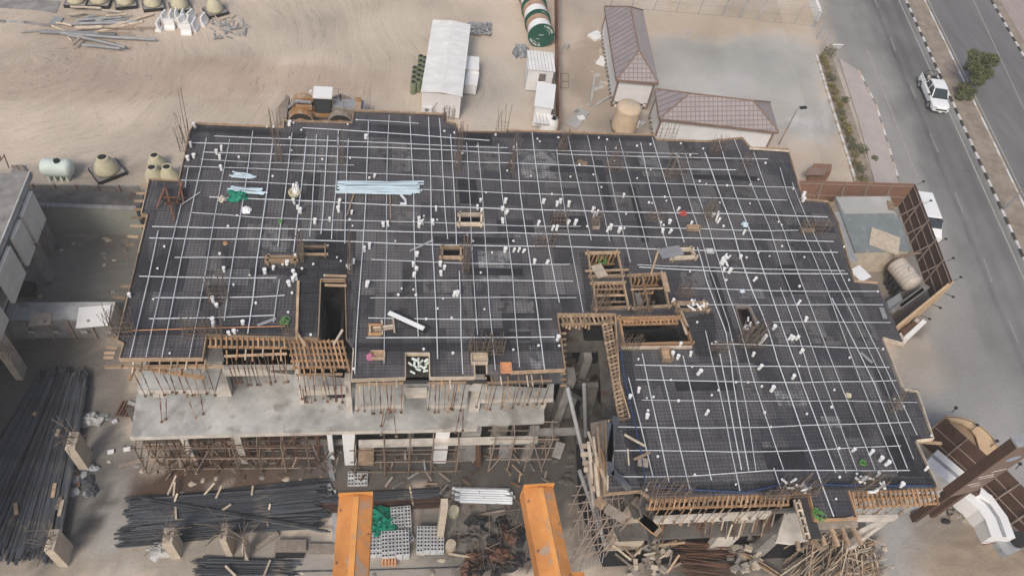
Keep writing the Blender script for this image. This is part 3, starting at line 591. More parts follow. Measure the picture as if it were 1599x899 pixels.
# right wing front: cream beams and walls under the deck edge
slab([(1012, 806), (1238, 792), (1240, 765), (1012, 772)], ZF, .3, 'conc_white'); beam((1014, 808), (1205, 799), ZF + .15, .2, .75)
slab([(1338, 806), (1400, 806), (1468, 775), (1462, 750), (1330, 760)], ZF + .5, .25, 'conc'); beam((1338, 806), (1402, 805), ZF + .55, .2, .55); beam((1345, 828), (1462, 773), ZF - .2, .2, .35)
wallbox((1015, 838), (1185, 824), 0, ZF - .4, .2, 'conc_grey', 'back_wall')
for px, py, z1, a_, b_, mm in ((1148, 822, ZF, 1.4, .4, 'conc_white'), (1212, 832, ZF, .9, .5, 'conc_grey'), (990, 822, ZF, 2.2, .4, 'conc_tan'), (1090, 806, ZF, .5, .4, 'conc_grey'), (1355, 830, ZF + .3, .4, .4, 'conc_white')):
    g = at(px, py, 3.5); col(g.x, g.y, 0, z1, a_, b_, mm)
slab([(1212, 845), (1238, 848), (1262, 842), (1255, 800), (1225, 800)], ZF - .8, .25, 'conc_white')
b = MB(); b.bar(at(1003, 770, ZD - .1), at(1020, 836, ZF - 1), 1.5, .1); b.build('hanging_panel', M['conc_dark'], bld)
slab([(1240, 775), (1262, 775), (1284, 840), (1258, 841)], ZD - .15, .1, 'ply', 'formwork_strip'); slab([(945, 655), (922, 660), (935, 775), (985, 768)], ZD - .45, .12, 'timber_grey', 'working_platform')
slab([(323, 527), (345, 532), (350, 563), (318, 562)], ZD - .25, .08, 'conc_dark', 'formwork_strip')
slab([(551, 594), (760, 592), (760, 597), (551, 598)], ZD - .2, .1, 'ply', 'formwork_strip'); slab([(765, 584), (880, 580), (878, 598), (768, 600)], ZD - .5, .06, 'deck', 'formwork_strip')
slab([(1272, 814), (1338, 811), (1340, 822), (1276, 826)], ZD - .4, .1, 'timber_grey', 'formwork_strip')
# lattices of joists hanging outside the deck edges
def lattice(p, q, out, n, label, z=ZD - .1, rails=2, m='timber_orange', th=.1):
    a, b_ = at(*p, z), at(*q, z); o = at(p[0] + out[0], p[1] + out[1], z) - a; d = b_ - a
    t = thing('joist_lattice', label, 'joist lattice', a.lerp(b_, .5), 'timber joist lattices at the edges of the deck')
    for k in range(rails):
        r = k / max(1, rails - 1); bb = MB(); bb.bar(a + o * r, b_ + o * r, th, th * 1.2); bb.build('rail', M[m], t)
    for k in range(n):
        s_ = a + d * (k + .5) / n; e = .08; bb = MB(); bb.bar(s_ - o * ru(0, e) + Vector((0, 0, .11)), s_ + o * (1 + ru(0, .25)) + Vector((0, 0, .11)), th * .85, th); bb.build('joist', M[m], t)
    return t
lattice((325, 528), (448, 530), (0, 13), 15, 'orange timber lattice along the front of the left wing, left of the stair grid')
lattice((448, 534), (537, 533), (8, 40), 13, 'wide orange timber grid in front of the dark stair opening', rails=5, z=ZD - .4)
lattice((1013, 779), (1234, 773), (-4, 15), 30, 'long orange joist row under the front edge of the right wing')
lattice((1326, 770), (1461, 764), (4, 22), 19, 'orange joist row at the front corner of the right wing, right of the projecting bay', rails=3)
lattice((952, 497), (980, 650), (-12, 4), 26, 'timber ladder of joists down the courtyard side of the right wing', rails=3, m='timber')
lattice((872, 494), (955, 493), (4, 12), 12, 'timber joist row across the head of the courtyard', m='timber')
lattice((966, 496), (1060, 494), (-2, 11), 15, 'short slanted orange joists along the head of the sunken stair opening')
lattice((272, 815), (336, 812), (8, 18), 6, 'timber joists under the projecting bay of the right wing', m='timber')if 0 else None
lattice((1247, 780), (1264, 840), (-7, 0), 5, 'narrow timber ladder beside the projecting bay of the right wing', m='timber_pale', rails=2)
# joist ends and steel props under the front edges
def props(n, p, q, z0, z1, label, m='steel_red', lean=.15, drop=None, r=.022):
    a, b_ = at(*p, z1), at(*q, z1); t = thing('prop_row', label, 'props', Vector(((a.x + b_.x) / 2, (a.y + b_.y) / 2, z0)), 'rows of props under slab edges')
    for k in range(n):
        s_ = a.lerp(b_, (k + ru(.2, .8)) / n); bb = MB(); f_ = Vector((s_.x + ru(-lean, lean), s_.y + ru(-lean, lean), z0)); bb.tube([s_, f_], r, 6)
        bb.tube([f_.lerp(s_, .4), f_.lerp(s_, .6)], r * 1.7, 6); bb.box(f_ + Vector((0, 0, .01)), (.16, .16, .02)); bb.build('prop', M[random.choice([m, 'starter', 'timber', 'steel_rust'])], t)
    bb = MB(); bb.bar(a, b_, .1, .12); bb.build('head_beam', M['timber'], t); nrm = Vector((b_.y - a.y, a.x - b_.x, 0)).normalized() * .35
    for k in range(int((b_ - a).length / .45)):
        e = a.lerp(b_, (k + ru(.2, .8)) / ((b_ - a).length / .45)) + Vector((0, 0, .06)); bb = MB(); bb.bar(e - nrm, e + nrm * ru(.5, 1.6) - Vector((0, 0, ru(0, .5) if k % 3 == 0 else 0)), .07, .09); bb.build('joist_end', M[random.choice(['timber', 'timber_pale', 'timber_orange'])], t)
props(10, (200, 572), (330, 570), ZF, ZD - .25, 'rust-coloured steel props standing on the left balcony slab')
props(14, (350, 556), (448, 552), ZF, ZD - .3, 'props under the joist lattice behind the long cream beam')
props(9, (556, 600), (630, 598), ZF, ZD - .2, 'steel and timber props on the balcony slab right of the stair grid')
props(8, (668, 598), (728, 597), ZF, ZD - .2, 'props on the middle balcony slab between the two cream piers')
props(15, (752, 598), (862, 594), ZF, ZD - .4, 'slanting props on the balcony slab nearest the courtyard', 'timber')
props(16, (1016, 783), (1232, 777), ZF, ZD - .25, 'timber props on the cream slab under the front of the right wing', 'timber')
props(9, (1334, 776), (1455, 772), ZF + .5, ZD - .25, 'timber props under the front right corner of the deck', 'timber')
props(4, (232, 610), (322, 609), ZT, ZF - .3, 'three long rusty props from terrace to left balcony slab', lean=.6)
props(3, (595, 634), (620, 634), ZT, ZF - .3, 'props from terrace to the balcony slab right of the stair grid', lean=.4)
props(2, (720, 634), (724, 634), ZT, ZF - .3, 'prop between terrace and balcony slab beside the cream pier', lean=.4)
props(10, (462, 585), (535, 584), ZF, ZD - .4, 'short props standing in the bay below the stair grid')
# outriggers poking out on the left edge and elsewhere
def outr(l, w, cat='batten', m='timber', z=ZD - .2, grp='timber battens poking out past the deck edge', lab='short timber batten poking out past the left edge of the deck'):
    for (x0, y0, x1, y1) in l:
        b = MB(); b.bar(at(x0, y0, z), at(x1, y1, z), w, w * .9); tag(b.build('batten', M[m]), lab, cat, grp)
outr([(222, 340, 205, 340), (203, 353, 226, 353), (198, 369, 216, 370), (196, 382, 212, 382), (189, 447, 205, 447), (177, 464, 196, 465), (172, 528, 190, 529), (166, 542, 184, 543), (163, 551, 180, 551), (162, 558, 178, 558), (163, 572, 190, 572), (232, 289, 219, 289), (229, 302, 213, 302), (225, 314, 210, 314), (221, 327, 208, 327)], .12)
outr([(906, 696, 922, 696), (907, 709, 926, 709), (910, 722, 926, 723), (912, 733, 928, 732), (922, 762, 934, 762)], .2, lab='pale timber end poking out at the left corner of the right wing', m='timber_pale', z=ZD - .6)
outr([(1412, 611, 1434, 609), (1429, 689, 1470, 692), (1440, 766, 1468, 762), (1291, 316, 1302, 318)], .14, lab='timber batten end poking out past the right edge of the deck')
outr([(183, 570, 275, 574), (165, 573, 350, 572)], .13, lab='long timber walkway rail under the front left corner of the deck', z=ZD - .35, grp='timber rails along the front left corner')
outr([(216, 573, 320, 590)], .16, m='timber_orange', z=ZD - .9, lab='long orange plank sloping under the front left corner of the deck', grp='loose planks under the deck corner')
outr([(210, 575, 202, 594), (260, 572, 255, 580), (284, 575, 280, 586)], .12, m='timber_orange', z=ZD - .7, lab='orange timber strut hanging under the front left corner of the deck', grp='struts under the deck corner')
outr([(1297, 822, 1309, 852), (1313, 820, 1325, 850), (1330, 820, 1345, 850), (1245, 845, 1247, 858), (1268, 842, 1284, 858), (1284, 838, 1288, 850)], .18, m='timber', z=ZD - 1.2, lab='stout timber strut leaning under the projecting bay of the right wing', grp='struts under the projecting bay')
# ============================================================ things lying on the deck
ZC = ZD + .13
LEN = {'left wing, lengthwise': [
 [(335, 212), (545, 221), (793, 231)], [(472, 200), (590, 207), (764, 219)], [(555, 187), (654, 193)], [(298, 223), (440, 226), (610, 231), (800, 239)],
 [(317, 237), (400, 240), (800, 255)], [(314, 248), (400, 254), (553, 258)], [(287, 260), (400, 263), (620, 273), (800, 282), (1020, 287), (1240, 292)],
 [(279, 282), (400, 285), (640, 295), (800, 302), (1000, 307), (1229, 312)], [(327, 307), (400, 311), (800, 327), (1000, 331), (1200, 336), (1292, 338)],
 [(300, 333), (400, 339), (620, 346), (800, 352), (907, 353)], [(238, 353), (400, 357), (800, 364), (1000, 369), (1200, 375), (1302, 377)],
 [(233, 371), (400, 373), (620, 380), (800, 384), (1000, 388), (1200, 393), (1308, 394)], [(273, 401), (400, 402), (440, 403)], [(580, 406), (720, 410), (890, 413)],
 [(217, 432), (320, 433), (432, 433)], [(572, 437), (800, 438), (895, 439)], [(242, 464), (400, 463), (444, 462)], [(578, 465), (740, 465), (900, 464)],
 [(233, 497), (330, 495), (428, 493)], [(575, 497), (720, 498), (862, 498)], [(572, 528), (720, 527), (866, 525)]],
 'right wing, lengthwise': [[(800, 233), (1000, 239), (1090, 240)], [(869, 241), (1000, 244), (1200, 249)], [(800, 255), (1000, 262), (1150, 266)], [(955, 353), (1100, 357), (1200, 361), (1247, 360)],
 [(995, 413), (1200, 420), (1319, 423)], [(998, 417), (1200, 427), (1324, 428)], [(1065, 450), (1200, 454), (1369, 454)], [(1053, 474), (1200, 476), (1379, 476)], [(1207, 503), (1390, 503)], [(1110, 537), (1200, 539), (1372, 543)],
 [(992, 570), (1200, 571), (1389, 574)], [(993, 593), (1200, 596), (1400, 595)], [(1002, 624), (1200, 625), (1432, 628)], [(960, 666), (1200, 667), (1423, 658)], [(959, 704), (1200, 704), (1407, 696)], [(967, 743), (1080, 742), (1200, 735), (1420, 733)]],
 'left wing, crosswise': [[(248, 360), (233, 430), (202, 557)], [(312, 300), (282, 320), (264, 400), (227, 557)], [(322, 216), (304, 300), (285, 400), (252, 557)], [(358, 217), (342, 300), (322, 420), (295, 558)], [(394, 205), (381, 300), (350, 500)], [(294, 262), (288, 292)],
 [(427, 217), (417, 300), (400, 412), (387, 520)], [(455, 208), (445, 300), (435, 385)], [(478, 215), (470, 300), (459, 393)], [(438, 436), (427, 503)], [(495, 210), (488, 300), (484, 369)], [(513, 212), (507, 300), (500, 365)], [(528, 203), (524, 300), (518, 373)],
 [(544, 217), (541, 300), (538, 380)], [(576, 190), (571, 305), (554, 583)], [(608, 180), (604, 305), (601, 567)], [(641, 182), (644, 280), (653, 527)], [(669, 183), (673, 300), (683, 560)], [(686, 185), (694, 300), (699, 373)], [(704, 210), (709, 300), (713, 385)],
 [(718, 423), (723, 583)], [(729, 223), (735, 360), (747, 523)], [(747, 223), (752, 300), (773, 577)], [(779, 225), (784, 300), (800, 430), (812, 573)]],
 'middle, crosswise': [[(806, 222), (813, 300), (832, 440), (850, 576)], [(830, 207), (842, 300), (873, 472)], [(869, 233), (878, 300), (910, 487)], [(888, 213), (906, 300), (923, 375)], [(917, 212), (936, 300), (953, 376)],
 [(945, 228), (959, 300), (983, 409)], [(968, 217), (988, 300), (1017, 410)], [(1000, 223), (1017, 300), (1043, 388)], [(1018, 215), (1045, 300), (1068, 378)]],
 'right wing, crosswise': [[(1055, 238), (1073, 300), (1092, 360), (1107, 418), (1120, 453), (1138, 505), (1150, 560), (1166, 640), (1181, 734)], [(1071, 240), (1088, 300), (1108, 360), (1124, 409), (1138, 460), (1156, 516), (1168, 560), (1196, 650), (1223, 735)],
 [(1089, 386), (1104, 436), (1118, 479), (1133, 520), (1141, 560), (1153, 640), (1168, 734)], [(1101, 238), (1122, 300), (1145, 360), (1160, 411), (1176, 456), (1201, 520), (1214, 560), (1260, 690), (1301, 806)],
 [(1122, 217), (1148, 300), (1171, 360), (1189, 416), (1211, 478), (1240, 560), (1252, 599), (1305, 737)], [(1219, 449), (1238, 502), (1250, 533), (1271, 599), (1321, 737)], [(1147, 217), (1178, 300), (1203, 360), (1222, 420), (1250, 493), (1287, 599), (1339, 735)],
 [(1177, 237), (1197, 300), (1224, 360), (1250, 433), (1312, 599), (1367, 734)], [(1218, 262), (1229, 300), (1290, 450), (1346, 599), (1402, 737)], [(1300, 465), (1364, 599), (1417, 731)], [(1236, 285), (1262, 345), (1381, 600), (1427, 716)], [(1296, 390), (1394, 599), (1432, 679)],
 [(981, 589), (1020, 743)], [(1003, 552), (1044, 752)], [(1031, 572), (1077, 766)], [(1066, 555), (1112, 749)], [(1102, 516), (1156, 766)], [(1124, 552), (1157, 733)],
 [(1209, 730), (1220, 763)]]}
WHERE = {'left wing, lengthwise': 'white conduit running lengthwise over the left wing, %s from the far edge', 'right wing, lengthwise': 'white conduit running lengthwise over the right wing, %s from the far edge',
 'left wing, crosswise': 'white conduit running front to back on the left wing, %s from its left edge', 'middle, crosswise': 'white conduit running front to back across the middle, %s from the left', 'right wing, crosswise': 'white conduit running front to back on the right wing, %s in line'}
ni = 0
ORD += ['twenty-first', 'twenty-second', 'twenty-third', 'twenty-fourth', 'twenty-fifth']
for key, L_ in LEN.items():
    cr = 'cross' in key
    for i, pl in enumerate(sorted(L_, key=(lambda q: q[0][0] + (q[0][1] - 300) * .25) if cr else (lambda q: q[0][1]))):
        z = ZC + (.05 if cr else 0); P_ = [at(x, y, z) for x, y in pl]; pts = []
        for p, q in zip(P_, P_[1:]):
            k = max(2, int((q - p).length / 2.0)); pts += [p.lerp(q, j / k) for j in range(k)]
        pts.append(P_[-1]); nrm = Vector((1, 0, 0)) if cr else Vector((0, 1, 0)); ph = ru(0, 6)
        pts = [p + nrm * (.035 * math.sin(ph + j * .9) + ru(-.02, .02)) for j, p in enumerate(pts)]
        mb = MB(); mb.tube(pts, ru(.022, .031) if not cr else ru(.023, .034), 6)
        tag(mb.build('conduit', M['pvc']), WHERE[key] % ORD[min(i, 24)], 'conduit', 'white conduits laid over the deck')
def Zm(ox, oy, l): return [(ox + a * 400 / 1199, oy + b * 400 / 1199) for a, b in l]
SL = Zm(0, 0, [(915, 590), (895, 680), (882, 740), (908, 728), (1015, 712), (1037, 698), (1030, 737), (1038, 788)]) + Zm(400, 0, [(513, 640), (155, 580), (553, 820)]) + \
 Zm(0, 300, [(1050, 362), (1000, 505), (1017, 525), (610, 480), (1003, 598), (998, 622), (1138, 610), (1078, 660), (1100, 650)]) + \
 Zm(400, 300, [(388, 50), (387, 82), (345, 127), (275, 138), (447, 93), (180, 45), (193, 70), (208, 88), (597, 150), (619, 150), (762, 130), (762, 155), (778, 142), (828, 142), (843, 78), (1037, 72), (1053, 85), (1152, 75), (1168, 92), (1165, 42), (1155, 135), (1050, 35), (508, 268), (530, 255), (752, 290), (735, 337), (752, 355), (737, 385), (863, 335), (880, 352), (866, 380), (517, 432), (1164, 270), (182, 303), (144, 330), (178, 368), (172, 408), (157, 428), (188, 400), (80, 352), (42, 370), (925, 475), (940, 475), (455, 325), (435, 350)]) + \
 Zm(800, 300, [(225, 42), (208, 55), (145, 42), (263, 58), (375, 83), (393, 100), (380, 112), (460, 165), (443, 175), (497, 178), (186, 168), (206, 168), (120, 145), (292, 142), (258, 140), (773, 77), (735, 137), (703, 180), (735, 182), (832, 150), (935, 105), (955, 118), (960, 135), (5, 270), (27, 270), (50, 272), (103, 325), (160, 325), (990, 310), (982, 330), (988, 360), (1013, 368), (1067, 300), (1130, 405), (747, 760), (772, 770), (833, 757), (783, 712), (868, 842), (1125, 757), (1152, 818), (748, 505), (210, 683), (1080, 188), (520, 15)]) + \
 Zm(1199, 300, [(25, 630), (95, 680), (112, 680), (132, 680), (115, 862), (137, 518), (152, 742), (175, 595), (160, 8), (160, 22), (163, 34)]) + Zm(800, 599, [(590, 30), (630, 150), (905, 135), (547, 60)]) + \
 Zm(1199, 599, [(15, 25), (523, 350), (550, 370), (475, 322), (620, 470), (395, 305), (735, 395), (510, 425)])
pool = {}
for i, (x, y) in enumerate(SL):
    h = ru(.28, .48); r = ru(.07, .11); p = at(x, y + 3, ZD + .05); mb = MB(); q = p + Vector((ru(-.06, .06), ru(-.06, .06), h))
    mb.tube([p, q], r, 10); mb.tube([q - Vector((0, 0, .06)), q + Vector((0, 0, .01))], r * 1.18, 10)
    tag(mb.build('pipe_sleeve', M['white']), 'short upright white plastic pipe sleeve standing among the conduits on the dark deck', 'pipe sleeve', 'white pipe sleeves standing on the deck')
def inside(p, poly):
    c = False
    for a, b in zip(poly, poly[1:] + poly[:1]):
        if (a.y > p.y) != (b.y > p.y) and p.x < (b.x - a.x) * (p.y - a.y) / (b.y - a.y) + a.x: c = not c
    return c
n_ = 0
while n_ < 170:
    p = Vector((ru(mx0, mx1), ru(my0, my1), ZD + .08))
    if inside(p, outp) and not any(inside(p, h) for h in holep):
        r = ru(.05, .085); mb = MB(); mb.tube([p, p + Vector((0, 0, ru(.06, .1)))], r, 8)
        tag(mb.build('junction_box', M['white']), 'small round white junction box tied to the mesh of the dark deck', 'junction box', 'white junction boxes dotted over the deck'); n_ += 1
# column starter bars
def starter(px, py, h, nx_, ny_, w_, d_, label, jit=.25, m='starter', z=ZD, r=.016, ties=True):
    g = at(px, py, z); t = thing('column_rebar', label, 'rebar cage', g, 'upright rebar cages of the columns')
    bars = MB()
    for i in range(nx_):
        for j in range(ny_):
            p = g + Vector(((i / max(1, nx_ - 1) - .5) * w_, (j / max(1, ny_ - 1) - .5) * d_, 0)); hh = h * ru(.82, 1.08)
            q = p + Vector((ru(-jit, jit), ru(-jit, jit), hh)); bars.tube([p, p.lerp(q, .5) + Vector((ru(-.04, .04), ru(-.04, .04), 0)), q], r, 4)
    bars.build('upright_bars', M[m], t)
    if ties:
        tb = MB()
        for k in range(3):
            zz = .2 + k * .35; a, b = w_ / 2 + .03, d_ / 2 + .03; c4 = [g + Vector((sx * a, sy * b, zz)) for sx, sy in ((-1, -1), (1, -1), (1, 1), (-1, 1))]
            for p, q in zip(c4, c4[1:] + c4[:1]): tb.tube([p, q], r * .8, 4)
        tb.build('ties', M[m], t)
    return t
ST = [(343, 470, 2.9, 6, 2, 1.0, .25, 'tall rebar cage on the left wing, nearest its left end'), (318, 527, 2.1, 11, 2, 1.9, .25, 'wide row of rebar at the front of the left wing'), (192, 523, 2.3, 10, 2, 1.3, .3, 'rebar row at the front left corner of the deck'),
 (290, 232, 2.4, 5, 2, .5, .8, 'rebar cage at the far left corner of the deck'), (294, 215, 4.3, 2, 1, .1, .1, 'two very tall thin bars at the far left corner'), (436, 250, 3.8, 3, 3, .3, .7, 'tall rebar cage in front of the wheel loader bucket'),
 (533, 255, 2.6, 3, 2, .25, .6, 'rebar cage in front of the wheel loader rear'), (714, 264, 3.9, 4, 3, .3, .6, 'tall rebar cage near the front of the long white cabin'), (797, 266, 3.4, 3, 3, .3, .6, 'rebar cage left of the brown fence line'),
 (783, 206, 2.4, 5, 1, .8, .1, 'slanting bars at the far edge left of the small white cabins'), (700, 188, 1.2, 7, 2, .8, .2, 'short rebar cage at the far edge before the long white cabin'), (877, 236, 2.0, 4, 3, .5, .4, 'rebar cage before the white domed tank'),
 (955, 268, 2.2, 7, 2, 1.0, .3, 'rebar cage before the beige upright tank'), (1050, 277, 2.6, 7, 2, 1.2, .3, 'rebar cage before the second brown roof'), (1040, 217, 1.5, 8, 1, 1.2, .1, 'slanting bars against the cream wall of the second brown roofed house'),
 (1118, 240, 1.6, 6, 3, 1.0, .4, 'thick grey bundle of bars at the far edge of the right wing'), (1163, 262, 1.5, 4, 2, .6, .3, 'low rebar cage near the far right step'), (1268, 362, 1.1, 11, 3, 1.9, .4, 'low dark rebar cage near the right edge'),
 (471, 405, 2.5, 4, 3, .25, .6, 'rebar cage at the far left corner of the stair opening'), (547, 423, 3.4, 3, 3, .2, .6, 'tall rebar cage at the right of the stair opening'), (727, 421, 3.0, 4, 3, .3, .7, 'tall rebar cage beside the nearer small square frame'),
 (455, 532, 1.9, 3, 2, .4, .3, 'rebar cage at the left of the orange stair grid'), (758, 552, 1.9, 13, 2, 1.9, .3, 'wide leaning rebar row at the front of the middle'), (850, 385, 1.6, 6, 2, 1.2, .2, 'thin rebar cage left of the shafts, behind them'),
 (872, 350, 1.4, 6, 2, 1.0, .2, 'faint thin rebar cage in the middle of the far half'), (1003, 490, 1.6, 8, 2, .8, .4, 'rebar inside the deep shaft with the long plank'), (978, 545, 1.6, 9, 2, 1.3, .3, 'pale slanted rebar in the sunken stair opening'), (935, 484, 1.7, 8, 2, .9, .3, 'rebar inside the front left shaft'),
 (1066, 462, 1.3, 8, 2, .9, .3, 'thin rebar cage right of the shaft group'), (1170, 535, 1.9, 8, 5, 1.3, .8, 'broad bristling rebar cage in the hole of the right wing'), (1035, 775, 1.9, 15, 2, 2.4, .35, 'dense slanting rebar row at the front left of the right wing'),
 (1240, 772, 1.9, 14, 2, 2.2, .35, 'dense slanting rebar row behind the projecting bay'), (1350, 762, 1.8, 10, 2, 1.6, .35, 'dense slanting rebar row at the front right corner'), (1120, 548, 1.1, 6, 1, 1.2, .1, 'short rebar row left of the bristling column cage'),
 (1390, 636, 1.6, 4, 3, .3, .6, 'small rebar cage near the right edge of the right wing'), (1105, 340, 1.6, 6, 3, .8, .5, 'rebar cage with white sleeves in the far middle of the right wing'), (200, 400, 1.2, 5, 2, .2, .8, 'rebar tuft leaning over the left edge of the deck'),
 (1022, 345, 1.0, 5, 2, .9, .3, 'low rebar cage in the far middle, left of the red scrap'), (1205, 780, 1.0, 6, 2, .9, .2, 'low rebar beside the long orange joist row'), (930, 350, 1.2, 5, 2, .5, .3, 'low rebar cage beside a small dark tube')]
for s_ in ST: starter(*s_)
# bundles of pipe lying on the mesh
def pipes(pxs, n, label, group, m, r, z, jit=(4, 6), w_='pipe', cat='pipe', sd=.5, layers=2):
    (x0, y0), (x1, y1), (x2, y2) = pxs      # start end of the first, far end of the first, start of the last
    for i in range(n):
        k = i / max(1, n - 1); lay_ = random.randrange(layers); e = ru(-1, 1) * jit[0]; e2 = ru(-1, 1) * jit[0]; tw = ru(-1, 1) * jit[1]
        zz = z + r + lay_ * r * 1.9
        a = at(x0 + (x2 - x0) * k + e, y0 + (y2 - y0) * k, zz); b = at(x1 + (x2 - x0) * k + e2, y1 + (y2 - y0) * k + tw, zz)
        mb = MB(); mb.tube([a, a.lerp(b, .5) + Vector((0, ru(-.08, .08), 0)), b], r, 6); tag(mb.build(w_, M[m]), label, cat, group)
pipes([(536, 283), (655, 284), (530, 301)], 34, 'pale blue white plastic pipe in the large loose bundle on the left wing', 'pipes in the large pale bundle', 'pvc_blue', .05, ZD + .1, (9, 2.5), sd=.3, layers=3)
pipes([(364, 268), (398, 272), (362, 276)], 9, 'pale pipe in the small far bundle above the green net scrap', 'pipes in the small far bundle', 'pvc_blue', .05, ZD + .1, (6, 2))
pipes([(360, 291), (412, 296), (360, 298)], 8, 'pale pipe in the small bundle beside the green net scrap', 'pipes in the small near bundle', 'pvc_blue', .05, ZD + .1, (6, 2))
def lump(c, rx, ry, rz, m, name, label, cat, seed=0, n=14, amp=.3, group=None, rot=0):
    mb = MB(); rings = 6; vs = []; fs = []; c = Vector(c)
    for i in range(rings + 1):
        th = math.pi / 2 * i / rings
        for j in range(n):
            a = 2 * math.pi * j / n; k = 1 + amp * (vn(seed + 3 * math.cos(a) + 7, seed + 3 * math.sin(a) + i * .7) - .5) * 2
            q = Vector((rx * math.cos(th) * math.cos(a) * k, ry * math.cos(th) * math.sin(a) * k, rz * math.sin(th) * (k if i < rings else 1)))
            vs.append(c + Matrix.Rotation(rot, 3, 'Z') @ q)
    for i in range(rings):
        for j in range(n): fs.append((i * n + j, i * n + (j + 1) % n, (i + 1) * n + (j + 1) % n, (i + 1) * n + j))
    mb.add(vs, fs); return tag(mb.build(name, M[m], smooth=False), label, cat, group)
lump(at(370, 308, ZD + .05), .6, .45, .35, 'net_green', 'green_net', 'scrap of bright green net on the left wing beside the small pale pipe bundle', 'net', 3, amp=.5)
lump(at(347, 312, ZD + .05), .25, .25, .3, 'tank_grey', 'cement_bag', 'small grey bag beside the scrap of green net', 'bag', 5)
lump(at(385, 329, ZD + .05), .32, .28, .25, 'white', 'white_bag', 'small white bag lying on the left wing below the green net scrap', 'bag', 8)
lump(at(352, 380, ZD + .05), .16, .14, .14, 'loader_yellow', 'hard_hat', 'small yellow hard hat lying on the left wing', 'hard hat', 9)
lump(at(1324, 617, ZD + .05), .2, .17, .18, 'cream', 'hard_hat', 'pale yellow hard hat near the right edge of the right wing', 'hard hat', 11)
lump(at(1066, 334, ZD + .05), .28, .22, .2, 'red', 'red_scrap', 'small red plastic scrap in the far middle of the right wing', 'scrap', 13)
lump(at(578, 558, ZD + .05), .26, .22, .25, 'pink', 'pink_bag', 'pink plastic bag near the front edge beside an open crate', 'bag', 15)
lump(at(462, 297, ZD + .05), .22, .5, .5, 'white', 'white_bag', 'crumpled white bag beside a round block ring on the left wing', 'bag', 17)
lump(at(1163, 351, ZD + .05), .25, .2, .2, 'pvc_blue', 'white_bag', 'small pale blue bag at the far right of the right wing', 'bag', 19)
lump(at(1159, 455, ZD + .05), .18, .15, .15, 'pvc_blue', 'blue_scrap', 'small blue scrap above the bristling column cage', 'scrap', 21)
for i, (x, y, lab, s_) in enumerate(((445, 503, 'lime green cord coil at the left of the orange stair grid', .24), (941, 408, 'lime green cord coil in the farthest shaft opening', .3), (1277, 805, 'lime green cord coil on the projecting bay of the right wing', .30), (1346, 724, 'small lime green cord coil near the front right corner of the deck', .16), (438, 348, 'tiny green cord coil on the left wing', .1))):
    t = MB(); g = at(x, y, ZD + .1 if i != 1 else ZD - .6)
    for k in range(9):
        a0 = ru(0, 6); cx = g + Vector((ru(-s_, s_) * .4, ru(-s_, s_) * .4, k * .02)); t.tube([cx + Vector((s_ * ru(.6, 1) * math.cos(a0 + a), s_ * ru(.6, 1) * math.sin(a0 + a), ru(0, .1))) for a in (0, .8, 1.6, 2.4, 3.2, 4.2)], .025, 5)
    tag(t.build('cord_coil', M['lime']), lab, 'cord')
# ring, crates, blocks, planks
t = MB(); t.lathe([(.32, 0), (.38, .25), (.30, .27), (.26, .05)], at(460, 304, ZD + .05), 14); tag(t.build('block_ring', M['cream']), 'round pale ring beside the crumpled white bag', 'ring')
def plank(p, q, w_, h_, m, label, z=ZD + .14, grp='loose planks lying on the deck', name='plank', cat='plank', dz=0):
    b = MB(); b.bar(at(*p, z), at(*q, z + dz), w_, h_); return tag(b.build(name, M[m]), label, cat, grp)
plank((553, 302), (542, 336), .09, .05, 'timber', 'thin timber lath left below the large pale pipe bundle'); plank((609, 303), (610, 342), .09, .05, 'timber', 'thin timber lath right below the large pale pipe bundle')
plank((975, 678), (1007, 696), .12, .06, 'timber_pale', 'pale plank at the left edge of the right wing, farther one', z=ZD + .2); plank((990, 717), (1015, 706), .14, .06, 'timber', 'orange plank at the left edge of the right wing, nearer one', z=ZD + .2)
plank((980, 700), (982, 726), .08, .05, 'timber_pale', 'short pale lath between two planks at the left edge of the right wing', z=ZD + .2); plank((996, 720), (1012, 723), .5, .05, 'timber_grey', 'short grey board beside the orange plank of the right wing')
plank((1016, 429), (1029, 388), .12, .08, 'timber', 'plank leaning from the deep shaft toward the half covered frame', z=ZD + .5, dz=-.2)
plank((1030, 397), (1064, 390), .8, .05, 'grey', 'grey board across the half covered frame right of the shafts', z=ZD + .35); plank((928, 425), (944, 421), 1.0, .06, 'timber_pale', 'pale plywood sheet across the farthest shaft opening', z=ZD + .4)
plank((914, 423), (982, 421), .12, .08, 'timber', 'long plank across the farthest shaft opening', z=ZD + .33)
plank((1035, 425), (1042, 455), .35, .06, 'timber', 'upright edge plank at the right of the deep shaft', z=ZD + .3)
plank((607, 488), (662, 513), .28, .05, 'white', 'white plank lying aslant on the middle deck near the open box', z=ZD + .22); plank((613, 489), (668, 515), .55, .05, 'black', 'dark sheet under the aslant white plank')
plank((640, 392), (676, 375), .12, .06, 'grey', 'thin grey plank in the middle deck above the pipe sleeves'); plank((402, 508), (431, 497), .16, .05, 'grey', 'grey plank near the front of the left wing')
plank((902, 252), (917, 256), .4, .05, 'timber', 'small square plywood scrap in the far middle of the deck'); plank((1170, 232), (1232, 236), .12, .08, 'timber_pale', 'pale timber along the far right edge of the deck')
plank((1251, 359), (1272, 359), .25, .12, 'timber', 'short timber piece at the right edge of the deck'); plank((1376, 480), (1382, 497), .3, .05, 'grey', 'small grey board near the right edge step'); plank((1056, 470), (1074, 510), .12, .08, 'timber_pale', 'pale timber at the right end of the sunken stair opening')
plank((1064, 498), (1072, 522), .12, .08, 'timber_pale', 'second pale timber at the right end of the sunken stair opening'); plank((970, 543), (1080, 542), .12, .2, 'timber_pale', 'long pale timber along the front of the sunken stair opening')
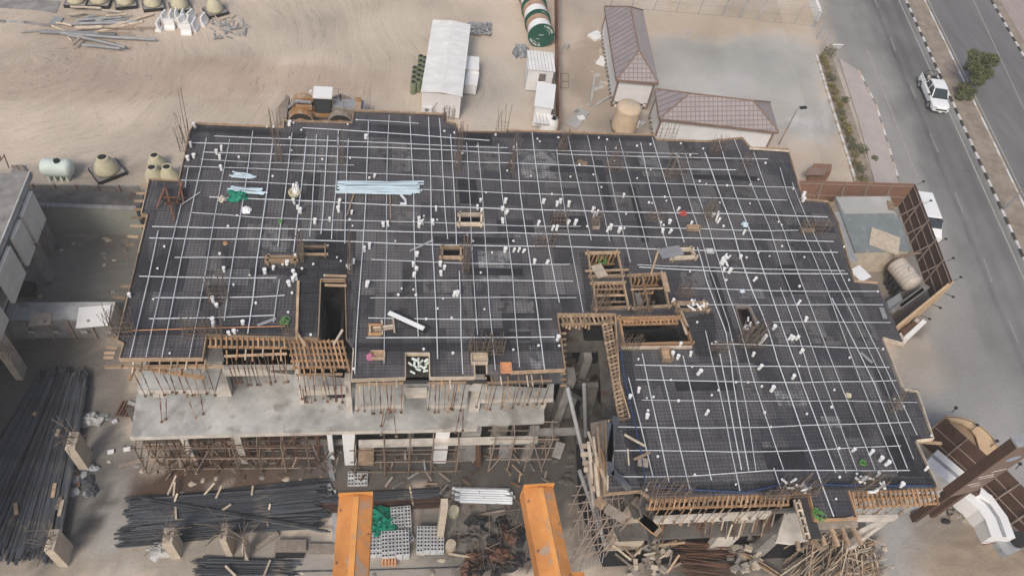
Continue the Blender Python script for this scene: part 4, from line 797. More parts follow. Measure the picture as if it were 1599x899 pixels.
plank((1344, 550), (1362, 566), .18, .03, 'grey', 'grey sheet strip on the right half of the right wing'); plank((1322, 810), (1333, 807), .15, .06, 'timber_pale', 'short pale lath on the projecting bay')
plank((461, 515), (477, 540), .12, .1, 'timber', 'plank leaning at the left corner of the orange stair grid', z=ZD + .3); plank((535, 515), (521, 538), .12, .1, 'timber_pale', 'plank leaning at the right corner of the orange stair grid', z=ZD + .3)
plank((466, 440), (463, 530), .14, .25, 'timber', 'long board along the left side of the dark stair mesh', z=ZD + .15)
for k, (p, q) in enumerate((((507, 430), (541, 431)), ((507, 445), (541, 446)))): plank(p, q, .08, .14, 'timber', ('farther' if k == 0 else 'nearer') + ' cross board at the head of the dark stair opening', z=ZD + .2)
plank((950, 657), (948, 765), .1, .2, 'timber_pale', 'long pale board along the left side of the right wing front', z=ZD + .1)
for i in range(16):
    x = ru(918, 942); y = ru(662, 740); plank((x, y), (x + ru(4, 14), y + ru(30, 70)), ru(.08, .16), .08, random.choice(['timber', 'timber_pale', 'timber_orange']), 'long timber in the loose stack on the left platform of the right wing', z=ZD - .3 + i * .03, grp='timbers stacked on the side platform')
for (p, q, m_) in (((990, 779), (1008, 794), 'timber_grey'), ((1001, 808), (1030, 832), 'timber'), ((930, 779), (944, 790), 'timber'), ((946, 792), (975, 810), 'timber_grey'), ((1000, 806), (1024, 828), 'timber_orange')): plank(p, q, .5, .12, m_, 'plank sloping at the front left corner of the right wing', z=ZD - 1.2, grp='planks at the left corner of the right wing')
for (p, q) in (((962, 650), (950, 720)), ((957, 735), (984, 765)), ((952, 660), (954, 742))): plank(p, q, .35, .04, 'rebar_bundle', 'dark blue grey net strip draped at the left edge of the right wing', z=ZD + .5, grp='dark strips draped at the left edge', name='net_strip', cat='net')
def openbox(x, y, w_, d_, h_, m, label, z=ZD + .08, ang=0, cat='crate', name='open_crate'):
    g = at(x, y, z); t = thing(name, label, cat, g); R = Matrix.Rotation(ang, 3, 'Z')
    for k, (c, s_) in enumerate((((0, d_ / 2, h_ / 2), (w_, .04, h_)), ((0, -d_ / 2, h_ / 2), (w_, .04, h_)), ((w_ / 2, 0, h_ / 2), (.04, d_ - .05, h_)), ((-w_ / 2, 0, h_ / 2), (.04, d_ - .05, h_)))):
        b = MB(); b.box(g + R @ Vector(c), s_, rot=R); b.build('side', M[m], t)
    b = MB(); b.box(g + R @ Vector((0, 0, .02)), (w_ - .06, d_ - .06, .03), rot=R); b.build('base', M[m], t); return t
openbox(590, 556, .75, .45, .25, 'timber', 'open timber crate beside the pink bag'); openbox(585, 517, .7, .6, .3, 'timber_orange', 'orange open crate joined to a small timber trestle on the middle deck')
openbox(790, 575, .6, .6, .15, 'brick_orange', 'brick orange tray near the front edge of the middle deck'); openbox(1039, 556, .6, .8, .3, 'timber', 'timber box with white sleeves beside it on the right wing'); openbox(748, 562, .9, .6, .3, 'timber_pale', 'pale cardboard box over the narrow slot at the front edge')
openbox(929, 352, .45, .7, .3, 'timber_grey', 'small dark box beside two white sleeves in the far middle'); openbox(1082, 358, .9, .35, .25, 'timber', 'low timber box in the far middle of the right wing'); openbox(1108, 393, .5, .3, .15, 'block', 'small pale hollow block right of the half covered frame', name='hollow_block', cat='block')
t = thing('trestle', 'small pale timber trestle lying on the middle deck beside the orange crate', 'trestle', at(600, 513, ZD + .1))
for p, q in (((577, 506), (578, 522)), ((596, 500), (597, 522)), ((614, 498), (616, 519)), ((583, 512), (614, 508)), ((585, 516), (614, 512))): b = MB(); b.bar(at(*p, ZD + .25), at(*q, ZD + .25), .1, .08); b.build('rail', M['timber_pale'], t)
def whites(x0, y0, x1, y1, n, label, grp, z, m='white', s_=(.18, .5)):
    for i in range(n):
        p = at(ru(x0, x1), ru(y0, y1), z + ru(0, .25)); a = ru(0, 3.1); l_ = ru(*s_); d = Vector((math.cos(a), math.sin(a), ru(-.2, .5))) * l_
        b = MB(); b.tube([p, p + d], ru(.05, .08), 8); tag(b.build('pipe_offcut', M[m]), label, 'pipe offcut', grp)
whites(1080, 473, 1100, 485, 13, 'white pipe offcut heaped in the timber frame right of the shafts', 'offcuts heaped in the frame', ZD + .05)
whites(643, 562, 664, 584, 16, 'pale hollow offcut heaped in the open frame at the front edge', 'offcuts in the front frame', ZD - .3, 'tank_green', (.15, .35))
whites(1340, 738, 1392, 768, 12, 'white pipe offcut lying in the rebar at the front right corner', 'offcuts at the front right corner', ZD + .15); whites(1228, 752, 1262, 770, 8, 'white pipe offcut lying in the rebar behind the projecting bay', 'offcuts behind the projecting bay', ZD + .15)
whites(1158, 500, 1180, 522, 6, 'white offcut thrown in the hole of the bristling column cage', 'offcuts in the column hole', ZD + .1); whites(1125, 400, 1142, 420, 6, 'white sleeve offcut in a small pile right of the half covered frame', 'offcuts right of the frame', ZD + .1)
b = MB(); b.tube([at(1186, 536, ZD + .1), at(1197, 523, ZD + 1.0)], .11, 10); tag(b.build('long_pipe', M['white']), 'long thick white pipe standing aslant beside the bristling column cage', 'pipe')
for (p, q, lab) in (((668, 301), (676, 315), 'bent white pipe below the large pale bundle'), ((990, 575), (985, 590), 'white pipe offcut')): pass
b = MB(); b.tube([at(626, 304, ZD + .2), at(633, 312, ZD + .2), at(634, 318, ZD + .2), at(625, 318, ZD + .2)], .09, 8); tag(b.build('bent_pipe', M['pvc']), 'bent white pipe just below the large pale pipe bundle', 'pipe')
b = MB(); b.tube([at(200, 516, ZD + .2), at(320, 512, ZD + .25), at(445, 509, ZD + .2)], .025, 5); tag(b.build('orange_line', M['brick_orange']), 'thin orange line stretched along the front of the left wing', 'line')
b = MB(); b.tube([at(1008, 758, ZD + .2), at(1060, 763, ZD + .2), at(1165, 768, ZD + .2), at(1225, 755, ZD + .2), at(1330, 757, ZD + .2), at(1455, 758, ZD + .2)], .035, 5); M['blue'] = mat('blue', (.03, .07, .17), .6, .2, 4); tag(b.build('blue_hose', M['blue']), 'thin blue hose along the front edge of the right wing', 'hose')
b = MB(); b.tube([at(970, 545, ZD + .2), at(975, 590, ZD + .2), at(1000, 700, ZD + .2), at(1008, 755, ZD + .2)], .03, 5); tag(b.build('blue_hose', M['blue']), 'thin blue hose down the left edge of the right wing', 'hose')
# orange lattice props of the small bump on the left
for (p, q) in (((257, 293), (245, 325)), ((258, 290), (273, 345)), ((280, 280), (287, 318)), ((284, 285), (276, 318)), ((256, 308), (290, 309)), ((258, 318), (284, 317))):
    b = MB(); b.tube([at(*p, ZD + .9), at(*q, ZD + .15)], .06, 6); tag(b.build('tie_rod', M['steel_red']), 'red steel rod crossing the small bay at the left edge', 'rod', 'red rods on the small left bay')
b = MB(); b.box(at(270, 311, ZD + .2), (1.1, .1, .5)); b.box(at(270, 303, ZD + .35), (1.2, 1.0, .05)); tag(b.build('beam_form', M['ply']), 'dark boxed beam form on the small bay at the left edge', 'beam form')
# ============================================================ around the building
def R3(v): return v
# ---- long white cabin
def quad_frame(nl, nr, fl_, z):
    a, b, c = at(*nl, z), at(*nr, z), at(*fl_, z); ex = (b - a); ey = (c - a); ey = ey - ex * (ey.dot(ex) / ex.dot(ex)); return a, ex, ey
def cabin(nl, nr, fl_, z, rise, label, roofm, name='prefab_cabin', gable=True, over=.12, plinth=.15):
    a, ex, ey = quad_frame(nl, nr, fl_, z); base = Vector((a.x, a.y, 0)); t = thing(name, label, 'cabin', base + (ex + ey) / 2)
    ux, uy = ex.normalized(), ey.normalized(); A = base + ux * over + uy * over; EX = ex - ux * 2 * over; EY = ey - uy * 2 * over
    MB().prism([A, A + EX, A + EX + EY, A + EY], plinth, z - .02).build('walls', M['white_wall'], t)
    MB().prism([A + ux * .05 + uy * .05, A + EX - ux * .05 + uy * .05, A + EX + EY - ux * .05 - uy * .05, A + EY + ux * .05 - uy * .05], 0, plinth).build('base_frame', M['grey'], t)
    m = MB(); c = [a, a + ex, a + ex + ey, a + ey]; th = Vector((0, 0, .06))
    if gable:
        r0, r1 = a + ex / 2 + Vector((0, 0, rise)), a + ex / 2 + ey + Vector((0, 0, rise))
        m.add([c[0], c[1], c[2], c[3], r0, r1, c[0] + th, c[1] + th, c[2] + th, c[3] + th, r0 + th, r1 + th], [(6, 10, 11, 9), (10, 7, 8, 11), (0, 3, 5, 4), (4, 5, 2, 1), (0, 4, 10, 6), (4, 1, 7, 10), (3, 9, 11, 5), (5, 11, 8, 2), (0, 6, 9, 3), (1, 2, 8, 7)])
        g = MB(); off_ = uy * .11; g.add([c[0] + off_, c[1] + off_, r0 + off_, c[0] + off_ * 1.5, c[1] + off_ * 1.5, r0 + off_ * 1.5], [(0, 1, 2), (5, 4, 3), (0, 3, 4, 1), (1, 4, 5, 2), (2, 5, 3, 0)]); g.build('gable', M['timber_orange'], t)
    else:
        up = Vector((0, 0, rise)); m.add([c[0], c[1], c[2] + up, c[3] + up, c[0] + th, c[1] + th, c[2] + th + up, c[3] + th + up], [(3, 2, 1, 0), (4, 5, 6, 7), (0, 1, 5, 4), (1, 2, 6, 5), (2, 3, 7, 6), (3, 0, 4, 7)])
    m.build('roof', M[roofm], t); return t, A, EX, EY, ux, uy
t, A, EX, EY, ux, uy = cabin((657, 144), (722, 152), (669, 31), 2.7, .2, 'long white prefabricated cabin with a low ridged roof, beyond the far edge of the deck', 'roof_white')
b = MB(); b.bar(A + EX * .25 - uy * .03 + Vector((0, 0, .6)), A + EX * .4 - uy * .03 + Vector((0, 0, 1.7)), .05); b.build('cable', M['grey'], t)
for (q, lab, z) in ((((727, 108), (748, 110), (729, 88)), 'small white lean-to box beside the long cabin, farther of two', 1.6), (((725, 132), (745, 135), (726, 110)), 'small white box cabin beside the long cabin, nearer of two', 1.2)):
    cabin(*q, z, 0, lab, 'white', 'side_cabin', gable=False, over=.05)
t, A, EX, EY, ux, uy = cabin((824, 109), (867, 113), (827, 81), 2.6, .1, 'small white cabin with a ribbed roof beside the brown fence', 'roof_rib', gable=False)
b = MB(); b.bar(A + EX * .45 - uy * .03 + Vector((0, 0, 1.7)), A + EX * .72 - uy * .03 + Vector((0, 0, 1.7)), .06, 1.0); b.build('window', M['timber_grey'], t)
t, A, EX, EY, ux, uy = cabin((834, 166), (864, 171), (836, 129), 2.5, .1, 'narrow white cabin with a plain roof between the ribbed cabin and the domed tank', 'white', gable=False)
b = MB(); g = A - uy * 1.0
b.prism([A + EX * .05, A + EX * .95, A + EX * .95 - uy * 1.3, A + EX * .05 - uy * 1.3], 1.6, 1.68); b.build('awning', M['roof_rib'], t)
g = at(856, 205); t = MB(); t.lathe([(.85, 0), (.9, .3), (.9, 1.0), (.75, 1.4), (.45, 1.65), (.12, 1.75)], g, 24); o = t.build('domed_tank', M['white'], smooth=True); tag(o, 'round white domed tank at the far edge of the deck beside the brown fence', 'tank')
t = MB(); t.lathe([(.28, 1.5), (.28, 1.72), (.22, 1.74)], g + Vector((.22, -.1, 0)), 14); 
ORG[o.name] = o.location.copy(); t.build('lid', M['black'], o)
# ---- brown fence beside the cabins
def hoarding(pts, h, m, label, step=2.4, t_=.05, posts='rail', rails=(.5, 1.6, 2.6), side=1, name='hoarding_fence', cat='fence', brace=0, z0=0):
    P_ = [Vector((p.x, p.y, z0)) for p in pts]; f = thing(name, label, cat, P_[0])
    for p, q in zip(P_, P_[1:]):
        d = (q - p); n_ = max(1, round(d.length / step)); nn = Vector((-d.y, d.x, 0)).normalized() * side
        for k in range(n_):
            a, c = p.lerp(q, k / n_), p.lerp(q, (k + 1) / n_); b = MB(); b.bar(a + Vector((0, 0, h / 2)), c + Vector((0, 0, h / 2)), t_, h); b.build('panel', M[m], f)
            b = MB(); b.bar(a + nn * .08, a + nn * .08 + Vector((0, 0, h + .05)), .09); b.build('post', M[posts], f)
            if brace: b = MB(); b.bar(a + nn * .1 + Vector((0, 0, h * .8)), a + nn * brace, .07); b.build('brace', M[posts], f)
        for r in rails:
            if r < h: b = MB(); b.bar(p + nn * .06 + Vector((0, 0, r)), q + nn * .06 + Vector((0, 0, r)), .06); b.build('rail', M[posts], f)
    return f
hoarding([at(866, -25), at(869, 215)], 2.0, 'fence_back', 'long brown fence running away from the deck between the white cabins and the sandy yard', 3.0, .12, 'rail', (1.0,), 1)
# ---- two houses with brown hipped roofs
def hiphouse(nl, nr, fl_, ze, rise, label, seam_short, seam_long, ins):
    a, ex, ey = quad_frame(nl, nr, fl_, ze); ux, uy = ex.normalized(), ey.normalized(); base = Vector((a.x, a.y, 0)); t = thing('hipped_house', label, 'house', base + (ex + ey) / 2)
    o_ = .28; A = base + (ux + uy) * o_; EX = ex - ux * 2 * o_; EY = ey - uy * 2 * o_
    MB().prism([A, A + EX, A + EX + EY, A + EY], 0, ze - .02).build('walls', M['white_wall'], t)
    A2 = A - (ux + uy) * .03; MB().prism([A2, A2 + EX + ux * .06, A2 + EX + EY + (ux + uy) * .06, A2 + EY + uy * .06], 0, .7).build('stone_base', M['checker'], t)
    c = [a, a + ex, a + ex + ey, a + ey]; lx, ly = ex.length, ey.length
    if ly > lx: r0 = a + ex / 2 + uy * ins; r1 = a + ex / 2 + ey - uy * ins
    else: r0 = a + ey / 2 + ux * ins; r1 = a + ey / 2 + ex - ux * ins
    r0.z = r1.z = ze + rise
    def face(vs, m, nm='roof_face'):
        k = MB(); n_ = (vs[1] - vs[0]).cross(vs[2] - vs[0]).normalized(); k.add([v for v in vs] + [v - n_ * .08 for v in vs], [tuple(range(len(vs))), tuple(range(len(vs), 2 * len(vs)))[::-1]] + [(i, i + len(vs), (i + 1) % len(vs) + len(vs), (i + 1) % len(vs)) for i in range(len(vs))]); return k.build(nm, M[m], t)
    if ly > lx:
        face([c[0], c[1], r0], seam_short); face([c[2], c[3], r1], 'roof_tile'); face([c[3], c[0], r0, r1], seam_long); face([c[1], c[2], r1, r0], 'roof_seam_x'); hips = [(c[0], r0), (c[1], r0), (c[2], r1), (c[3], r1), (r0, r1)]
    else:
        face([c[3], c[0], r0], 'roof_seam'); face([c[1], c[2], r1], 'roof_tile'); face([c[0], c[1], r1, r0], seam_long); face([c[2], c[3], r0, r1], 'roof_seam_x'); hips = [(c[0], r0), (c[3], r0), (c[1], r1), (c[2], r1), (r0, r1)]
    for p, q in hips: k = MB(); k.tube([p + Vector((0, 0, .03)), q + Vector((0, 0, .03))], .08, 6); k.build('ridge_cap', M['trim'], t)
    for p, q in zip(c, c[1:] + c[:1]): k = MB(); k.bar(p + Vector((0, 0, -.16)), q + Vector((0, 0, -.16)), .1, .2); k.build('eave_board', M['trim'], t)
    for p in (A, A + EX, A + EX + EY, A + EY): k = MB(); k.bar(p + Vector((0, 0, 0)), p + Vector((0, 0, ze - .1)), .16); k.build('downpipe', M['trim'], t)
    return t, A, EX, EY
hiphouse((963, 124), (1028, 130), (950, 11), 3.4, 1.7, 'white house with a brown hipped tile roof running away from the deck, left of two', 'roof_tile', 'roof_seam', 2.4)
hiphouse((1030, 185), (1216, 206), (1022, 139), 3.4, 1.5, 'white house with a brown hipped tile roof lying along the far edge of the deck', 'roof_tile', 'roof_tile', 2.6)
g = at(972, 203); t = thing('upright_tank', 'tall beige ribbed water tank standing beside the left brown roofed house', 'tank', g)
m = MB(); prof = [(1.15, .35)]; 
for k in range(14): prof += [(1.15, .4 + k * .17), (1.19, .46 + k * .17), (1.15, .52 + k * .17)]
prof += [(1.1, 2.85), (.9, 3.0), (.35, 3.12)]
m.lathe(prof, g, 26); m.build('shell', M['tank_tan'], t, smooth=True); m = MB(); m.lathe([(.35, 3.05), (.35, 3.2), (.3, 3.22)], g, 14); m.build('lid', M['conc_tan'], t)
for k in range(5): m = MB(); m.box(g + Vector((-1 + k * .5, 0, .17)), (.15, 2.2, .33)); m.build('bearer', M['timber_grey'], t)
# ---- cable drums
def drum(c, ax, R=1.35, wd=1.15):
    ax = ax.normalized(); u = Vector((0, 0, 1)); x = u.cross(ax).normalized(); Mx = Matrix((x, u, ax)).transposed()
    return c, Mx
pd = [at(840, 68, 0), at(832, 30, 0), at(824, -2, 0), at(818, -34, 0)]
pd = [Vector((pd[0].x + (pd[3].x - pd[0].x) * k / 3.0, pd[0].y + .4 + 2.55 * k, 0)) for k in range(4)]
DR = ['nearest large cable drum with a green painted flange and white lettering', 'second nearest cable drum with green flange and white wrapping', 'third cable drum from the front in the drum row', 'farthest cable drum at the top edge of the row']
for i, c in enumerate(pd):
    c = c + Vector((0, 0, 1.38)); ax = Vector((.06, -1, 0)); _, Mx = drum(c, ax); t = thing('cable_drum', DR[i], 'cable drum', (c.x, c.y, 0), 'cable drums in a row beside the fence')
    for s_, nm in ((.98, 'flange'), (-1.08, 'flange')):
        m = MB(); m.lathe([(1.38, s_), (1.38, s_ + .1)], c, 40, Mx); f_ = m.build(nm, M['drum_green'], t)
        if s_ > 0:
            ORG[f_.name] = ORG[t.name]; m = MB(); z_ = s_ + .115
            for a0, n_, rr in ((200, 15, 1.14), (20, 13, 1.14), (215, 9, .9), (15, 7, .86)):
                for k in range(n_):
                    a = math.radians(a0 + k * 5.2 * 1.1 / rr); 
                    if k % 6 == 5: continue
                    hh = .1 if rr > 1 else .05; ra_, rb_ = rr - hh, rr + hh; da = math.radians(1.7); vs = [c + Mx @ Vector((q * math.cos(b_), q * math.sin(b_), zz)) for zz in (z_, z_ + .005) for q, b_ in ((ra_, a - da), (rb_, a - da), (rb_, a + da * ru(-.2, 1)), (ra_, a + da))]
                    m.add(vs, [(4, 5, 6, 7), (3, 2, 1, 0)])
            for k in range(5): m.box(c + Mx @ Vector((-.25 + k * .1, .1, z_)), (.06, .006, .1))
            for k in range(4): m.box(c + Mx @ Vector((-.5 + k * .1, -.35, z_)), (.06, .006, .08))
            m.build('lettering', M['white'], f_)
    m = MB(); m.lathe([(1.2, -.25), (1.2, .97)], c, 36, Mx); m.build('white_wrap', M['white'], t)
    m = MB(); m.lathe([(1.25, -.98), (1.25, -.26)], c, 36, Mx); m.build('timber_lagging', M['drum_wood'], t); m = MB(); m.lathe([(1.23, .80), (1.23, .975)], c, 36, Mx); m.build('timber_lagging', M['drum_wood'], t)
# sacks and heaps
for k in range(5): lump(at(806 + k * 4, 84 - k % 2 * 5, 0), .35, .8, .55, 'grey', 'grey_sack', 'grey sack leaning in the row at the foot of the nearest cable drum', 'sack', k * 3, group='grey sacks beside the drums')
hp = MB()
for k in range(150): p = at(ru(732, 765), ru(38, 55), ru(.05, .5)); a = ru(0, 3.1); hp.tube([p, p + Vector((math.cos(a) * .25, math.sin(a) * .25, ru(-.1, .3)))], ru(.06, .1), 6)
tag(hp.build('fitting_heap', M['grey']), 'heap of small grey fittings behind the far corner of the long white cabin', 'heap', kind='stuff')
for i in range(17):
    c_ = i % 3; r_ = i // 3; x = 645 + c_ * 7.5 + r_ * .8; y = 140 - r_ * 7.5 + (6 if c_ == 0 else (3 if c_ == 1 else -2))
    if c_ == 0 and r_ > 3: continue
    g = at(x, y); m = MB(); m.lathe([(.26, 0), (.27, .9), (.26, 1.35)], g, 12); o = m.build('gas_cylinder', M['green_roll']); tag(o, 'olive green upright roll with a dark top beside the long white cabin', 'roll', 'olive rolls standing beside the long cabin')
    o.name = 'upright_roll'; ORG[o.name] = o.location.copy(); m = MB(); m.lathe([(.2, 1.351), (.2, 1.37)], g, 12); m.build('dark_core', M['black'], o)
# ---- precast manhole domes
def dome(base, rz, label, plate=True, s=1.0):
    t = thing('manhole_dome', label, 'manhole dome', base, 'domed manhole units')
    if plate: m = MB(); m.box(base + Vector((0, 0, .16)), (2.3 * s, 2.0 * s, .3), rz); m.build('base_plate', M['black'], t); m = MB(); m.box(base + Vector((0, 0, .325)), (2.15 * s, 1.85 * s, .03), rz); m.build('plate_top', M['conc_grey'], t)
    z0 = .34 if plate else 0
    m = MB(); m.lathe([(.95 * s, z0), (.93 * s, z0 + .25), (.8 * s, z0 + .65), (.6 * s, z0 + 1.0), (.45 * s, z0 + 1.2), (.44 * s, z0 + 1.45), (.34 * s, z0 + 1.46), (.33 * s, z0 + .9)], base, 28); m.build('dome', M['cream'], t, smooth=True)
    m = MB(); m.lathe([(.33 * s, z0 + 1.38), (.33 * s, z0 + 1.4)], base, 20); m.build('opening', M['black'], t); return t
for i, (x, y, rz) in enumerate(((121, 3, 0), (157, 3, 0), (197, 5, .3), (240, 8, .3), (282, 11, .35), (337, 17, .55))): dome(at(x, y + 3), rz, 'cream manhole dome on a black square plate, %s from the left in the far row' % ORD[i], True, .86)
dome(at(169, 270), .62, 'cream manhole dome on a black plate, alone between the white tank and the deck'); dome(at(247, 262), 0, 'cream manhole dome near the left edge of the deck, farthest of three', False, .85); dome(at(243, 281), 0, 'cream manhole dome near the left edge of the deck, left of three', False, .85); dome(at(266, 280), 0, 'cream manhole dome near the left edge of the deck, nearest the boards', False, .85)
# ---- white water barriers
for i, (x, y, a) in enumerate(((250, 46, 1.4), (258, 34, 1.3), (269, 33, 1.5), (277, 31, 1.6), (266, 45, .05), (287, 33, 1.5), (285, 40, 1.1), (292, 53, .02), (299, 32, 1.2), (305, 47, 1.4), (319, 38, 1.3), (296, 42, 1.6))):
    g = at(x, y); c_, s_ = math.cos(a), math.sin(a); m = MB(); L_ = .95; X = Vector((c_, s_, 0)); Y = Vector((-s_, c_, 0)); sec = [(-.3, 0), (.3, 0), (.27, .2), (.10, .45), (.07, 1.05), (-.07, 1.05), (-.12, .45), (-.27, .2)]
    vs = [g + X * e * L_ / 2 + Y * q[0] + Vector((0, 0, q[1])) for e in (-1, 1) for q in sec]; n_ = 8
    m.add(vs, [tuple(range(8))[::-1], tuple(range(8, 16))] + [(k, (k + 1) % 8, (k + 1) % 8 + 8, k + 8) for k in range(8)])
    o = m.build('water_barrier', M['white']); tag(o, 'white plastic road barrier with one red end in the far cluster' if i == 4 else 'white plastic road barrier in the cluster in front of the manhole domes', 'barrier', 'white plastic barriers' if i != 4 else None)
    if i == 4: ORG[o.name] = o.location.copy(); m = MB(); m.box(g - X * .78 + Vector((0, 0, .4)), (.06, .4, .6), a); m.build('red_end', M['red'], o)
# ---- pile of pipes and timbers top left
PL = [((33, 51), (75, 48), .1, 'grey', 'grey'), ((62, 50), (180, 53), .22, 'grey', 'grey'), ((95, 52), (243, 62), .16, 'grey', 'grey'), ((128, 70), (187, 76), .14, 'grey', 'grey'), ((105, 54), (196, 74), .16, 'grey', 'grey'), ((110, 39), (200, 30), .15, 'grey', 'grey'), ((125, 37), (215, 34), .16, 'grey', 'grey'), ((120, 32), (190, 27), .14, 'grey', 'grey'),
 ((103, 23), (130, 20), .14, 'conc_tan', 'pale'), ((113, 71), (128, 56), .18, 'timber_pale', 'pale'), ((128, 56), (222, 34), .2, 'timber_pale', 'pale'), ((160, 45), (238, 22), .16, 'timber_pale', 'pale'), ((140, 44), (245, 43), .08, 'timber', 'brown'), ((110, 11), (158, 13), .14, 'conc_tan', 'pale'), ((160, 16), (190, 19), .12, 'conc_tan', 'pale'),
 ((80, 40), (125, 56), .1, 'timber_pale', 'pale'), ((88, 36), (112, 40), .12, 'timber_pale', 'pale'), ((125, 57), (180, 67), .07, 'timber', 'brown'), ((198, 37), (218, 47), .06, 'timber', 'brown'), ((150, 50), (205, 52), .06, 'timber', 'brown'), ((105, 55), (112, 64), .08, 'timber_pale', 'pale'), ((150, 33), (175, 27), .16, 'conc', 'pale'), ((130, 30), (150, 24), .14, 'grey', 'grey'), ((118, 44), (160, 42), .2, 'timber_pale', 'pale'), ((165, 25), (200, 22), .12, 'timber_pale', 'pale'), ((112, 21), (190, 24), .1, 'timber_pale', 'pale')]
for i, (p, q, r, m_, cl) in enumerate(PL):
    m = MB(); z = .1 + (i % 5) * .12; a, b = at(*p, z), at(*q, z); m.tube([a, a.lerp(b, .5) + Vector((0, ru(-.1, .1), 0)), b], r * .8, 8); rnd_ = cl == 'grey'
    tag(m.build('pipe' if rnd_ else 'pole', M[m_]), {'grey': 'long grey pipe in the loose pile before the manhole domes', 'pale': 'pale dusty pole in the loose pile before the manhole domes', 'brown': 'thin brown lath in the loose pile before the manhole domes'}[cl], 'pipe' if rnd_ else 'pole', cl + ' lengths in the far pile')
m = MB(); m.bar(at(84, 38, .1), at(92, 27, .1), .9, .06); tag(m.build('board', M['grey']), 'short grey board leaning at the left end of the far pipe pile', 'board')
whites(328, 36, 382, 62, 26, 'small grey pipe offcut scattered right of the white barriers', 'grey offcuts by the barriers', .02, 'grey', (.4, 1.1))
whites(300, 30, 375, 37, 9, 'pale offcut in the scattered line beyond the grey offcuts', 'pale offcuts by the barriers', .02, 'conc_tan', (.3, .8))
# ---- horizontal tanks
def htank(c, ax, L_, R, m, label, legs=4, lidm='black', legm='tank_green'):
    ax = ax.normalized(); x = Vector((0, 0, 1)).cross(ax).normalized(); Mx = Matrix((x, Vector((0, 0, 1)), ax)).transposed(); t = thing('water_tank', label, 'tank', (c.x, c.y, c.z - R - .3)); k = MB()
    prof = [(.2 * R, -L_ / 2), (.75 * R, -L_ / 2 + .08), (R, -L_ / 2 + .3)]
    n_ = 6
    for i in range(n_): z = -L_ / 2 + .3 + (L_ - .6) * (i + .5) / n_; prof += [(R, z - .08), (R * .965, z), (R, z + .08)]
    prof += [(R, L_ / 2 - .3), (.75 * R, L_ / 2 - .08), (.2 * R, L_ / 2)]
    k.lathe(prof, c, 28, Mx); k.build('shell', M[m], t, smooth=True)
    k = MB(); k.lathe([(.24, R - .05), (.24, R + .1), (.2, R + .12)], c + ax * L_ * .08, 14); k.build('lid', M[lidm], t)
    for i in range(legs): p = c + ax * (L_ - .5) * ((i + .5) / legs - .5); k = MB(); k.box(p + Vector((0, 0, -R * .8 - .1)), (.16, R * 1.5, R * .5 + .3), math.atan2(ax.y, ax.x)); k.build('saddle', M[legm], t)
htank(at(89, 262, 1.0), at(110, 261, 1) - at(68, 259, 1), 2.35, .72, 'tank_green', 'pale green white horizontal water tank standing alone beyond the left pit')
# ---- wheel loader
Lo = at(505, 190, 0); Lo = Vector((Lo.x, Lo.y, 0)); ld = thing('wheel_loader', 'dusty orange wheel loader with white cab roof behind the far deck edge', 'wheel loader', Lo)
def lp(x, y, z): return Lo + Vector((x, y, z))
for sx in (-1.75, 1.6):
    for sy in (-1.05, 1.05):
        k = MB(); Mx = Matrix(((1, 0, 0), (0, 0, -1), (0, 1, 0))); k.lathe([(.5, -.3), (.86, -.32), (.92, -.2), (.92, .2), (.86, .32), (.5, .3)], lp(sx, sy, .92), 28, Mx); wh = k.build('wheel', M['rubber'], ld); ORG[wh.name] = Lo
        k = MB(); k.lathe([(.5, -.31), (.5, .31)], lp(sx, sy, .92), 20, Mx); k.build('rim', M['loader_yellow'], wh)
        k = MB()
        for j in range(7):
            a0, a1 = math.radians(15 + j * 21), math.radians(36 + j * 21); k.bar(lp(sx + 1.08 * math.cos(a0), sy, .92 + 1.08 * math.sin(a0)), lp(sx + 1.08 * math.cos(a1), sy, .92 + 1.08 * math.sin(a1)), .62, .07, up=(0, 1, 0))
        k = MB()
        for j in range(7):
            a0, a1 = math.radians(15 + j * 21), math.radians(36 + j * 21); vs = []
            for a in (a0, a1):
                for rr in (1.04, 1.1):
                    for yy in (-.32, .32): vs.append(lp(sx + rr * math.cos(a), sy + yy, .92 + rr * math.sin(a)))
            k.add(vs, [(0, 1, 5, 4), (2, 6, 7, 3), (0, 2, 3, 1), (4, 5, 7, 6), (0, 4, 6, 2), (1, 3, 7, 5)])
        k.build('fender', M['loader_yellow'] if sx < 0 else M['loader_grey'], ld)
k = MB(); k.box(lp(2.15, 0, 1.55), (2.6, 1.35, 1.1)); k.build('engine_hood', M['loader_grey'], ld); k = MB(); k.box(lp(2.1, 0, 2.13), (2.2, 1.1, .08)); k.build('hood_top', M['grey'], ld)
k = MB(); k.box(lp(3.1, 0, 1.62), (.55, 1.55, 1.3)); k.build('rear_grille_frame', M['loader_yellow'], ld); k = MB(); k.box(lp(3.5, 0, 1.3), (.35, 2.1, .9)); k.build('counterweight', M['grey'], ld)
k = MB(); k.box(lp(0, 0, 1.1), (2.8, .9, .5)); k.box(lp(-1.6, 0, 1.2), (1.4, .7, .8)); k.build('chassis', M['loader_yellow'], ld)
k = MB(); k.box(lp(.15, 0, 2.35), (1.35, 1.25, 1.6)); cb = k.build('cab', M['glass'], ld); ORG[cb.name] = Lo
k = MB(); k.box(lp(.15, 0, 3.22), (1.6, 1.5, .14)); k.build('cab_roof', M['white'], ld)
k = MB()
for a in (-1, 1):
    for b in (-1, 1): k.box(lp(.15 + a * .68, b * .63, 2.35), (.09, .09, 1.6))
k.build('cab_pillars', M['black'], cb)
for sy in (-.55, .55): k = MB(); k.bar(lp(-.8, sy, 2.0), lp(-2.2, sy, 1.9), .22, .35); k.bar(lp(-2.2, sy, 1.9), lp(-3.1, sy, .7), .22, .35); k.build('lift_arm', M['loader_yellow'], ld)
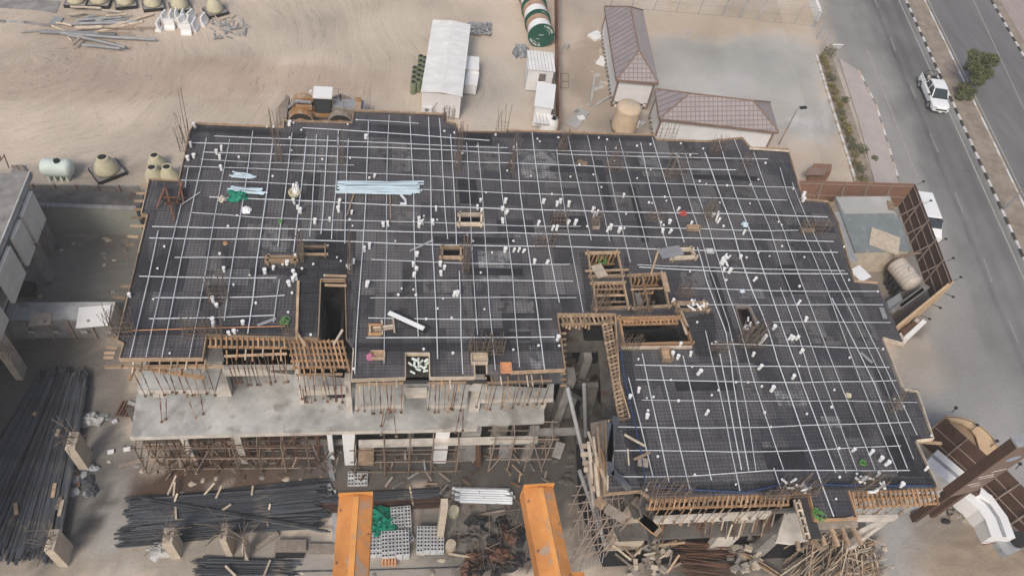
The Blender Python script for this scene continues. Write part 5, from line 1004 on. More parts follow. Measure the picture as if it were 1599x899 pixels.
k = MB(); k.bar(lp(-.9, 0, 2.1), lp(-2.3, 0, 2.2), .18); k.bar(lp(-2.3, 0, 2.2), lp(-3.1, 0, 1.2), .14); k.build('tilt_linkage', M['grey'], ld)
k = MB(); bx = [(-2.9, .25), (-2.95, 1.5), (-3.25, 1.6), (-3.2, .5), (-4.1, .15), (-4.1, .08), (-3.0, .1)]; vs = [lp(x, y, z) for y in (-1.5, 1.5) for x, z in bx]; n_ = len(bx)
k.add(vs, [(i, (i + 1) % n_, (i + 1) % n_ + n_, i + n_) for i in range(n_)] + [tuple(range(n_))[::-1], tuple(range(n_, 2 * n_))]); k.build('bucket', M['loader_grey'], ld)
k = MB(); 
for y in (-1.45, 1.45): k.add([lp(-2.95, y, .2), lp(-2.95, y, 1.5), lp(-3.6, y, .9), lp(-4.1, y, .12), lp(-2.95, y + .05, .2), lp(-2.95, y + .05, 1.5), lp(-3.6, y + .05, .9), lp(-4.1, y + .05, .12)], [(0, 1, 2, 3), (7, 6, 5, 4), (0, 4, 5, 1), (1, 5, 6, 2), (2, 6, 7, 3), (3, 7, 4, 0)])
k.build('bucket_cheeks', M['loader_grey'], ld)
k = MB(); k.tube([lp(1.6, .3, 2.1), lp(1.6, .3, 2.9)], .07, 8); k.build('exhaust_pipe', M['black'], ld); k = MB(); k.tube([lp(-.75, .3, 2.6), lp(-.9, .3, 3.0)], .04, 6); k.tube([lp(-.9, .3, 3.0), lp(-.9, .3, 3.12)], .13, 8); k.build('beacon', M['white'], ld)
for p, q in (((1.0, -.75, 2.1), (1.0, -.75, 3.2)), ((1.9, -.75, 2.1), (1.9, -.75, 3.1)), ((1.0, -.75, 3.1), (1.9, -.75, 3.1)), ((1.4, .75, 2.1), (1.4, .75, 3.1)), ((1.0, .75, 3.1), (1.9, .75, 3.1))): k = MB(); k.tube([lp(*p), lp(*q)], .03, 5); k.build('handrail', M['rail'], ld)
# ---- post and wire fence, white wall, lamp, sign board at the top right
ff = thing('wire_fence', 'light wire fence on thin steel posts along the far side of the compound', 'fence', at(960, 12))
fp = [(952, 12), (985, 15), (1020, 17), (1055, 20), (1090, 23), (1127, 26), (1155, 28), (1182, 32), (1208, 36), (1240, 38), (1269, 42)]
for i, (x, y) in enumerate(fp):
    b = MB(); g = at(x, y); b.tube([g, g + Vector((.15, .05, 2.6))], .06 if i in (5, 6, 7, 10) else .03, 6); b.build('post', M['grey'], ff)
for h in (.1, 1.2, 2.3):
    b = MB(); b.tube([at(x, y) + Vector((.1 * h / 2, 0, h)) for x, y in fp], .02, 4); b.build('wire', M['grey'], ff)
f2 = thing('wire_fence', 'short wire fence on three thick grey posts at the right corner of the compound', 'fence', at(1275, 62))
fp = [(1271, 43), (1275, 61), (1281, 79)]
for x, y in fp: b = MB(); g = at(x, y); b.tube([g, g + Vector((.25, .1, 2.6))], .08, 6); b.build('post', M['grey'], f2)
for h in (1.0, 2.2): b = MB(); b.tube([at(x, y) + Vector((.1, 0, h)) for x, y in fp], .015, 4); b.build('wire', M['grey'], f2)
b = MB(); 
wl = [at(1258, -12), at(1276, 34)]; t = thing('barrier_wall', 'white roadside wall of leaning panels at the top right corner of the compound', 'wall', wl[0])
for k in range(7):
    a, c = wl[0].lerp(wl[1], k / 7), wl[0].lerp(wl[1], (k + .92) / 7); b = MB(); b.bar(a + Vector((0, 0, .6)), c + Vector((0, 0, .6)), .35, 1.2); b.build('panel', M['white'], t)
g = at(1300, 84); t = thing('notice_board', 'small white board on a short stand at the head of the planting bed', 'board', g)
b = MB(); b.bar(g + Vector((-.6, 0, .9)), g + Vector((.6, 0, .95)), .08, .9, up=(0, -.5, 1)); b.build('panel', M['white'], t); b = MB(); b.tube([g, g + Vector((0, 0, .6))], .06, 6); b.build('stand', M['grey'], t)
def lamp(base, h, arm, label, double=False, r=.07, m='rail'):
    t = thing('street_lamp', label, 'street lamp', base, None); b = MB(); b.tube([base, base + Vector((0, 0, h))], r, 8, r * .6); b.build('pole', M[m], t)
    for s_ in ((1, -1) if double else (1,)):
        top = base + Vector((0, 0, h)); e = top + Vector(arm) * s_ + Vector((0, 0, .3)); b = MB(); b.tube([top, top.lerp(e, .5) + Vector((0, 0, .15)), e], r * .5, 6); b.build('arm', M[m], t)
        b = MB(); d = Vector(arm).normalized() * s_; b.bar(e, e + d * .7, .3, .12); b.build('lamp_head', M['grey' if double else 'black'], t)
    return t
lamp(at(1216, 226), 4.2, (.25, .05, 0), 'rusty floodlight pole at the far right corner of the deck'); 
lg = at(1566, 330); lamp(lg, 6.5, (1.2, .5, 0), 'grey double armed street lamp in the median at the right edge', True, .09, 'grey'); 
# ---- planting: shrubs
def leafmass(mb, c, rx, ry, rz, n, s):
    for _ in range(n):
        while True:
            q = Vector((ru(-1, 1), ru(-1, 1), ru(-1, 1)))
            if .25 < q.length < 1: break
        q = q * (.75 + .35 * vn(q.x * 3 + c.x, q.y * 3 + q.z * 2 + c.y)); p = c + Vector((q.x * rx, q.y * ry, q.z * rz)); a = Vector((ru(-1, 1), ru(-1, 1), ru(-.6, .6))).normalized() * s * ru(.6, 1.3); b = a.cross(Vector((ru(-1, 1), ru(-1, 1), ru(-1, 1)))).normalized() * s * .5
        mb.add([p - a, p + b, p + a, p - b], [(0, 1, 2, 3)])
def shrub(px, py, r, h, m, label):
    g = at(px, py); t = thing('shrub', label, 'shrub', g, 'shrubs in the planting bed'); mb = MB(); leafmass(mb, g + Vector((0, 0, h * .55)), r, r, h * .55, int(170 * r * r + 70), .10); mb.build('foliage', M[m], t)
    b = MB(); 
    for k in range(4): a = ru(0, 6.3); b.tube([g, g + Vector((math.cos(a) * r * .4, math.sin(a) * r * .4, h * .7))], .02, 4)
    b.build('stems', M['bark'], t)
ys_ = [92, 100, 109, 119, 128, 138, 148, 158, 168, 178, 189, 200, 211, 222, 234, 246, 258, 270, 281]
for i, y in enumerate(ys_):
    x = 1281 + (y - 92) * .315 + ru(-2, 2); shrub(x + 3, y, ru(.45, .75), ru(.5, .9), 'leaf' if i in (4, 9, 13, 14, 17) else 'leaf_dry', '%s shrub of the hedge row from the far end of the planting bed' % ORD[i])
shrub(1292, 87, .9, 1.2, 'leaf', 'green bush beside the small white board'); shrub(1318, 160, .5, .7, 'leaf', 'green plant right of the hedge row, farther'); shrub(1342, 238, .8, .9, 'leaf', 'green plant right of the hedge row, nearer'); shrub(1364, 250, .35, .5, 'leaf', 'tiny green plant at the sidewalk edge')
# ---- tree on the median
def tree(g, h, rr, label, lobes, n=1000, s=.12):
    t = thing('median_tree', label, 'tree', g); b = MB(); b.tube([g, g + Vector((.05, 0, h * .3)), g + Vector((0, .1, h * .6))], .16, 8, .07)
    for k in range(9): a = k * .7 + ru(0, .4); p = g + Vector((0, 0, h * ru(.25, .5))); q = p + Vector((math.cos(a) * rr * .7, math.sin(a) * rr * .7, h * ru(.1, .4))); b.tube([p, p.lerp(q, .5) + Vector((0, 0, .12)), q], .05, 5, .015)
    b.build('trunk', M['bark'], t); mb = MB()
    for (dx, dy, dz, r_) in lobes: leafmass(mb, g + Vector((dx, dy, dz)), r_, r_, r_ * .85, int(n * r_ * r_), s)
    mb.build('crown', M['leaf'], t)
lob = []
for k in range(26): a = ru(0, 6.3); q = ru(0, 1) ** .5; lob.append((math.cos(a) * q * 1.5, math.sin(a) * q * 1.5, ru(1.5, 4.0), ru(.3, .85)))
tree(at(1506, 140), 4.2, 1.7, 'broad green tree standing in the median beside the white pickup', lob)
lob = [(math.cos(k) * .6, math.sin(k * 1.7) * .6, ru(.5, 1.4), ru(.4, .7)) for k in range(10)]
tree(at(1500, 152), 1.8, .7, 'small dark bush tree at the foot of the larger median tree', lob)
for k in range(14): 
    g = rp(ru(30, 70), O_far + ru(.4, 1.1)); mb = MB(); leafmass(mb, g + Vector((0, 0, .35)), ru(.3, .6), ru(.3, .6), .35, 70, .1); tag(mb.build('low_plant', M['leaf_dry']), 'low dry plant in the narrow bed beyond the far carriageway', 'plant', 'plants beyond the far carriageway')
# ---- vehicles
def wheelset(t, L_, Wd, fx, rx_, r, R_, o, m='rubber'):
    for x in (fx, rx_):
        for y in (-Wd / 2, Wd / 2):
            Mx = R_.to_3x3() @ Matrix(((1, 0, 0), (0, 0, -1), (0, 1, 0))); c = o + R_ @ Vector((x, y * .92, r)); k = MB(); k.lathe([(r * .6, -.13), (r * .95, -.13), (r, -.08), (r, .08), (r * .95, .13), (r * .6, .13)], c, 22, Mx); wh = k.build('wheel', M[m], t); ORG[wh.name] = ORG[t.name]
            k = MB(); k.lathe([(r * .58, -.135), (r * .58, .135)], c, 16, Mx); k.build('rim', M['grey'], wh)
def loft(secs, R_, o):
    "secs: list of (x, [(y, z), ...]) body cross sections"
    k = MB(); n = len(secs[0][1]); vs = [o + R_ @ Vector((x, y, z)) for x, s_ in secs for y, z in s_]
    k.add(vs, [(i * n + j, i * n + (j + 1) % n, (i + 1) * n + (j + 1) % n, (i + 1) * n + j) for i in range(len(secs) - 1) for j in range(n)] + [tuple(range(n))[::-1], tuple((len(secs) - 1) * n + j for j in range(n))]); return k
def sect(w_, z0, z1, r=.12, taper=1.0): 
    a = w_ / 2; b = a * taper; return [(-a * .96, z0), (a * .96, z0), (a, z0 + .15), (a, (z0 + z1) / 2), (b, z1 - r), (b - r, z1), (-b + r, z1), (-b, z1 - r), (-a, (z0 + z1) / 2), (-a, z0 + .15)]
def pickup(o, ang):
    R_ = Matrix.Rotation(ang, 3, 'Z'); t = thing('pickup_truck', 'white crew cab pickup truck driving toward the camera on the near carriageway', 'pickup truck', o)
    V = lambda x, y, z: o + R_ @ Vector((x, y, z))
    k = loft([(-2.75, sect(1.78, .5, 1.05)), (-2.6, sect(1.9, .42, 1.12)), (-.6, sect(1.94, .42, 1.15)), (1.0, sect(1.94, .42, 1.15)), (2.2, sect(1.9, .45, 1.08)), (2.6, sect(1.78, .45, 1.0)), (2.78, sect(1.6, .5, .85, .08))], R_, o); bd = k.build('body', M['car_white'], t, smooth=False); ORG[bd.name] = o
    k = loft([(-1.05, sect(1.78, 1.12, 1.15, .01)), (-.85, sect(1.70, 1.1, 1.82, .1, .84)), (.75, sect(1.72, 1.1, 1.84, .1, .84)), (1.42, sect(1.74, 1.1, 1.16, .02))], R_, o); k.build('cab', M['glass'], t)
    k = loft([(-.86, sect(1.46, 1.76, 1.87, .04, .95)), (-.2, sect(1.5, 1.77, 1.9, .05, .95)), (.7, sect(1.46, 1.76, 1.88, .04, .95))], R_, o); k.build('cab_roof', M['car_white'], t)
    for x0, z0, x1, z1 in ((1.4, 1.12, .72, 1.84), (-1.03, 1.12, -.84, 1.84), (.0, 1.14, -.02, 1.84)):
        for s_ in (-1, 1): k = MB(); k.bar(V(x0, s_ * .875, z0), V(x1, s_ * .735, z1), .09, .07); k.build('pillar', M['car_white'], t)
    k = MB(); k.box(V(-1.8, 0, 1.165), (1.55, 1.5, .03), ang); k.build('cargo_bed', M['black'], t)
    for s_ in (-.88, .88): k = MB(); k.bar(V(-2.65, s_, 1.2), V(-1.05, s_, 1.2), .1, .14); k.build('bed_side', M['car_white'], t)
    k = MB(); k.tube([V(-2.5, -.7, 1.2), V(-2.5, -.6, 1.75), V(-2.5, .6, 1.75), V(-2.5, .7, 1.2)], .035, 6); k.tube([V(-1.2, -.7, 1.2), V(-1.2, -.6, 1.8), V(-1.2, .6, 1.8), V(-1.2, .7, 1.2)], .035, 6); k.tube([V(-2.5, .6, 1.75), V(-1.2, .6, 1.8)], .035, 6); k.build('roll_bar', M['black'], t)
    k = MB(); k.box(V(2.79, 0, .72), (.06, 1.2, .16), ang); k.build('grille', M['black'], t)
    for s_ in (-.68, .68): k = MB(); k.box(V(2.66, s_, .88), (.2, .3, .12), ang); k.build('headlight', M['grey'], t)
    k = MB(); k.box(V(2.83, 0, .5), (.05, .4, .12), ang); k.build('number_plate', M['white'], t)
    for s_ in (-1.05, 1.05): k = MB(); k.box(V(1.0, s_, 1.2), (.12, .2, .16), ang); k.build('wing_mirror', M['black'], t)
    for k_ in range(3): k = MB(); k.box(V(-1.5 - k_ * .3, ru(-.4, .4), 1.25), (.3, .3, .2), ang + k_); k.build('load_item', M['tank_grey'], t)
    wheelset(t, 5.3, 1.9, 1.72, -1.75, .42, R_, o)
ro = rp(along(at(1455, 155)), -2.6 if False else off(at(1454, 158)), .02); pickup(Vector((ro.x, ro.y, .02)), math.atan2(rd.y, rd.x))
# white van behind the hoarding
def van(o, ang):
    R_ = Matrix.Rotation(ang, 3, 'Z'); t = thing('white_van', 'white van parked along the outer side of the brown hoarding', 'van', o)
    k = loft([(-2.4, sect(1.7, .4, 1.75)), (-2.2, sect(1.8, .35, 1.95, .15, .92)), (.9, sect(1.8, .35, 1.95, .15, .9)), (1.75, sect(1.8, .35, 1.2, .1)), (2.45, sect(1.7, .4, .95, .1))], R_, o); k.build('body', M['car_white'], t)
    k = MB(); V = lambda x, y, z: o + R_ @ Vector((x, y, z)); k.add([V(.98, -.75, 1.88), V(.98, .75, 1.88), V(1.68, .8, 1.27), V(1.68, -.8, 1.27), V(.96, -.75, 1.84), V(.96, .75, 1.84), V(1.6, .8, 1.22), V(1.6, -.8, 1.22)], [(0, 3, 2, 1), (4, 5, 6, 7), (0, 1, 5, 4), (1, 2, 6, 5), (2, 3, 7, 6), (3, 0, 4, 7)]); k.build('windscreen', M['glass'], t)
    for s_ in (-.905, .905): k = MB(); k.box(V(-.2, s_, 1.45), (2.6, .02, .4), ang); k.build('side_window', M['glass'], t)
    wheelset(t, 4.9, 1.8, 1.5, -1.5, .34, R_, o)
vo = at(1452, 352) - rn * .9; van(Vector((vo.x, vo.y, .03)), math.atan2(rd.y, rd.x))
# ---- right enclosure
hoarding([at(1249, 282, 3), at(1429, 287, 3)], 3.0, 'fence_back', 'reddish brown hoarding with its back to the deck, far side of the shed enclosure', 2.2, .05, 'rail', (1.3, 2.7), -1, brace=1.2)
hoarding([at(1429, 287, 3), at(1487, 439, 3)], 3.0, 'brown_panel', 'tall dark brown hoarding beside the road, right side of the shed enclosure', 2.2, .05, 'rail', (.9, 1.9, 2.8), -1, brace=1.6)
hoarding([at(1487, 439, 2.6), at(1403, 508, 2.6)], 2.6, 'tan_panel', 'tan hoarding closing the near end of the shed enclosure', 2.4, .18, 'tan_panel', (), 1)
for k in range(6):
    g = at(1432 + k * 11.5, 288 + k * 30, 3); b = MB(); b.tube([g, g + Vector((.55, .2, .15))], .022, 5); b.box(g + Vector((.66, .25, .15)), (.2, .15, .09)); tag(b.build('flood_lamp', M['black']), 'small black lamp on a bracket on the brown hoarding, %s from the far corner' % ORD[k], 'lamp', 'lamps along the brown hoarding')
for k, (x, y) in enumerate(((1475, 458), (1455, 475), (1438, 492))): g = at(x, y, 2.6); b = MB(); b.tube([g, g + Vector((.5, -.4, .1))], .03, 5); b.box(g + Vector((.5, -.42, .1)), (.18, .16, .09)); tag(b.build('flood_lamp', M['black']), 'small black lamp on a bracket on the tan hoarding, %s from the right' % ORD[k], 'lamp', 'lamps along the tan hoarding')
c4 = [at(1336, 394, 2.8), at(1422, 391, 2.8), at(1390, 306, 2.8), at(1304, 307, 2.8)]; cc = sum(c4, Vector()) / 4; t = thing('site_shed', 'flat roofed green grey shed inside the brown hoardings, with pale boards on its roof', 'shed', (cc.x, cc.y, 0))
MB().prism([cc.lerp(p, .985) for p in c4], 0, 2.7).build('walls', M['conc_tan'], t); M['roof_felt'] = mat('roof_felt', (.20, .225, .225), .85, .2, 1.2, bump=.15, spots=((.30, .31, .3), 1.4, .6)); MB().prism(c4, 2.7, 2.8).build('roof', M['roof_felt'], t)
MB().prism(ats([(1305, 308), (1389, 307), (1397, 333), (1318, 334)], 2.81), 2.803, 2.85).build('roof_sheet', M['pave_grey'], t)
MB().prism(ats([(1302, 330), (1315, 329), (1340, 407), (1324, 408)], 2.6), 2.5, 2.58).build('side_awning', M['grey'], t)
plank((1359, 368), (1404, 385), 2.2, .04, 'timber_pale', 'weathered pale plywood sheet lying on the shed roof', z=2.86, grp='boards on the shed roof'); plank((1386, 320), (1396, 322), 1.1, .05, 'timber', 'small brown board at the far right corner of the shed roof', z=2.9, grp='boards on the shed roof')
plank((1396, 401), (1437, 395), .14, .1, 'timber', 'long timber leaning from the shed roof to the hoarding', z=2.95, grp='boards on the shed roof'); plank((1334, 418), (1353, 436), 1.2, .05, 'white', 'white board lying just behind the deck edge below the shed', z=3.2, grp='boards behind the deck edge')
htank(at(1412, 428, 1.6), at(1424, 442, 1.6) - at(1402, 414, 1.6), 2.7, .85, 'tank_grey', 'beige grey horizontal water tank on dark bearers inside the hoarding enclosure', 4, 'tank_grey', 'rubber')
for k in range(4): plank((1385 + k * 4, 440 + k * 7), (1400 + k * 4, 424 + k * 7), .22, .9, 'black', 'dark bearer under the enclosure water tank', z=.5, grp='bearers under the enclosure tank', name='bearer', cat='bearer')
m = MB(); m.prism(ats([(1385, 470), (1405, 457), (1412, 472), (1390, 488)], 1.2), 0, 1.2); tag(m.build('steel_box', M['grey']), 'grey steel box beside the deck edge in the enclosure', 'box')
for k, (p, q) in enumerate((((1392, 487), (1440, 452)), ((1405, 480), (1448, 448)))): plank(p, q, .35, .3, 'conc_grey', 'grey steel channel lying across the enclosure below the tank', z=1.3, grp='steel channels in the enclosure', name='steel_channel', cat='channel')
t = thing('brown_box_cabin', 'small reddish brown box beyond the far right corner of the deck', 'box', at(1272, 276)); MB().prism(ats([(1258, 284), (1288, 285), (1290, 272), (1262, 271)]), 0, 1.3).build('body', M['fence_back'], t); MB().prism(ats([(1257, 273), (1288, 274), (1290, 264), (1261, 263)], 1.35), 1.3, 1.4).build('lid', M['trim'], t)
# white edged cargo body behind the deck, below the tan hoarding
t = thing('flatbed_trailer', 'white edged low trailer with rusty load, half hidden by the right edge of the deck', 'trailer', at(1420, 520))
b = MB(); b.prism(ats([(1405, 520), (1432, 496), (1440, 502), (1412, 530)], 1.0), .5, 1.0); b.build('bed', M['conc_white'], t); b = MB(); b.prism(ats([(1408, 515), (1428, 500), (1434, 504), (1412, 522)], 1.2), 1.0, 1.15); b.build('load', M['steel_rust'], t)
b = MB(); b.bar(at(1412, 531, .9), at(1441, 504, .9), .35, .7); b.build('white_edge', M['white'], t)
for p in ((1416, 524), (1434, 508)): k = MB(); g = at(*p, .35); k.lathe([(.33, -.1), (.33, .1)], g, 16, Matrix(((1, 0, 0), (0, 0, -1), (0, 1, 0)))); k.build('wheel', M['rubber'], t)
# ---- lower right: hoarding, sand arch, pylon, white cabin
hoarding([at(1474, 652, 3.4), at(1549, 718, 3.4)], 3.4, 'brown_panel', 'dark brown hoarding behind the sand coloured arch, left of the sign pylon', 2.0, .05, 'rail', (1.1, 2.2), -1, brace=1.3)
hoarding([at(1560, 722, 3.4), at(1660, 822, 3.4)], 3.4, 'brown_panel', 'dark brown hoarding at the right edge, right of the sign pylon', 2.0, .05, 'rail', (1.1, 2.2), -1, brace=1.3)
arc = [(1478, 650), (1497, 651), (1517, 657), (1535, 668), (1550, 683), (1561, 702), (1570, 728)]; t = thing('sand_arch', 'curved tan panel wall bulging into the parking ground, with brown sand behind it', 'wall', at(1520, 690))
inner = [(1484, 656), (1500, 660), (1514, 668), (1524, 680), (1528, 694), (1532, 708), (1538, 716)]
b = MB(); A_ = ats(arc, 2.6); 
for p, q in zip(A_, A_[1:]): b.bar(p - Vector((0, 0, 1.3)), q - Vector((0, 0, 1.3)), .12, 2.6)
b.build('curved_wall', M['tan_panel'], t)
I_ = ats(inner, 2.6); MB().prism(A_ + I_[::-1], 2.5, 2.6).build('top_band', M['tan_panel'], t)
MB().prism([v for v in ats([(1484, 657), (1500, 661), (1514, 669), (1524, 681), (1528, 695), (1532, 709), (1538, 717)], 2.3)][::-1] + ats([(1478, 655), (1540, 722)], 2.3)[0:1] + [], 1.9, 2.3).build('sand_fill', M['sand_tan'], t)
for k, (x, y) in enumerate(((1516, 672), (1547, 697))): g = at(x, y, 2.7); b = MB(); b.tube([g, g + Vector((.5, .3, .2))], .03, 5); b.box(g + Vector((.54, .33, .2)), (.2, .18, .1)); tag(b.build('flood_lamp', M['black']), 'small black lamp above the tan arch, ' + ('left one' if k == 0 else 'right one'), 'lamp')
for k, (x, y) in enumerate(((1486, 644), (1586, 732))): g = at(x, y, 3.4); b = MB(); b.tube([g, g + Vector((.4, .3, .1))], .03, 5); b.box(g + Vector((.44, .33, .1)), (.2, .2, .1)); tag(b.build('flood_lamp', M['black']), 'small black lamp on the lower right hoarding, ' + ('farther' if k == 0 else 'nearer'), 'lamp')
# pylon sign
PB = at(1440, 806); Rp = Matrix.Rotation(math.radians(10), 3, 'Z'); t = thing('pylon_sign', 'tall dark brown sign pylon with white lettering and a pale blue emblem', 'sign', PB)
def pv(x, y, z): return PB + Rp @ Vector((x, y, z))
for x in (-.75, .75): b = MB(); b.bar(pv(x, 0, 0), pv(x, 0, 4.49), .35, .5, up=(0, 1, 0)); b.build('leg', M['brown_panel'], t)
b = MB(); b.box(pv(0, 0, 8.0), (2.3, .6, 7.0), rot=Rp); b.build('cabinet', M['brown_panel'], t)
M['sign_face'] = mat('sign_face', (.20, .14, .11), .6, .15, .6, bump=0); M['emblem'] = mat('emblem', (.30, .38, .46), .5, .2, 1, bump=0)
for s_, ax in ((-1, 'front'),):
    b = MB(); b.box(pv(0, -.31, 8.0), (2.2, .04, 6.8), rot=Rp); f_ = b.build('sign_face', M['sign_face'], t); ORG[f_.name] = PB
    k = MB()
    for z_, a, e, hh in ((7.9, -.2, .9, .1), (7.4, -.85, .3, .1), (7.0, -.5, .6, .08), (6.3, -.9, .0, .1), (5.8, -.3, .5, .08)):
        x = a
        while x < e: w_ = ru(.04, .1); k.box(pv(x, -.337, z_ + ru(-.015, .015)), (w_, .012, hh * ru(.6, 1.1)), rot=Rp); x += w_ + ru(.02, .05)
    k.build('lettering', M['white'], f_); k = MB(); k.lathe([(.001, 0), (.001, .0)], pv(0, -.31, 9), 4) if False else None
    vs = [pv(.05 + .5 * math.cos(a_), -.338, 9.6 + .32 * math.sin(a_)) for a_ in [6.283 * j / 20 for j in range(20)]]; k.add(vs + [v + Rp @ Vector((0, .02, 0)) for v in vs], [tuple(range(20)), tuple(range(20, 40))[::-1]] + [(j, (j + 1) % 20, (j + 1) % 20 + 20, j + 20) for j in range(20)]); k.build('emblem', M['emblem'], f_)
b = MB(); b.box(pv(0, 0, 11.58), (2.4, .7, .16), rot=Rp); b.build('cap', M['grey'], t)
# long white cabin bent under the pylon
wc = [((1452, 712), (1508, 758), 3.0), ((1512, 762), (1561, 806), 3.0)]
def boxrun(p, q, z, w_, label, name, cat, th=2.4):
    a, c = at(*p, z), at(*q, z); t = thing(name, label, cat, (a.x, a.y, 0)); d = (c - a).normalized(); n_ = Vector((-d.y, d.x, 0)); b = MB(); b.bar(a - Vector((0, 0, th / 2)), c - Vector((0, 0, th / 2)), w_, th); b.build('body', M['white_wall'], t)
    b = MB(); b.bar(a - n_ * w_ * .12 + Vector((0, 0, .04)), c - n_ * w_ * .12 + Vector((0, 0, .04)), .3, .08); b.build('roof_channel', M['grey'], t)
    b = MB(); b.bar(a + n_ * w_ * .48 + Vector((0, 0, .03)), c + n_ * w_ * .48 + Vector((0, 0, .03)), .08, .06); b.build('edge_trim', M['grey'], t)
    return t
CP = ats([(1455, 712), (1500, 750), (1540, 786), (1556, 808), (1567, 838)], 1.8); t = thing('site_cabin', 'long bent white site cabin with a grey roof channel running under the pylon sign', 'cabin', (CP[1].x, CP[1].y, 0))
def offset_run(P_, l, r):
    L, R_ = [], []
    for i, p in enumerate(P_):
        d = (P_[min(i + 1, len(P_) - 1)] - P_[max(i - 1, 0)]).normalized(); n_ = Vector((-d.y, d.x, 0)); L.append(p + n_ * l); R_.append(p + n_ * r)
    return L + R_[::-1]
MB().prism(offset_run(CP, -.8, .8), .25, 1.72).build('body', M['white_wall'], t); MB().prism(offset_run(CP, -.85, .85), 1.72, 1.8).build('roof', M['white'], t); MB().prism(offset_run(CP, -.05, .2), 1.8, 1.86).build('roof_channel', M['grey'], t); MB().prism(offset_run(CP, -.7, .7), 0, .25).build('base_frame', M['black'], t)
for (x, y) in ((1516, 765), (1535, 776)): b = MB(); g = at(x, y, 1.8); b.box(g + Vector((0, 0, .18)), (.8, .5, .34), -.7); b.build('roof_box', M['brown_panel' if x < 1520 else 'white'], t)
t = thing('generator', 'tangled grey machine with rusty rails at the lower right corner', 'machine', at(1570, 852))
b = MB(); b.box(at(1572, 850, .6), (2.0, 1.2, 1.0), .3); b.build('housing', M['grey'], t); b = MB(); b.lathe([(.5, 0), (.5, .7)], at(1585, 846, .9), 16); b.build('drum', M['rubber'], t)
for k in range(10): b = MB(); p = at(ru(1550, 1598), ru(835, 862), ru(.4, 1.6)); b.tube([p, p + Vector((ru(-1.4, 1.4), ru(-1, 1), ru(-.3, .5)))], .04, 5); b.build('pipe_run', random.choice([M['grey'], M['steel_red'], M['white']]), t)
for k in range(22): lump(at(ru(1470, 1545), ru(792, 836)), ru(.15, .55), ru(.15, .4), ru(.1, .35), random.choice(['conc_grey', 'rubble', 'rubber', 'timber_grey']), 'rubble_lump', 'lump of rubble on the dusty ground below the pylon', 'rubble', k, group='rubble below the pylon')
for (p, q, m_) in (((1462, 848), (1500, 852), 'white'), ((1480, 800), (1510, 806), 'timber_grey'), ((1482, 806), (1512, 812), 'timber_grey')): plank(p, q, .4, .2, m_, 'length of board lying on the dusty ground below the pylon', z=.1, grp='boards below the pylon')
mp0 = at(1545, 885); mb = MB(); N_ = 46
for j in range(N_ + 1):
    for i in range(N_ + 1):
        x, y = mp0.x - 7 + 14 * i / N_, mp0.y - 5 + 9 * j / N_; q = math.hypot((i / N_ - .5) * 2, (j / N_ - .5) * 2); k = max(0, 1 - q * q); mb.v.append(Vector((x, y, -.06 + k * (.35 + .55 * fbm(x * .6, y * .6) + .22 * fbm(x * 2.2, y * 2.2)))))
mb.f = [(j * (N_ + 1) + i, j * (N_ + 1) + i + 1, (j + 1) * (N_ + 1) + i + 1, (j + 1) * (N_ + 1) + i) for j in range(N_) for i in range(N_)]
mo = tag(mb.build('sand_mound', M['ground'], smooth=True), kind='structure'); mc = []
for v in mb.v:
    k = min(1, max(0, (v.z - .0) / .45)); so_ = soil(v.x, v.y); mc += [*(a * (1 - k) + b * k for a, b in zip(so_, (.335, .27, .205))), 1.0]
mo.data.color_attributes.new('soil', 'FLOAT_COLOR', 'POINT').data.foreach_set('color', mc)
# ============================================================ left pit, neighbouring frame building, yard
t = thing('retaining_wall', 'grey green block retaining wall along the far side of the left pit', 'wall', at(140, 366))
a, c = at(40, 362, 0), at(226, 368, 0); MB().bar(a + Vector((0, .15, 1.4)), c + Vector((0, .15, 1.4)), .3, 2.8).build('block_wall', M['wall_block'], t); MB().bar(a + Vector((0, .15, 2.86)), c + Vector((0, .15, 2.86)), .38, .12).build('coping', M['conc_grey'], t)
MB().prism([a + Vector((0, .35, 0)), c + Vector((0, .35, 0)), c + Vector((0, 2.4, 0)), a + Vector((0, 2.4, 0))], 0, 2.2).build('backfill', M['conc_dark'], t)
def precast(p, q, h, n, label, top=0, m='conc_grey', dark=False):
    a, c = at(*p, 0), at(*q, 0); t = thing('panel_wall', label, 'wall', a); d = (c - a) / n; nn = Vector((-d.y, d.x, 0)).normalized()
    for k in range(n):
        u, v = a + d * k, a + d * (k + .97); b = MB(); b.bar(u + Vector((0, 0, h / 2)), v + Vector((0, 0, h / 2)), .14, h); b.build('panel', M[m], t)
        b = MB(); b.bar(u - nn * .1, u - nn * .1 + Vector((0, 0, h + .15)), .16); b.build('post', M['rail'], t)
    if top: MB().prism([a + nn * .08, c + nn * .08, c + nn * top, a + nn * top], 0, h - .05).build('ledge', M['conc'], t)
    return t
precast((28, 312), (226, 314), 1.7, 6, 'grey precast panel wall with slanted posts beyond the left pit'); precast((20, 527), (184, 525), 1.9, 5, 'pale panel wall with thick posts crossing the left pit in front', top=1.6)
plank((121, 496), (171, 492), 1.7, .08, 'white', 'white board lying on the ledge of the front panel wall', z=1.95, grp='boards on the ledge'); plank((46, 500), (80, 497), 1.0, .06, 'timber_pale', 'pale board lying on the ledge of the front panel wall', z=1.93, grp='boards on the ledge')
for k, x in enumerate((50, 88, 132, 170)): g = at(x, 516, 1.0); b = MB(); b.box(g + Vector((0, -.12, 0)), (.4, .04, .3)); tag(b.build('wall_plate', M['conc']), 'small pale square plate on the face of the front panel wall', 'plate', 'plates on the panel wall')
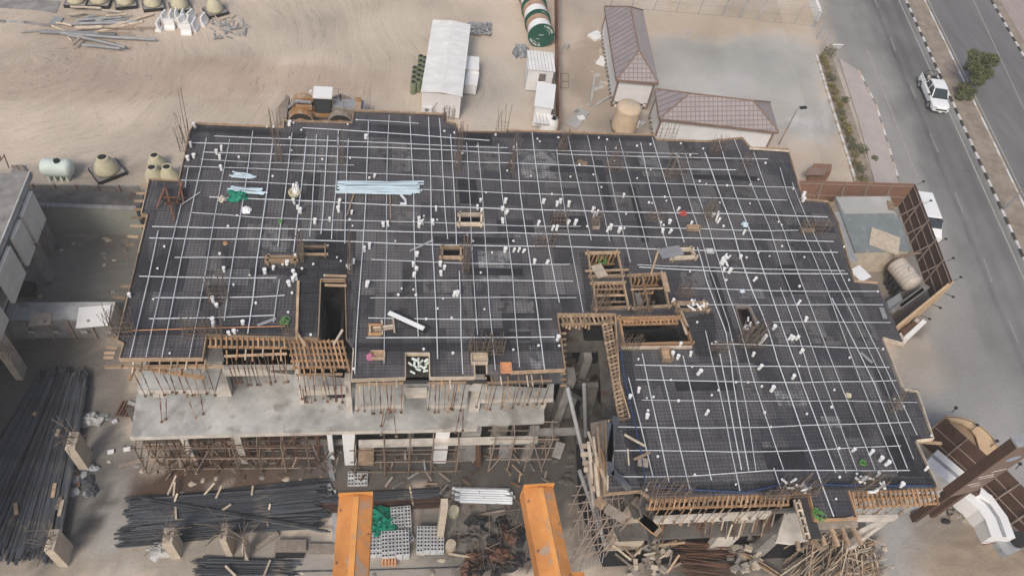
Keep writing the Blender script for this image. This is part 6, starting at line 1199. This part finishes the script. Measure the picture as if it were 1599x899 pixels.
# neighbouring frame
nb = thing('frame_building', 'neighbouring unfinished concrete frame with cream wall panels at the left edge', 'building', at(60, 420)); xu = at(48, 272, 8).x; xl = at(56, 345, 4.6).x
ya, yb, yc = at(48, 272, 8).y, at(0, 375, 8).y, 14
MB().prism([(xu - 16, ya), (xu, ya), (xu, yb), (xu - .2, 12), (xu - 16, 12)], 7.75, 8.0).build('roof_slab', M['conc_grey'], nb)
MB().prism([(xl - 14, ya - .5), (xl, ya - .5), (xl, 12), (xl - 14, 12)], 4.35, 4.6).build('floor_slab', M['conc'], nb)
for (y0, w_) in ((at(36, 335, 6.5).y, 2.2), (at(22, 375, 6.5).y, 1.6), (at(14, 425, 6.5).y, 2.4), (at(-2, 505, 6.5).y, 2.8)):
    b = MB(); b.box((xu + .16, y0, 6.25), (.24, w_, 2.7)); b.build('wall_panel', M['tank_green'] if False else M['panel_cream'], nb)
for (px, py, a_, b_) in ((83, 387, .35, .9), (80, 436, .35, .9), (20, 500, .35, .9), (34, 583, .45, 1.0)):
    g = at(px, py); MB().box((g.x, g.y, 2.17), (a_, b_, 4.33)).build('column', M['conc_tan' if py > 550 else 'conc_grey'], nb)
for yy in (24, 30, 36, 40): MB().box((xl - 3.2, yy, 6.2), (.4, .6, 3.1)).build('column', M['conc_grey'], nb); MB().box((xl - 2.5, yy, 2.1), (.4, .8, 4.3)).build('column', M['conc_grey'], nb)
b = MB(); b.bar(Vector((xu + .02, ya, 8.05)), Vector((xu + .02, 14, 8.05)), .1, .5); b.build('edge_beam', M['conc'], nb)
for (px, py) in ((2, 250), (14, 262)):
    b = MB(); g = at(px, py, 8); b.tube([g, g + Vector((.1, 0, 1.2))], .04, 5); b.tube([g + Vector((.1, 0, 1.1)), g + Vector((-1, -5, 1.1))], .04, 5); b.build('guard_rail', M['steel_rust'], nb)
starter(66, 340, 1.4, 6, 3, .9, .6, 'splayed rebar on the near column head of the neighbouring frame', .5, 'starter', 4.3); starter(60, 388, 1.3, 6, 3, .9, .6, 'splayed rebar on the second column head of the neighbouring frame', .5, 'starter', 4.3); starter(10, 555, 1.2, 5, 3, .8, .6, 'splayed rebar on the lower left column of the neighbouring frame', .5, 'starter', 4.4)
b = MB(); b.prism(ats([(28, 462), (33, 444), (58, 447), (56, 464)]), 0, .5); tag(b.build('black_crate', M['black']), 'black mesh crate at the foot of the neighbouring frame', 'crate')
pal = thing('timber_pallet', 'small grey timber pallet on the sand left of the green white tank', 'pallet', at(27, 263))
for k in range(6): b = MB(); b.bar(at(18 + k * 3.4, 258, .15), at(24 + k * 3.4, 268, .15), .14, .05); b.build('slat', M['timber_grey'], pal)
b = MB(); b.prism(ats([(20, 268), (49, 272), (40, 300), (12, 300)]), 0, .25); tag(b.build('concrete_pad', M['conc_grey']), 'grey concrete pad beside the neighbouring frame below the pallet', 'pad')
# stacked bars: bundles of straight reinforcing steel
def bundle(p, q, r, m, label, group, z=0, n=8, cat='rebar bundle', name='rebar_bundle', sag=.0):
    a, c = at(*p, z), at(*q, z); b = MB(); d = (c - a).normalized(); x = d.cross(Vector((0, 0, 1))).normalized()
    for i in range(n):
        o_ = x * ru(-r, r) + Vector((0, 0, ru(.02, r * 1.1))); e = d * ru(-.25, .25) * 2; o2 = x * ru(-r, r) + Vector((0, 0, ru(.02, r * 1.1))); mid = (o_ + o2) / 2 + x * ru(-.05, .05)
        b.tube([a + o_ + e, a.lerp(c, .5) + mid, c + o2 + e], r * .36, 5)
    return tag(b.build(name, M[m]), label, cat, group)
for i in range(64):
    k = (i % 43) / 43; lay_ = i % 3; x0 = 128 - k * 165 + ru(-9, 9); x1 = 118 - k * 190 + ru(-8, 8); 
    bundle((62 + (1 - k) * 72 + ru(-3, 3), 588 + ru(-5, 16)), (-105 + (1 - k) * 195 + ru(-5, 5), 862 + ru(-22, 8)), .2, 'rebar_bundle', 'long dark bundle of reinforcing bars in the large stack at the left edge', 'bar bundles in the left stack', z=lay_ * .2)
for i in range(46):
    k = (i % 30) / 29; y0 = 782 + k * 62; bundle((213 + ru(-10, 22) - (14 if k > .7 else 0), y0 + ru(-4, 4)), (500 + ru(-14, 8), 766 + k * 52 + ru(-9, 9) + (0 if i % 4 else -14)), .17, 'rebar_bundle', 'dark blue grey bundle of reinforcing bars in the stack below the scaffold', 'bar bundles in the lower middle stack', z=(i % 3) * .15)
bundle((232, 780), (505, 828), .13, 'rebar_bundle', 'bundle of bars lying across the stack below the scaffold', None, z=.5); bundle((190, 852), (330, 838), .13, 'rebar_bundle', 'short bundle of bars at the left end of the lower middle stack', None, z=.2)
for i in range(16):
    k = i / 15; bundle((482 + ru(-8, 8), 775 + k * 26), (692 + ru(-12, 6), 762 + k * 30 + ru(-3, 3)), .12, 'rebar_bundle' if i < 8 else 'rebar_brown', 'dark bundle of bars behind the left orange beam' if i < 8 else 'brown bundle of bars behind the left orange beam', 'dark bars behind the orange beam' if i < 8 else 'brown bars behind the orange beam', z=(i % 2) * .14)
for i in range(9):
    k = i / 8; bundle((313 + k * 8 + ru(-5, 10), 872 + k * 30), (440 + ru(-10, 28), 876 + k * 26), .13, 'rebar_bundle', 'dark bundle of bars in the small stack at the bottom edge', 'bar bundles at the bottom edge', z=(i % 2) * .15)
bundle((430, 893), (735, 884), .06, 'rebar_bundle', 'long thin dark bar bundle along the bottom edge between the orange beams', None, n=4)
for k, (p, q) in enumerate((((352, 883), (368, 899)), ((422, 874), (412, 899)))): plank(p, q, .12, .1, 'timber_pale', 'pale lath across the stack at the bottom edge', z=.55, grp='laths across the bottom stack')
for (p, q) in (((262, 772), (275, 742)), ((271, 774), (273, 752)), ((272, 785), (277, 770)), ((319, 772), (335, 754)), ((337, 778), (346, 758)), ((343, 799), (361, 787)), ((393, 773), (395, 758)), ((420, 795), (422, 786)), ((274, 790), (275, 810)), ((417, 812), (418, 820))): plank(p, q, .11, .08, 'timber_pale', 'pale lath stuck in the dark stack below the scaffold', z=.5, grp='laths in the lower middle stack', dz=.2)
for (p, q, m_) in (((86, 754), (82, 776), 'timber'), ((98, 780), (92, 805), 'timber_pale'), ((88, 680), (92, 670), 'timber_pale'), ((24, 785), (26, 803), 'timber'), ((52, 648), (56, 643), 'timber'), ((95, 775), (88, 795), 'timber_grey')): plank(p, q, .2, .08, m_, 'timber scrap lying on the large stack at the left edge', z=.7, grp='scraps on the left stack')
# free standing columns with splayed bars
for (px, py, h, a_, b_, lab) in ((136, 722, 3.0, .55, 1.1, 'free standing tan concrete column with splayed bars beside the left bar stack'), (104, 868, 2.6, .5, 1.2, 'free standing concrete column at the foot of the left bar stack'), (277, 860, 2.5, .55, .9, 'free standing pale column with splayed bars on the lower middle stack, left one'), (361, 856, 2.7, .35, 1.0, 'free standing pale column with splayed bars on the lower middle stack, right one'), (388, 865, 1.9, .2, .9, 'thin pale concrete slab standing right of the two splayed columns'), (686, 840, 5.6, .4, .45, 'tall slim concrete column between the block stacks and the white pipes')):
    g = at(px, py); t = thing('concrete_column', lab, 'column', g, 'free standing concrete columns'); MB().box(g + Vector((0, 0, h / 2)), (a_, b_, h)).build('shaft', M['conc_tan'], t)
    if 'splayed' in lab or 'foot' in lab:
        b = MB()
        for k in range(16): p = g + Vector((ru(-.4, .4) * a_, ru(-.45, .45) * b_, h)); a = ru(0, 6.3); s_ = ru(.3, 1.3); b.tube([p, p + Vector((math.cos(a) * s_ * .4, math.sin(a) * s_ * .4, .6)), p + Vector((math.cos(a) * s_ * 1.2, math.sin(a) * s_ * 1.2, ru(.8, 1.3)))], .018, 4)
        b.build('splayed_bars', M['starter'], t)
for k in range(14): lump(at(ru(108, 148), ru(722, 770)), ru(.2, .5), ru(.2, .45), ru(.15, .35), 'grey' if k % 2 else 'rebar_bundle', 'grey_sack', 'grey sack heaped at the foot of the tan column beside the left bar stack', 'sack', k, group='sacks by the tan column')
lump(at(141, 655), .9, .5, .35, 'conc', 'white_sack', 'crumpled pale sack beside the head of the tan column', 'sack', 4, amp=.5); lump(at(253, 858), .8, .5, .4, 'conc', 'white_sack', 'crumpled pale sack at the foot of the left splayed column', 'sack', 6, amp=.5)
t = thing('rusty_grating', 'rusty red grating of bars lying beside the terrace corner', 'grating', at(196, 638))
for k in range(7): b = MB(); b.bar(at(181 + k * 4.6, 648 + k * .6, .1), at(192 + k * 4.6, 626 + k * .6, .1), .1, .08); b.build('bar', M['steel_rust'], t)
for k, (p, q) in enumerate((((175, 660), (183, 656)), ((168, 706), (178, 704)), ((193, 702), (204, 700)), ((200, 628), (212, 632)), ((186, 728), (222, 718)), ((118, 716), (122, 760)))): plank(p, q, .25, .12, ['white', 'white', 'white', 'conc', 'timber_grey', 'steel_rust'][k], 'scrap board lying in the yard left of the terrace', z=.1, grp='scrap boards left of the terrace')
# scaffolds
def scaffold(posts, zs, label, r=.04, braces=(), m='scaf', ledg=True):
    g0 = sum([at(*p) for p in posts[0]], Vector()) / len(posts[0]); t = thing('scaffold', label, 'scaffold', g0, 'tube scaffolds')
    rows = [[at(*p) for p in row] for row in posts]; top = zs[-1] + .3
    for row in rows:
        for p in row: b = MB(); b.tube([p + Vector((ru(-.08, .08), ru(-.08, .08), 0)), p + Vector((0, 0, top))], r, 5); b.build('post', M[m], t)
        for z in zs:
            b = MB(); b.tube([row[0] + Vector((-.3, .06, z)), row[-1] + Vector((.4, .06, z + ru(-.05, .05)))], r, 5); b.build('ledger', M[m], t)
    if len(rows) > 1:
        for p, q in zip(rows[0], rows[1]):
            for z in zs: b = MB(); b.tube([p + Vector((0, 0, z + .06)), q + Vector((0, 0, z + .06))], r, 5); b.build('transom', M[m], t)
    for (i, j) in braces: b = MB(); b.tube([rows[0][i] + Vector((0, -.08, .1)), rows[0][j] + Vector((0, -.08, top - .4))], r, 5); b.build('brace', M[m], t)
    return t
scaffold([[(232, 740), (268, 740), (305, 740), (340, 739), (376, 739), (412, 738), (448, 738), (484, 738)], [(236, 712), (270, 712), (306, 712), (341, 711), (376, 711), (412, 711), (447, 711), (483, 711)]], [.6, 2.0, 3.4], 'brown tube scaffold under the left half of the terrace', braces=((0, 1), (2, 3), (5, 4), (7, 6)))
scaffold([[(556, 744), (600, 744), (638, 744), (672, 744), (710, 742)], [(558, 716), (600, 716), (638, 716), (673, 716), (710, 714)]], [.5, 2.0, 3.6], 'brown tube scaffold under the middle of the terrace with a leaning timber rack')
scaffold([[(762, 735), (790, 735), (818, 735), (846, 735)], [(762, 708), (790, 708), (818, 708), (845, 708)]], [1.6, 3.2, 4.4], 'dark tube scaffold under the right end of the terrace', braces=((0, 1), (3, 2)), m='rail')
scaffold([[(892, 880), (910, 876), (928, 872), (946, 868)], [(890, 838), (908, 835), (926, 832), (944, 830)], [(888, 800), (906, 797), (924, 795), (942, 793)]], [1.2, 2.6, 4.0, 5.4, 6.8], 'tall grey tube scaffold beside the right wing, right of the right orange beam', braces=((0, 1), (2, 3)), m='rail')
for i, (p, q, z0, z1) in enumerate((((886, 604), (944, 850), 10.2, 1.5), ((905, 735), (944, 845), 8, 1.0), ((912, 600), (915, 680), 10, 4))): b = MB(); b.tube([at(*p, z0), at(*q, z1)], .12, 8); tag(b.build('raking_tube', M['grey']), 'long grey raking tube running down the gap between the wings', 'tube', 'raking tubes in the gap')
t = thing('timber_rack', 'tan slatted timber rack leaning under the middle of the terrace', 'rack', at(571, 726))
for k in range(6): b = MB(); b.bar(at(561 + k * 4, 726, .1), at(562.5 + k * 4, 694, 1.8), .17, .06); b.build('slat', M['timber'], t)
for y, z in ((722, .35), (698, 1.6)): b = MB(); b.bar(at(560, y, z), at(583, y, z), .1, .1); b.build('cross_bar', M['timber'], t)
for k in range(75): x, y = ru(235, 530), ru(694, 742); plank((x, y), (x + ru(-16, 16), y + ru(-26, 20)), ru(.05, .1), .06, random.choice(['timber_grey', 'steel_rust', 'timber', 'rail']), 'loose tube or lath leaning about under the left half of the terrace', z=ru(.1, 1.2), grp='loose lengths under the left terrace', dz=ru(0, 1.8))
for k in range(50): x, y = ru(550, 850), ru(694, 760); plank((x, y), (x + ru(-18, 18), y + ru(-16, 16)), ru(.06, .14), .06, random.choice(['timber_grey', 'steel_rust', 'timber', 'rail', 'grey']), 'loose length lying about under the middle terrace', z=ru(.05, .5), grp='loose lengths under the middle terrace', dz=ru(0, .6))
for k in range(3): plank((744 + k * 3, 728), (745 + k * 2, 694), .12, .1, 'steel_rust', 'rust brown board leaning right of the middle scaffold', z=.2, grp='leaning boards', dz=2.4)
for k in range(7): plank((779 + k * 3, 714), (785 + k * 3, 680), .1, .08, 'grey', 'grey plank in the row leaning under the right end of the terrace', z=.1, grp='grey planks under the right terrace', dz=3.0)
plank((868, 714), (876, 690), .6, .1, 'conc_grey', 'pale grey slab leaning in the gap between the wings', z=.3, grp='slabs in the gap', dz=1.2)
# white pipe stack, blocks, net, barrels
for k in range(12): y = 762 + k * 1.8; x0 = 706 + (k % 4) * 4; b = MB(); a, c = at(x0, y, .15 + (k % 2) * .2), at(x0 + ru(78, 92), y + 2.4, .15 + (k % 2) * .2); b.tube([a, c], .12, 8); tag(b.build('steel_pipe', M['pvc']), 'white steel pipe in the stack between the two orange beams', 'pipe', 'white pipes between the orange beams')
M['hole'] = mat('hole', (.02, .02, .02), .9, .1, 1, bump=0)
def blocks(x0, y0, nx_, ny_, h, label, skip=0, ang=0, px=7.6, py=5.6):
    g = at(x0, y0); t = thing('block_stack', label, 'block stack', g, 'stacks of hollow blocks'); ex = Vector((math.cos(ang), math.sin(ang), 0)) * .42; ey = Vector((-math.sin(ang), math.cos(ang), 0)) * .22
    for i in range(nx_):
        for j in range(ny_):
            hh = h if (i + j * 1.7) % 5 > skip or j > 1 else h - .2
            c = g + ex * i + ey * j; b = MB(); b.box(c + Vector((0, 0, hh / 2)), (.39, .19, hh), ang); b.m = 1
            for s_ in (-1, 1): b.box(c + ex * s_ * .22 + Vector((0, 0, hh + .003)), (.13, .11, .006), ang)
            b.build('hollow_block', [M['block'], M['hole']], t)
blocks(616, 832, 3, 7, .7, 'stack of grey hollow blocks right of the green net', 2, .05); blocks(601, 873, 4, 7, .9, 'largest nearest stack of grey hollow blocks between the orange beams', 1, .03); blocks(655, 863, 4, 7, .7, 'stack of grey hollow blocks left of the tall slim column foot', 0, -.04); blocks(582, 868, 2, 6, .7, 'small stack of hollow blocks beside the left orange beam', 1); blocks(632, 850, 2, 3, .4, 'few tumbled hollow blocks between the larger stacks', 0, .5)
blocks(548, 757, 3, 4, .4, 'small far stack of hollow blocks behind the left orange beam', 2); t = thing('tan_crate', 'small tan slatted crate in front of the nearest block stack', 'crate', at(607, 878))
for k in range(5): b = MB(); b.bar(at(597 + k * 5, 883, .4), at(597 + k * 5, 870, .4), .1, .1); b.build('slat', M['brick_orange'], t)
for y in (871, 877, 882): b = MB(); b.bar(at(595, y, .3), at(620, y, .3), .1, .12); b.build('rail', M['timber'], t)
for k, (x, y, r) in enumerate(((598, 812, 1.2), (590, 830, 1.1), (602, 834, 1.1))): lump(at(x, y), r, r * .8, r * .7, 'net_green', 'green_net', ('farthest', 'left', 'right')[k] + ' fold of the green net heap beside the left orange beam', 'net', 50 + k, 18, .55)
for k, (x, y, m_) in enumerate(((708, 803, 'cream'), (703, 856, 'timber_pale'))): g = at(x, y); b = MB(); b.lathe([(.3, 0), (.36, .4), (.3, .85)], g, 14); tag(b.build('barrel', M[m_]), ('small cream' if k == 0 else 'tan') + ' barrel near the tall slim column', 'barrel')
for k in range(26): x, y = ru(722, 815), ru(812, 895); lump(at(x, y), ru(.25, .8), ru(.2, .6), ru(.15, .6), random.choice(['rubber', 'black', 'conc_dark', 'rebar_brown', 'steel_rust']), 'scrap_heap', 'dark lump of tangled scrap between the tall slim column and the right orange beam', 'scrap heap', k * 1.3, 10, .6, group='scrap between the orange beams')
sc = MB()
for k in range(150): p = at(ru(700, 830), ru(775, 899), ru(.05, .5)); a = ru(0, 3.14); sc.tube([p, p + Vector((math.cos(a) * ru(.3, 1.3), math.sin(a) * ru(.3, 1.3), ru(-.1, .3)))], ru(.012, .03), 4)
tag(sc.build('wire_tangle', M['starter']), 'tangle of thin wire and bar offcuts between the orange beams', 'wire tangle', kind='stuff')
for k, (p, q) in enumerate((((400, 855), (434, 832)), ((700, 864), (750, 872)), ((735, 806), (790, 796)), ((640, 760), (645, 790)))): plank(p, q, .3 if k == 0 else .1, .15, ['timber_grey', 'timber_pale', 'rail', 'timber_pale'][k], 'single board lying near the bar stacks, ' + ('at the right end of the lower middle stack', 'pale, below the tan barrel', 'thin and dark, right of the cream barrel', 'pale, across the brown bars')[k], z=.2)
t = thing('timber_platform', 'grey weathered timber platform with dark ends at the right end of the lower middle stack', 'platform', at(453, 852)); MB().prism(ats([(428, 860), (478, 860), (478, 842), (432, 842)], .5), .3, .5).build('boards', M['timber_grey'], t); MB().prism(ats([(430, 868), (474, 868), (474, 861), (430, 861)], .3), 0, .3).build('dark_base', M['black'], t)
MB().prism(ats([(482, 862), (528, 862), (528, 848), (482, 848)], .3), 0, .3).build('low_boards', M['timber_grey'], t)
for (p, q) in (((507, 690), (520, 750)), ((521, 765), (525, 899)), ((512, 755), (526, 790))): plank(p, q, .3, .12, 'grey', 'long grey board running to the left orange beam', z=.1, grp='boards left of the orange beam')
# right wing foot: red brown bars, timber heaps, crumbled blocks
for i in range(42): k = i / 41; y = 848 + k * 60; bundle((1055 + ru(-8, 14) + k * 10, y - 4 + ru(-3, 3)), (1128 + ru(-6, 30), y + 2 + ru(-8, 8)), .05, 'steel_rust', 'thin red brown bar in the fan shaped pile below the right wing', 'red brown bars below the right wing', z=ru(.1, .7), n=2, cat='bar', name='loose_bar')
for i in range(210):
    if i < 120: x, y = ru(1325, 1372), ru(842, 905); a = random.choice([.1, 1.5, .4, 2.6]) + ru(-.3, .3)
    else: x, y = ru(1248, 1335), ru(822, 890); a = random.choice([.5, .65, 1.2]) + ru(-.15, .15)
    L_ = ru(.8, 1.9) if i < 120 else ru(1.6, 4.8); p = at(x, y, ru(.1, 1.0)); d = Vector((math.cos(a), math.sin(a), ru(-.05, .12))) * L_; b = MB(); b.bar(p - d / 2, p + d / 2, ru(.05, .09), ru(.04, .07)); tag(b.build('timber_length', M[random.choice(['timber', 'timber_pale', 'timber', 'timber_grey'])]), 'tan timber length in the big tumbled heap below the projecting bay' if i >= 120 else 'short tan timber in the tangled heap at the foot of the front right corner', 'timber', 'timbers in the big heap' if i >= 120 else 'short timbers in the corner heap')
for i in range(7): plank((1156 + i * 3, 862 + i), (1222 + i * 3, 905 + i), .12, .1, 'timber', 'long orange timber in the neat parallel row below the right wing', z=.6 + (i % 2) * .12, grp='parallel timbers below the right wing')
for i in range(74):
    x, y = (ru(1140, 1190), ru(838, 890)) if i < 44 else (ru(985, 1045), ru(850, 899)); g = at(x, y, ru(.1, .9)); b = MB(); b.box(g, (ru(.25, .6), ru(.18, .36), ru(.15, .25)), ru(0, 3), rot=Matrix.Rotation(ru(0, 3), 3, 'Z') @ Matrix.Rotation(ru(-.3, .3), 3, 'X')); tag(b.build('broken_block', M[('conc_tan', 'conc_grey', 'rubble')[i % 3]]), 'broken concrete block in the heap right of the red brown bars' if i < 44 else 'broken block in the heap left of the red brown bars', 'block', 'broken blocks right of the bars' if i < 44 else 'broken blocks left of the bars')
for i in range(30): x, y = ru(985, 1050), ru(838, 899); p = at(x, y, ru(.1, 1.2)); a = ru(0, 3.1); d = Vector((math.cos(a), math.sin(a), ru(-.2, .4))) * ru(.5, 1.6); b = MB(); b.bar(p, p + d, .12, .04); tag(b.build('wood_scrap', M[random.choice(['timber_pale', 'timber', 'timber_grey'])]), 'curled pale wood scrap heaped below the left front of the right wing', 'wood scrap', 'wood scraps below the right wing')
for i in range(8): x = 905 + i * 5; plank((x, 892 - i * 2), (x + 3, 876 - i * 2), .05, .05, 'grey', 'grey grating bar below the tall scaffold', z=.1, grp='grating bars below the scaffold')
for i in range(14): x, y = ru(860, 940), ru(640, 760); lump(at(x, y), ru(.15, .4), ru(.1, .35), ru(.1, .25), random.choice(['conc_dark', 'conc_dark', 'conc_grey']), 'rubble_lump', 'dusty lump of rubble on the floor of the gap between the wings', 'rubble', k, group='rubble in the gap')  # mostly dark lumps: the gap's shade is painted into their colour
for i in range(60):
    x, y = random.choice([(ru(150, 230), ru(640, 890)), (ru(220, 540), ru(745, 775)), (ru(380, 700), ru(860, 899)), (ru(1380, 1460), ru(760, 890)), (ru(60, 200), ru(370, 470)), (ru(890, 950), ru(70, 200))]); lump(at(x, y), ru(.08, .25), ru(.08, .2), ru(.05, .15), random.choice(['rubble', 'conc_grey', 'conc_tan']), 'loose_stone', 'small loose stone scattered on the dusty ground of the site', 'stone', i, 8, group='loose stones')
# far sandy strip beyond the brown fence
for (p, q, w_, h_, m_, lab) in (((892, 198), (912, 172), 1.2, .08, 'pave_grey', 'pale flat sheet lying on the sand right of the brown fence'), ((936, 102), (944, 90), .9, .08, 'white', 'pale board leaning against the left house'), ((924, 60), (938, 53), 1.2, .3, 'white', 'crumpled white sheet beside the left house'), ((922, 166), (929, 118), .2, .1, 'conc', 'long pale lath on the sand beside the left house'), ((930, 165), (950, 152), .2, .15, 'conc', 'short pale beam left of the beige upright tank')): plank(p, q, w_, h_, m_, lab, z=.1, grp=None)
for k in range(8): lump(at(ru(930, 944), ru(35, 145)), ru(.2, .45), ru(.2, .4), ru(.15, .4), random.choice(['grey', 'conc', 'conc_tan']), 'debris_lump', 'small debris lump along the left side of the left house', 'debris', k, group='debris beside the left house')
t = thing('bed_base', 'light steel frame lying on the sand right of the brown fence', 'frame', at(881, 126))
for p, q in (((876, 115), (888, 115)), ((876, 115), (876, 137)), ((888, 115), (888, 137)), ((876, 137), (888, 137)), ((876, 127), (888, 127))): b = MB(); b.tube([at(*p, .1), at(*q, .1)], .04, 5); b.build('bar', M['rail'], t)
# ---- crane: two orange box arms close to the camera
def arm(lt, rt, rl, z, label, rib=.5, n_=7.0):
    "lt, rt: pixel corners of the far end; the arm runs toward the camera along the building's depth"
    a, b_ = at(*lt, z), at(*rt, z); wd = (b_ - a).length; c = (a + b_) / 2; d = Vector((rl, -1, 0)).normalized(); x = Vector((-d.y, d.x, 0)) * (-1 if d.y > 0 else 1); x = Vector((1, -rl * -1, 0)).normalized() if False else (b_ - a).normalized()
    t = thing('crane_arm', label, 'crane_beam', c); far, near = c, c + d * n_
    def sec(p): return [p + x * (-wd / 2), p + x * (-wd * .06) + Vector((0, 0, wd * .20)), p + x * (wd * .10) + Vector((0, 0, wd * .20)), p + x * (wd / 2) , p + x * (wd / 2) + Vector((0, 0, -wd * .8)), p + x * (-wd / 2) + Vector((0, 0, -wd * .8))]
    k = MB(); vs = sec(far) + sec(near); k.add(vs, [(i, (i + 1) % 6, (i + 1) % 6 + 6, i + 6) for i in range(6)] + [(5, 4, 3, 2, 1, 0), (6, 7, 8, 9, 10, 11)]); k.build('beam', M['orange'], t)
    k = MB(); k.bar(far + x * .02 * 0 + x * wd * .02 + Vector((0, 0, wd * .215)) + d * .02, near + x * wd * .02 + Vector((0, 0, wd * .215)), wd * .17, .015); k.build('rib', M['orange2'], t)
    k = MB(); k.bar(far - x * wd * .505 - d * .012 + Vector((0, 0, -wd * .27)), far + x * wd * .505 - d * .012 + Vector((0, 0, -wd * .27)), .015, wd * 1.0); k.build('end_plate', M['orange2'], t)
    for j in range(12): k = MB(); c_ = far + d * (.12 + j * .22) + x * wd * (.42 if j % 2 else -.42) + Vector((0, 0, wd * .05)); k.lathe([(.009, -.01), (.009, .012), (.005, .016)], c_, 8); k.build('bolt', M['trim'], t)
    return t
arm((529, 777), (582, 775), -.03, 41.5, 'orange steel crane arm at the bottom edge, left of two'); arm((817, 764), (864, 761), .085, 41.5, 'orange steel crane arm at the bottom edge, right of two')

b = MB(); b.prism(ats([(879, 893), (912, 892), (918, 930), (884, 930)], 41.45), 41.40, 41.45); b.prism(ats([(879, 893), (912, 892), (912, 895), (879, 896)], 41.5), 41.45, 41.5); ct = b.build('crane_bracket', M['orange']); tag(ct, 'orange bracket plate joined to the foot of the right crane arm', 'bracket')

for i in range(30):
    x, y = ru(893, 945), ru(520, 600); plank((x, y), (x + ru(-22, 22), y + ru(-14, 14)), ru(.07, .16), .06, random.choice(['steel_rust', 'timber_grey', 'timber', 'conc_grey', 'rebar_brown']), 'loose timber or bar on the dark floor of the courtyard between the wings', z=ZT + .7, grp='loose lengths in the courtyard', dz=ru(0, .9))
for k in range(3): plank((912 + k * 9, 526), (919 + k * 9, 503), .5, .06, 'grey', 'grey shutter board leaning at the head of the courtyard', z=ZF - 1.5, grp='shutter boards in the courtyard', dz=2.0)
for k in range(9): plank((879 + k * 5, 510 + (k % 3) * 2), (881 + k * 5, 498), .12, .1, 'timber', 'timber strut hanging at the head of the courtyard', z=ZD - .9, grp='struts at the courtyard head', dz=.6)
for k in range(10): y = 520 + k * 9; plank((884, y), (876 - k * .2, y + 1), .1, .1, 'timber', 'batten on the left side of the courtyard', z=ZD - .5, grp='battens on the courtyard side')

for i in range(34):
    x = ru(1018, 1236); y0 = 806 - (x - 1018) * .045; plank((x, y0 + ru(0, 4)), (x - ru(2, 14), y0 + ru(14, 44)), ru(.05, .1), .07, random.choice(['timber', 'timber_pale', 'timber_grey', 'steel_rust']), 'strut leaning under the cream slab at the front of the right wing', z=ZF - .6, grp='struts under the cream slab', dz=-ru(.5, 3.5))
for (x, y, h) in ((884, 76, .5), (900, 176, .25), (907, 186, .2), (993, 196, .4), (1002, 196, .35), (994, 168, .3)): g = at(x, y); b = MB(); b.box(g + Vector((0, 0, h / 2)), (ru(.4, .7), ru(.3, .6), h), ru(0, 2)); tag(b.build('small_box', M[random.choice(['white', 'grey', 'conc'])]), 'small box left on the sandy ground around the beige upright tank', 'box', 'small boxes around the upright tank')
for (p, q, r, m_, lab) in (((745, 58, 0), (742, 70, 0), .0, 'grey', ''),): pass
for (cx_, cy_, cz_, lab) in ((661, 168, 1.6, 'white air conditioning unit on the near end wall of the long cabin'), (838, 130, 1.2, 'white air conditioning unit beside the window of the ribbed cabin')):
    g = at(cx_, cy_, cz_); b = MB(); b.box(g + Vector((.35, -.18, 0)), (.8, .3, .5)); o = b.build('cooling_unit', M['white']); tag(o, lab, 'cooling unit'); ORG[o.name] = o.location.copy(); b = MB(); b.lathe([(.19, 0), (.19, .01)], g + Vector((.3, -.34, 0)), 14, Matrix(((1, 0, 0), (0, 0, -1), (0, 1, 0)))); b.build('fan_grille', M['grey'], o)

hz = bpy.data.materials.new('haze_air'); hz.use_nodes = True; hn = hz.node_tree.nodes; hn.remove(hn['Principled BSDF']); pvn = hn.new('ShaderNodeVolumePrincipled'); pvn.inputs['Color'].default_value = (.93, .90, .86, 1); pvn.inputs['Density'].default_value = .0009; hz.node_tree.links.new(pvn.outputs[0], hn['Material Output'].inputs['Volume'])
hb = MB(); hb.box((0, 450, 29), (1840, 1560, 60)); tag(hb.build('haze', hz), 'thin pale dust haze hanging over the whole construction site', 'haze', kind='stuff')

scaffold([[(250, 728), (287, 728), (323, 727), (358, 727), (394, 726), (430, 726), (466, 726), (500, 726)], [(252, 700), (288, 700), (324, 700), (358, 700), (394, 699), (430, 699), (465, 699), (500, 699)]], [1.2, 2.7, 4.0], 'second deeper tube scaffold in the shade under the left half of the terrace', braces=((1, 2), (4, 3), (5, 6)), m='steel_rust')
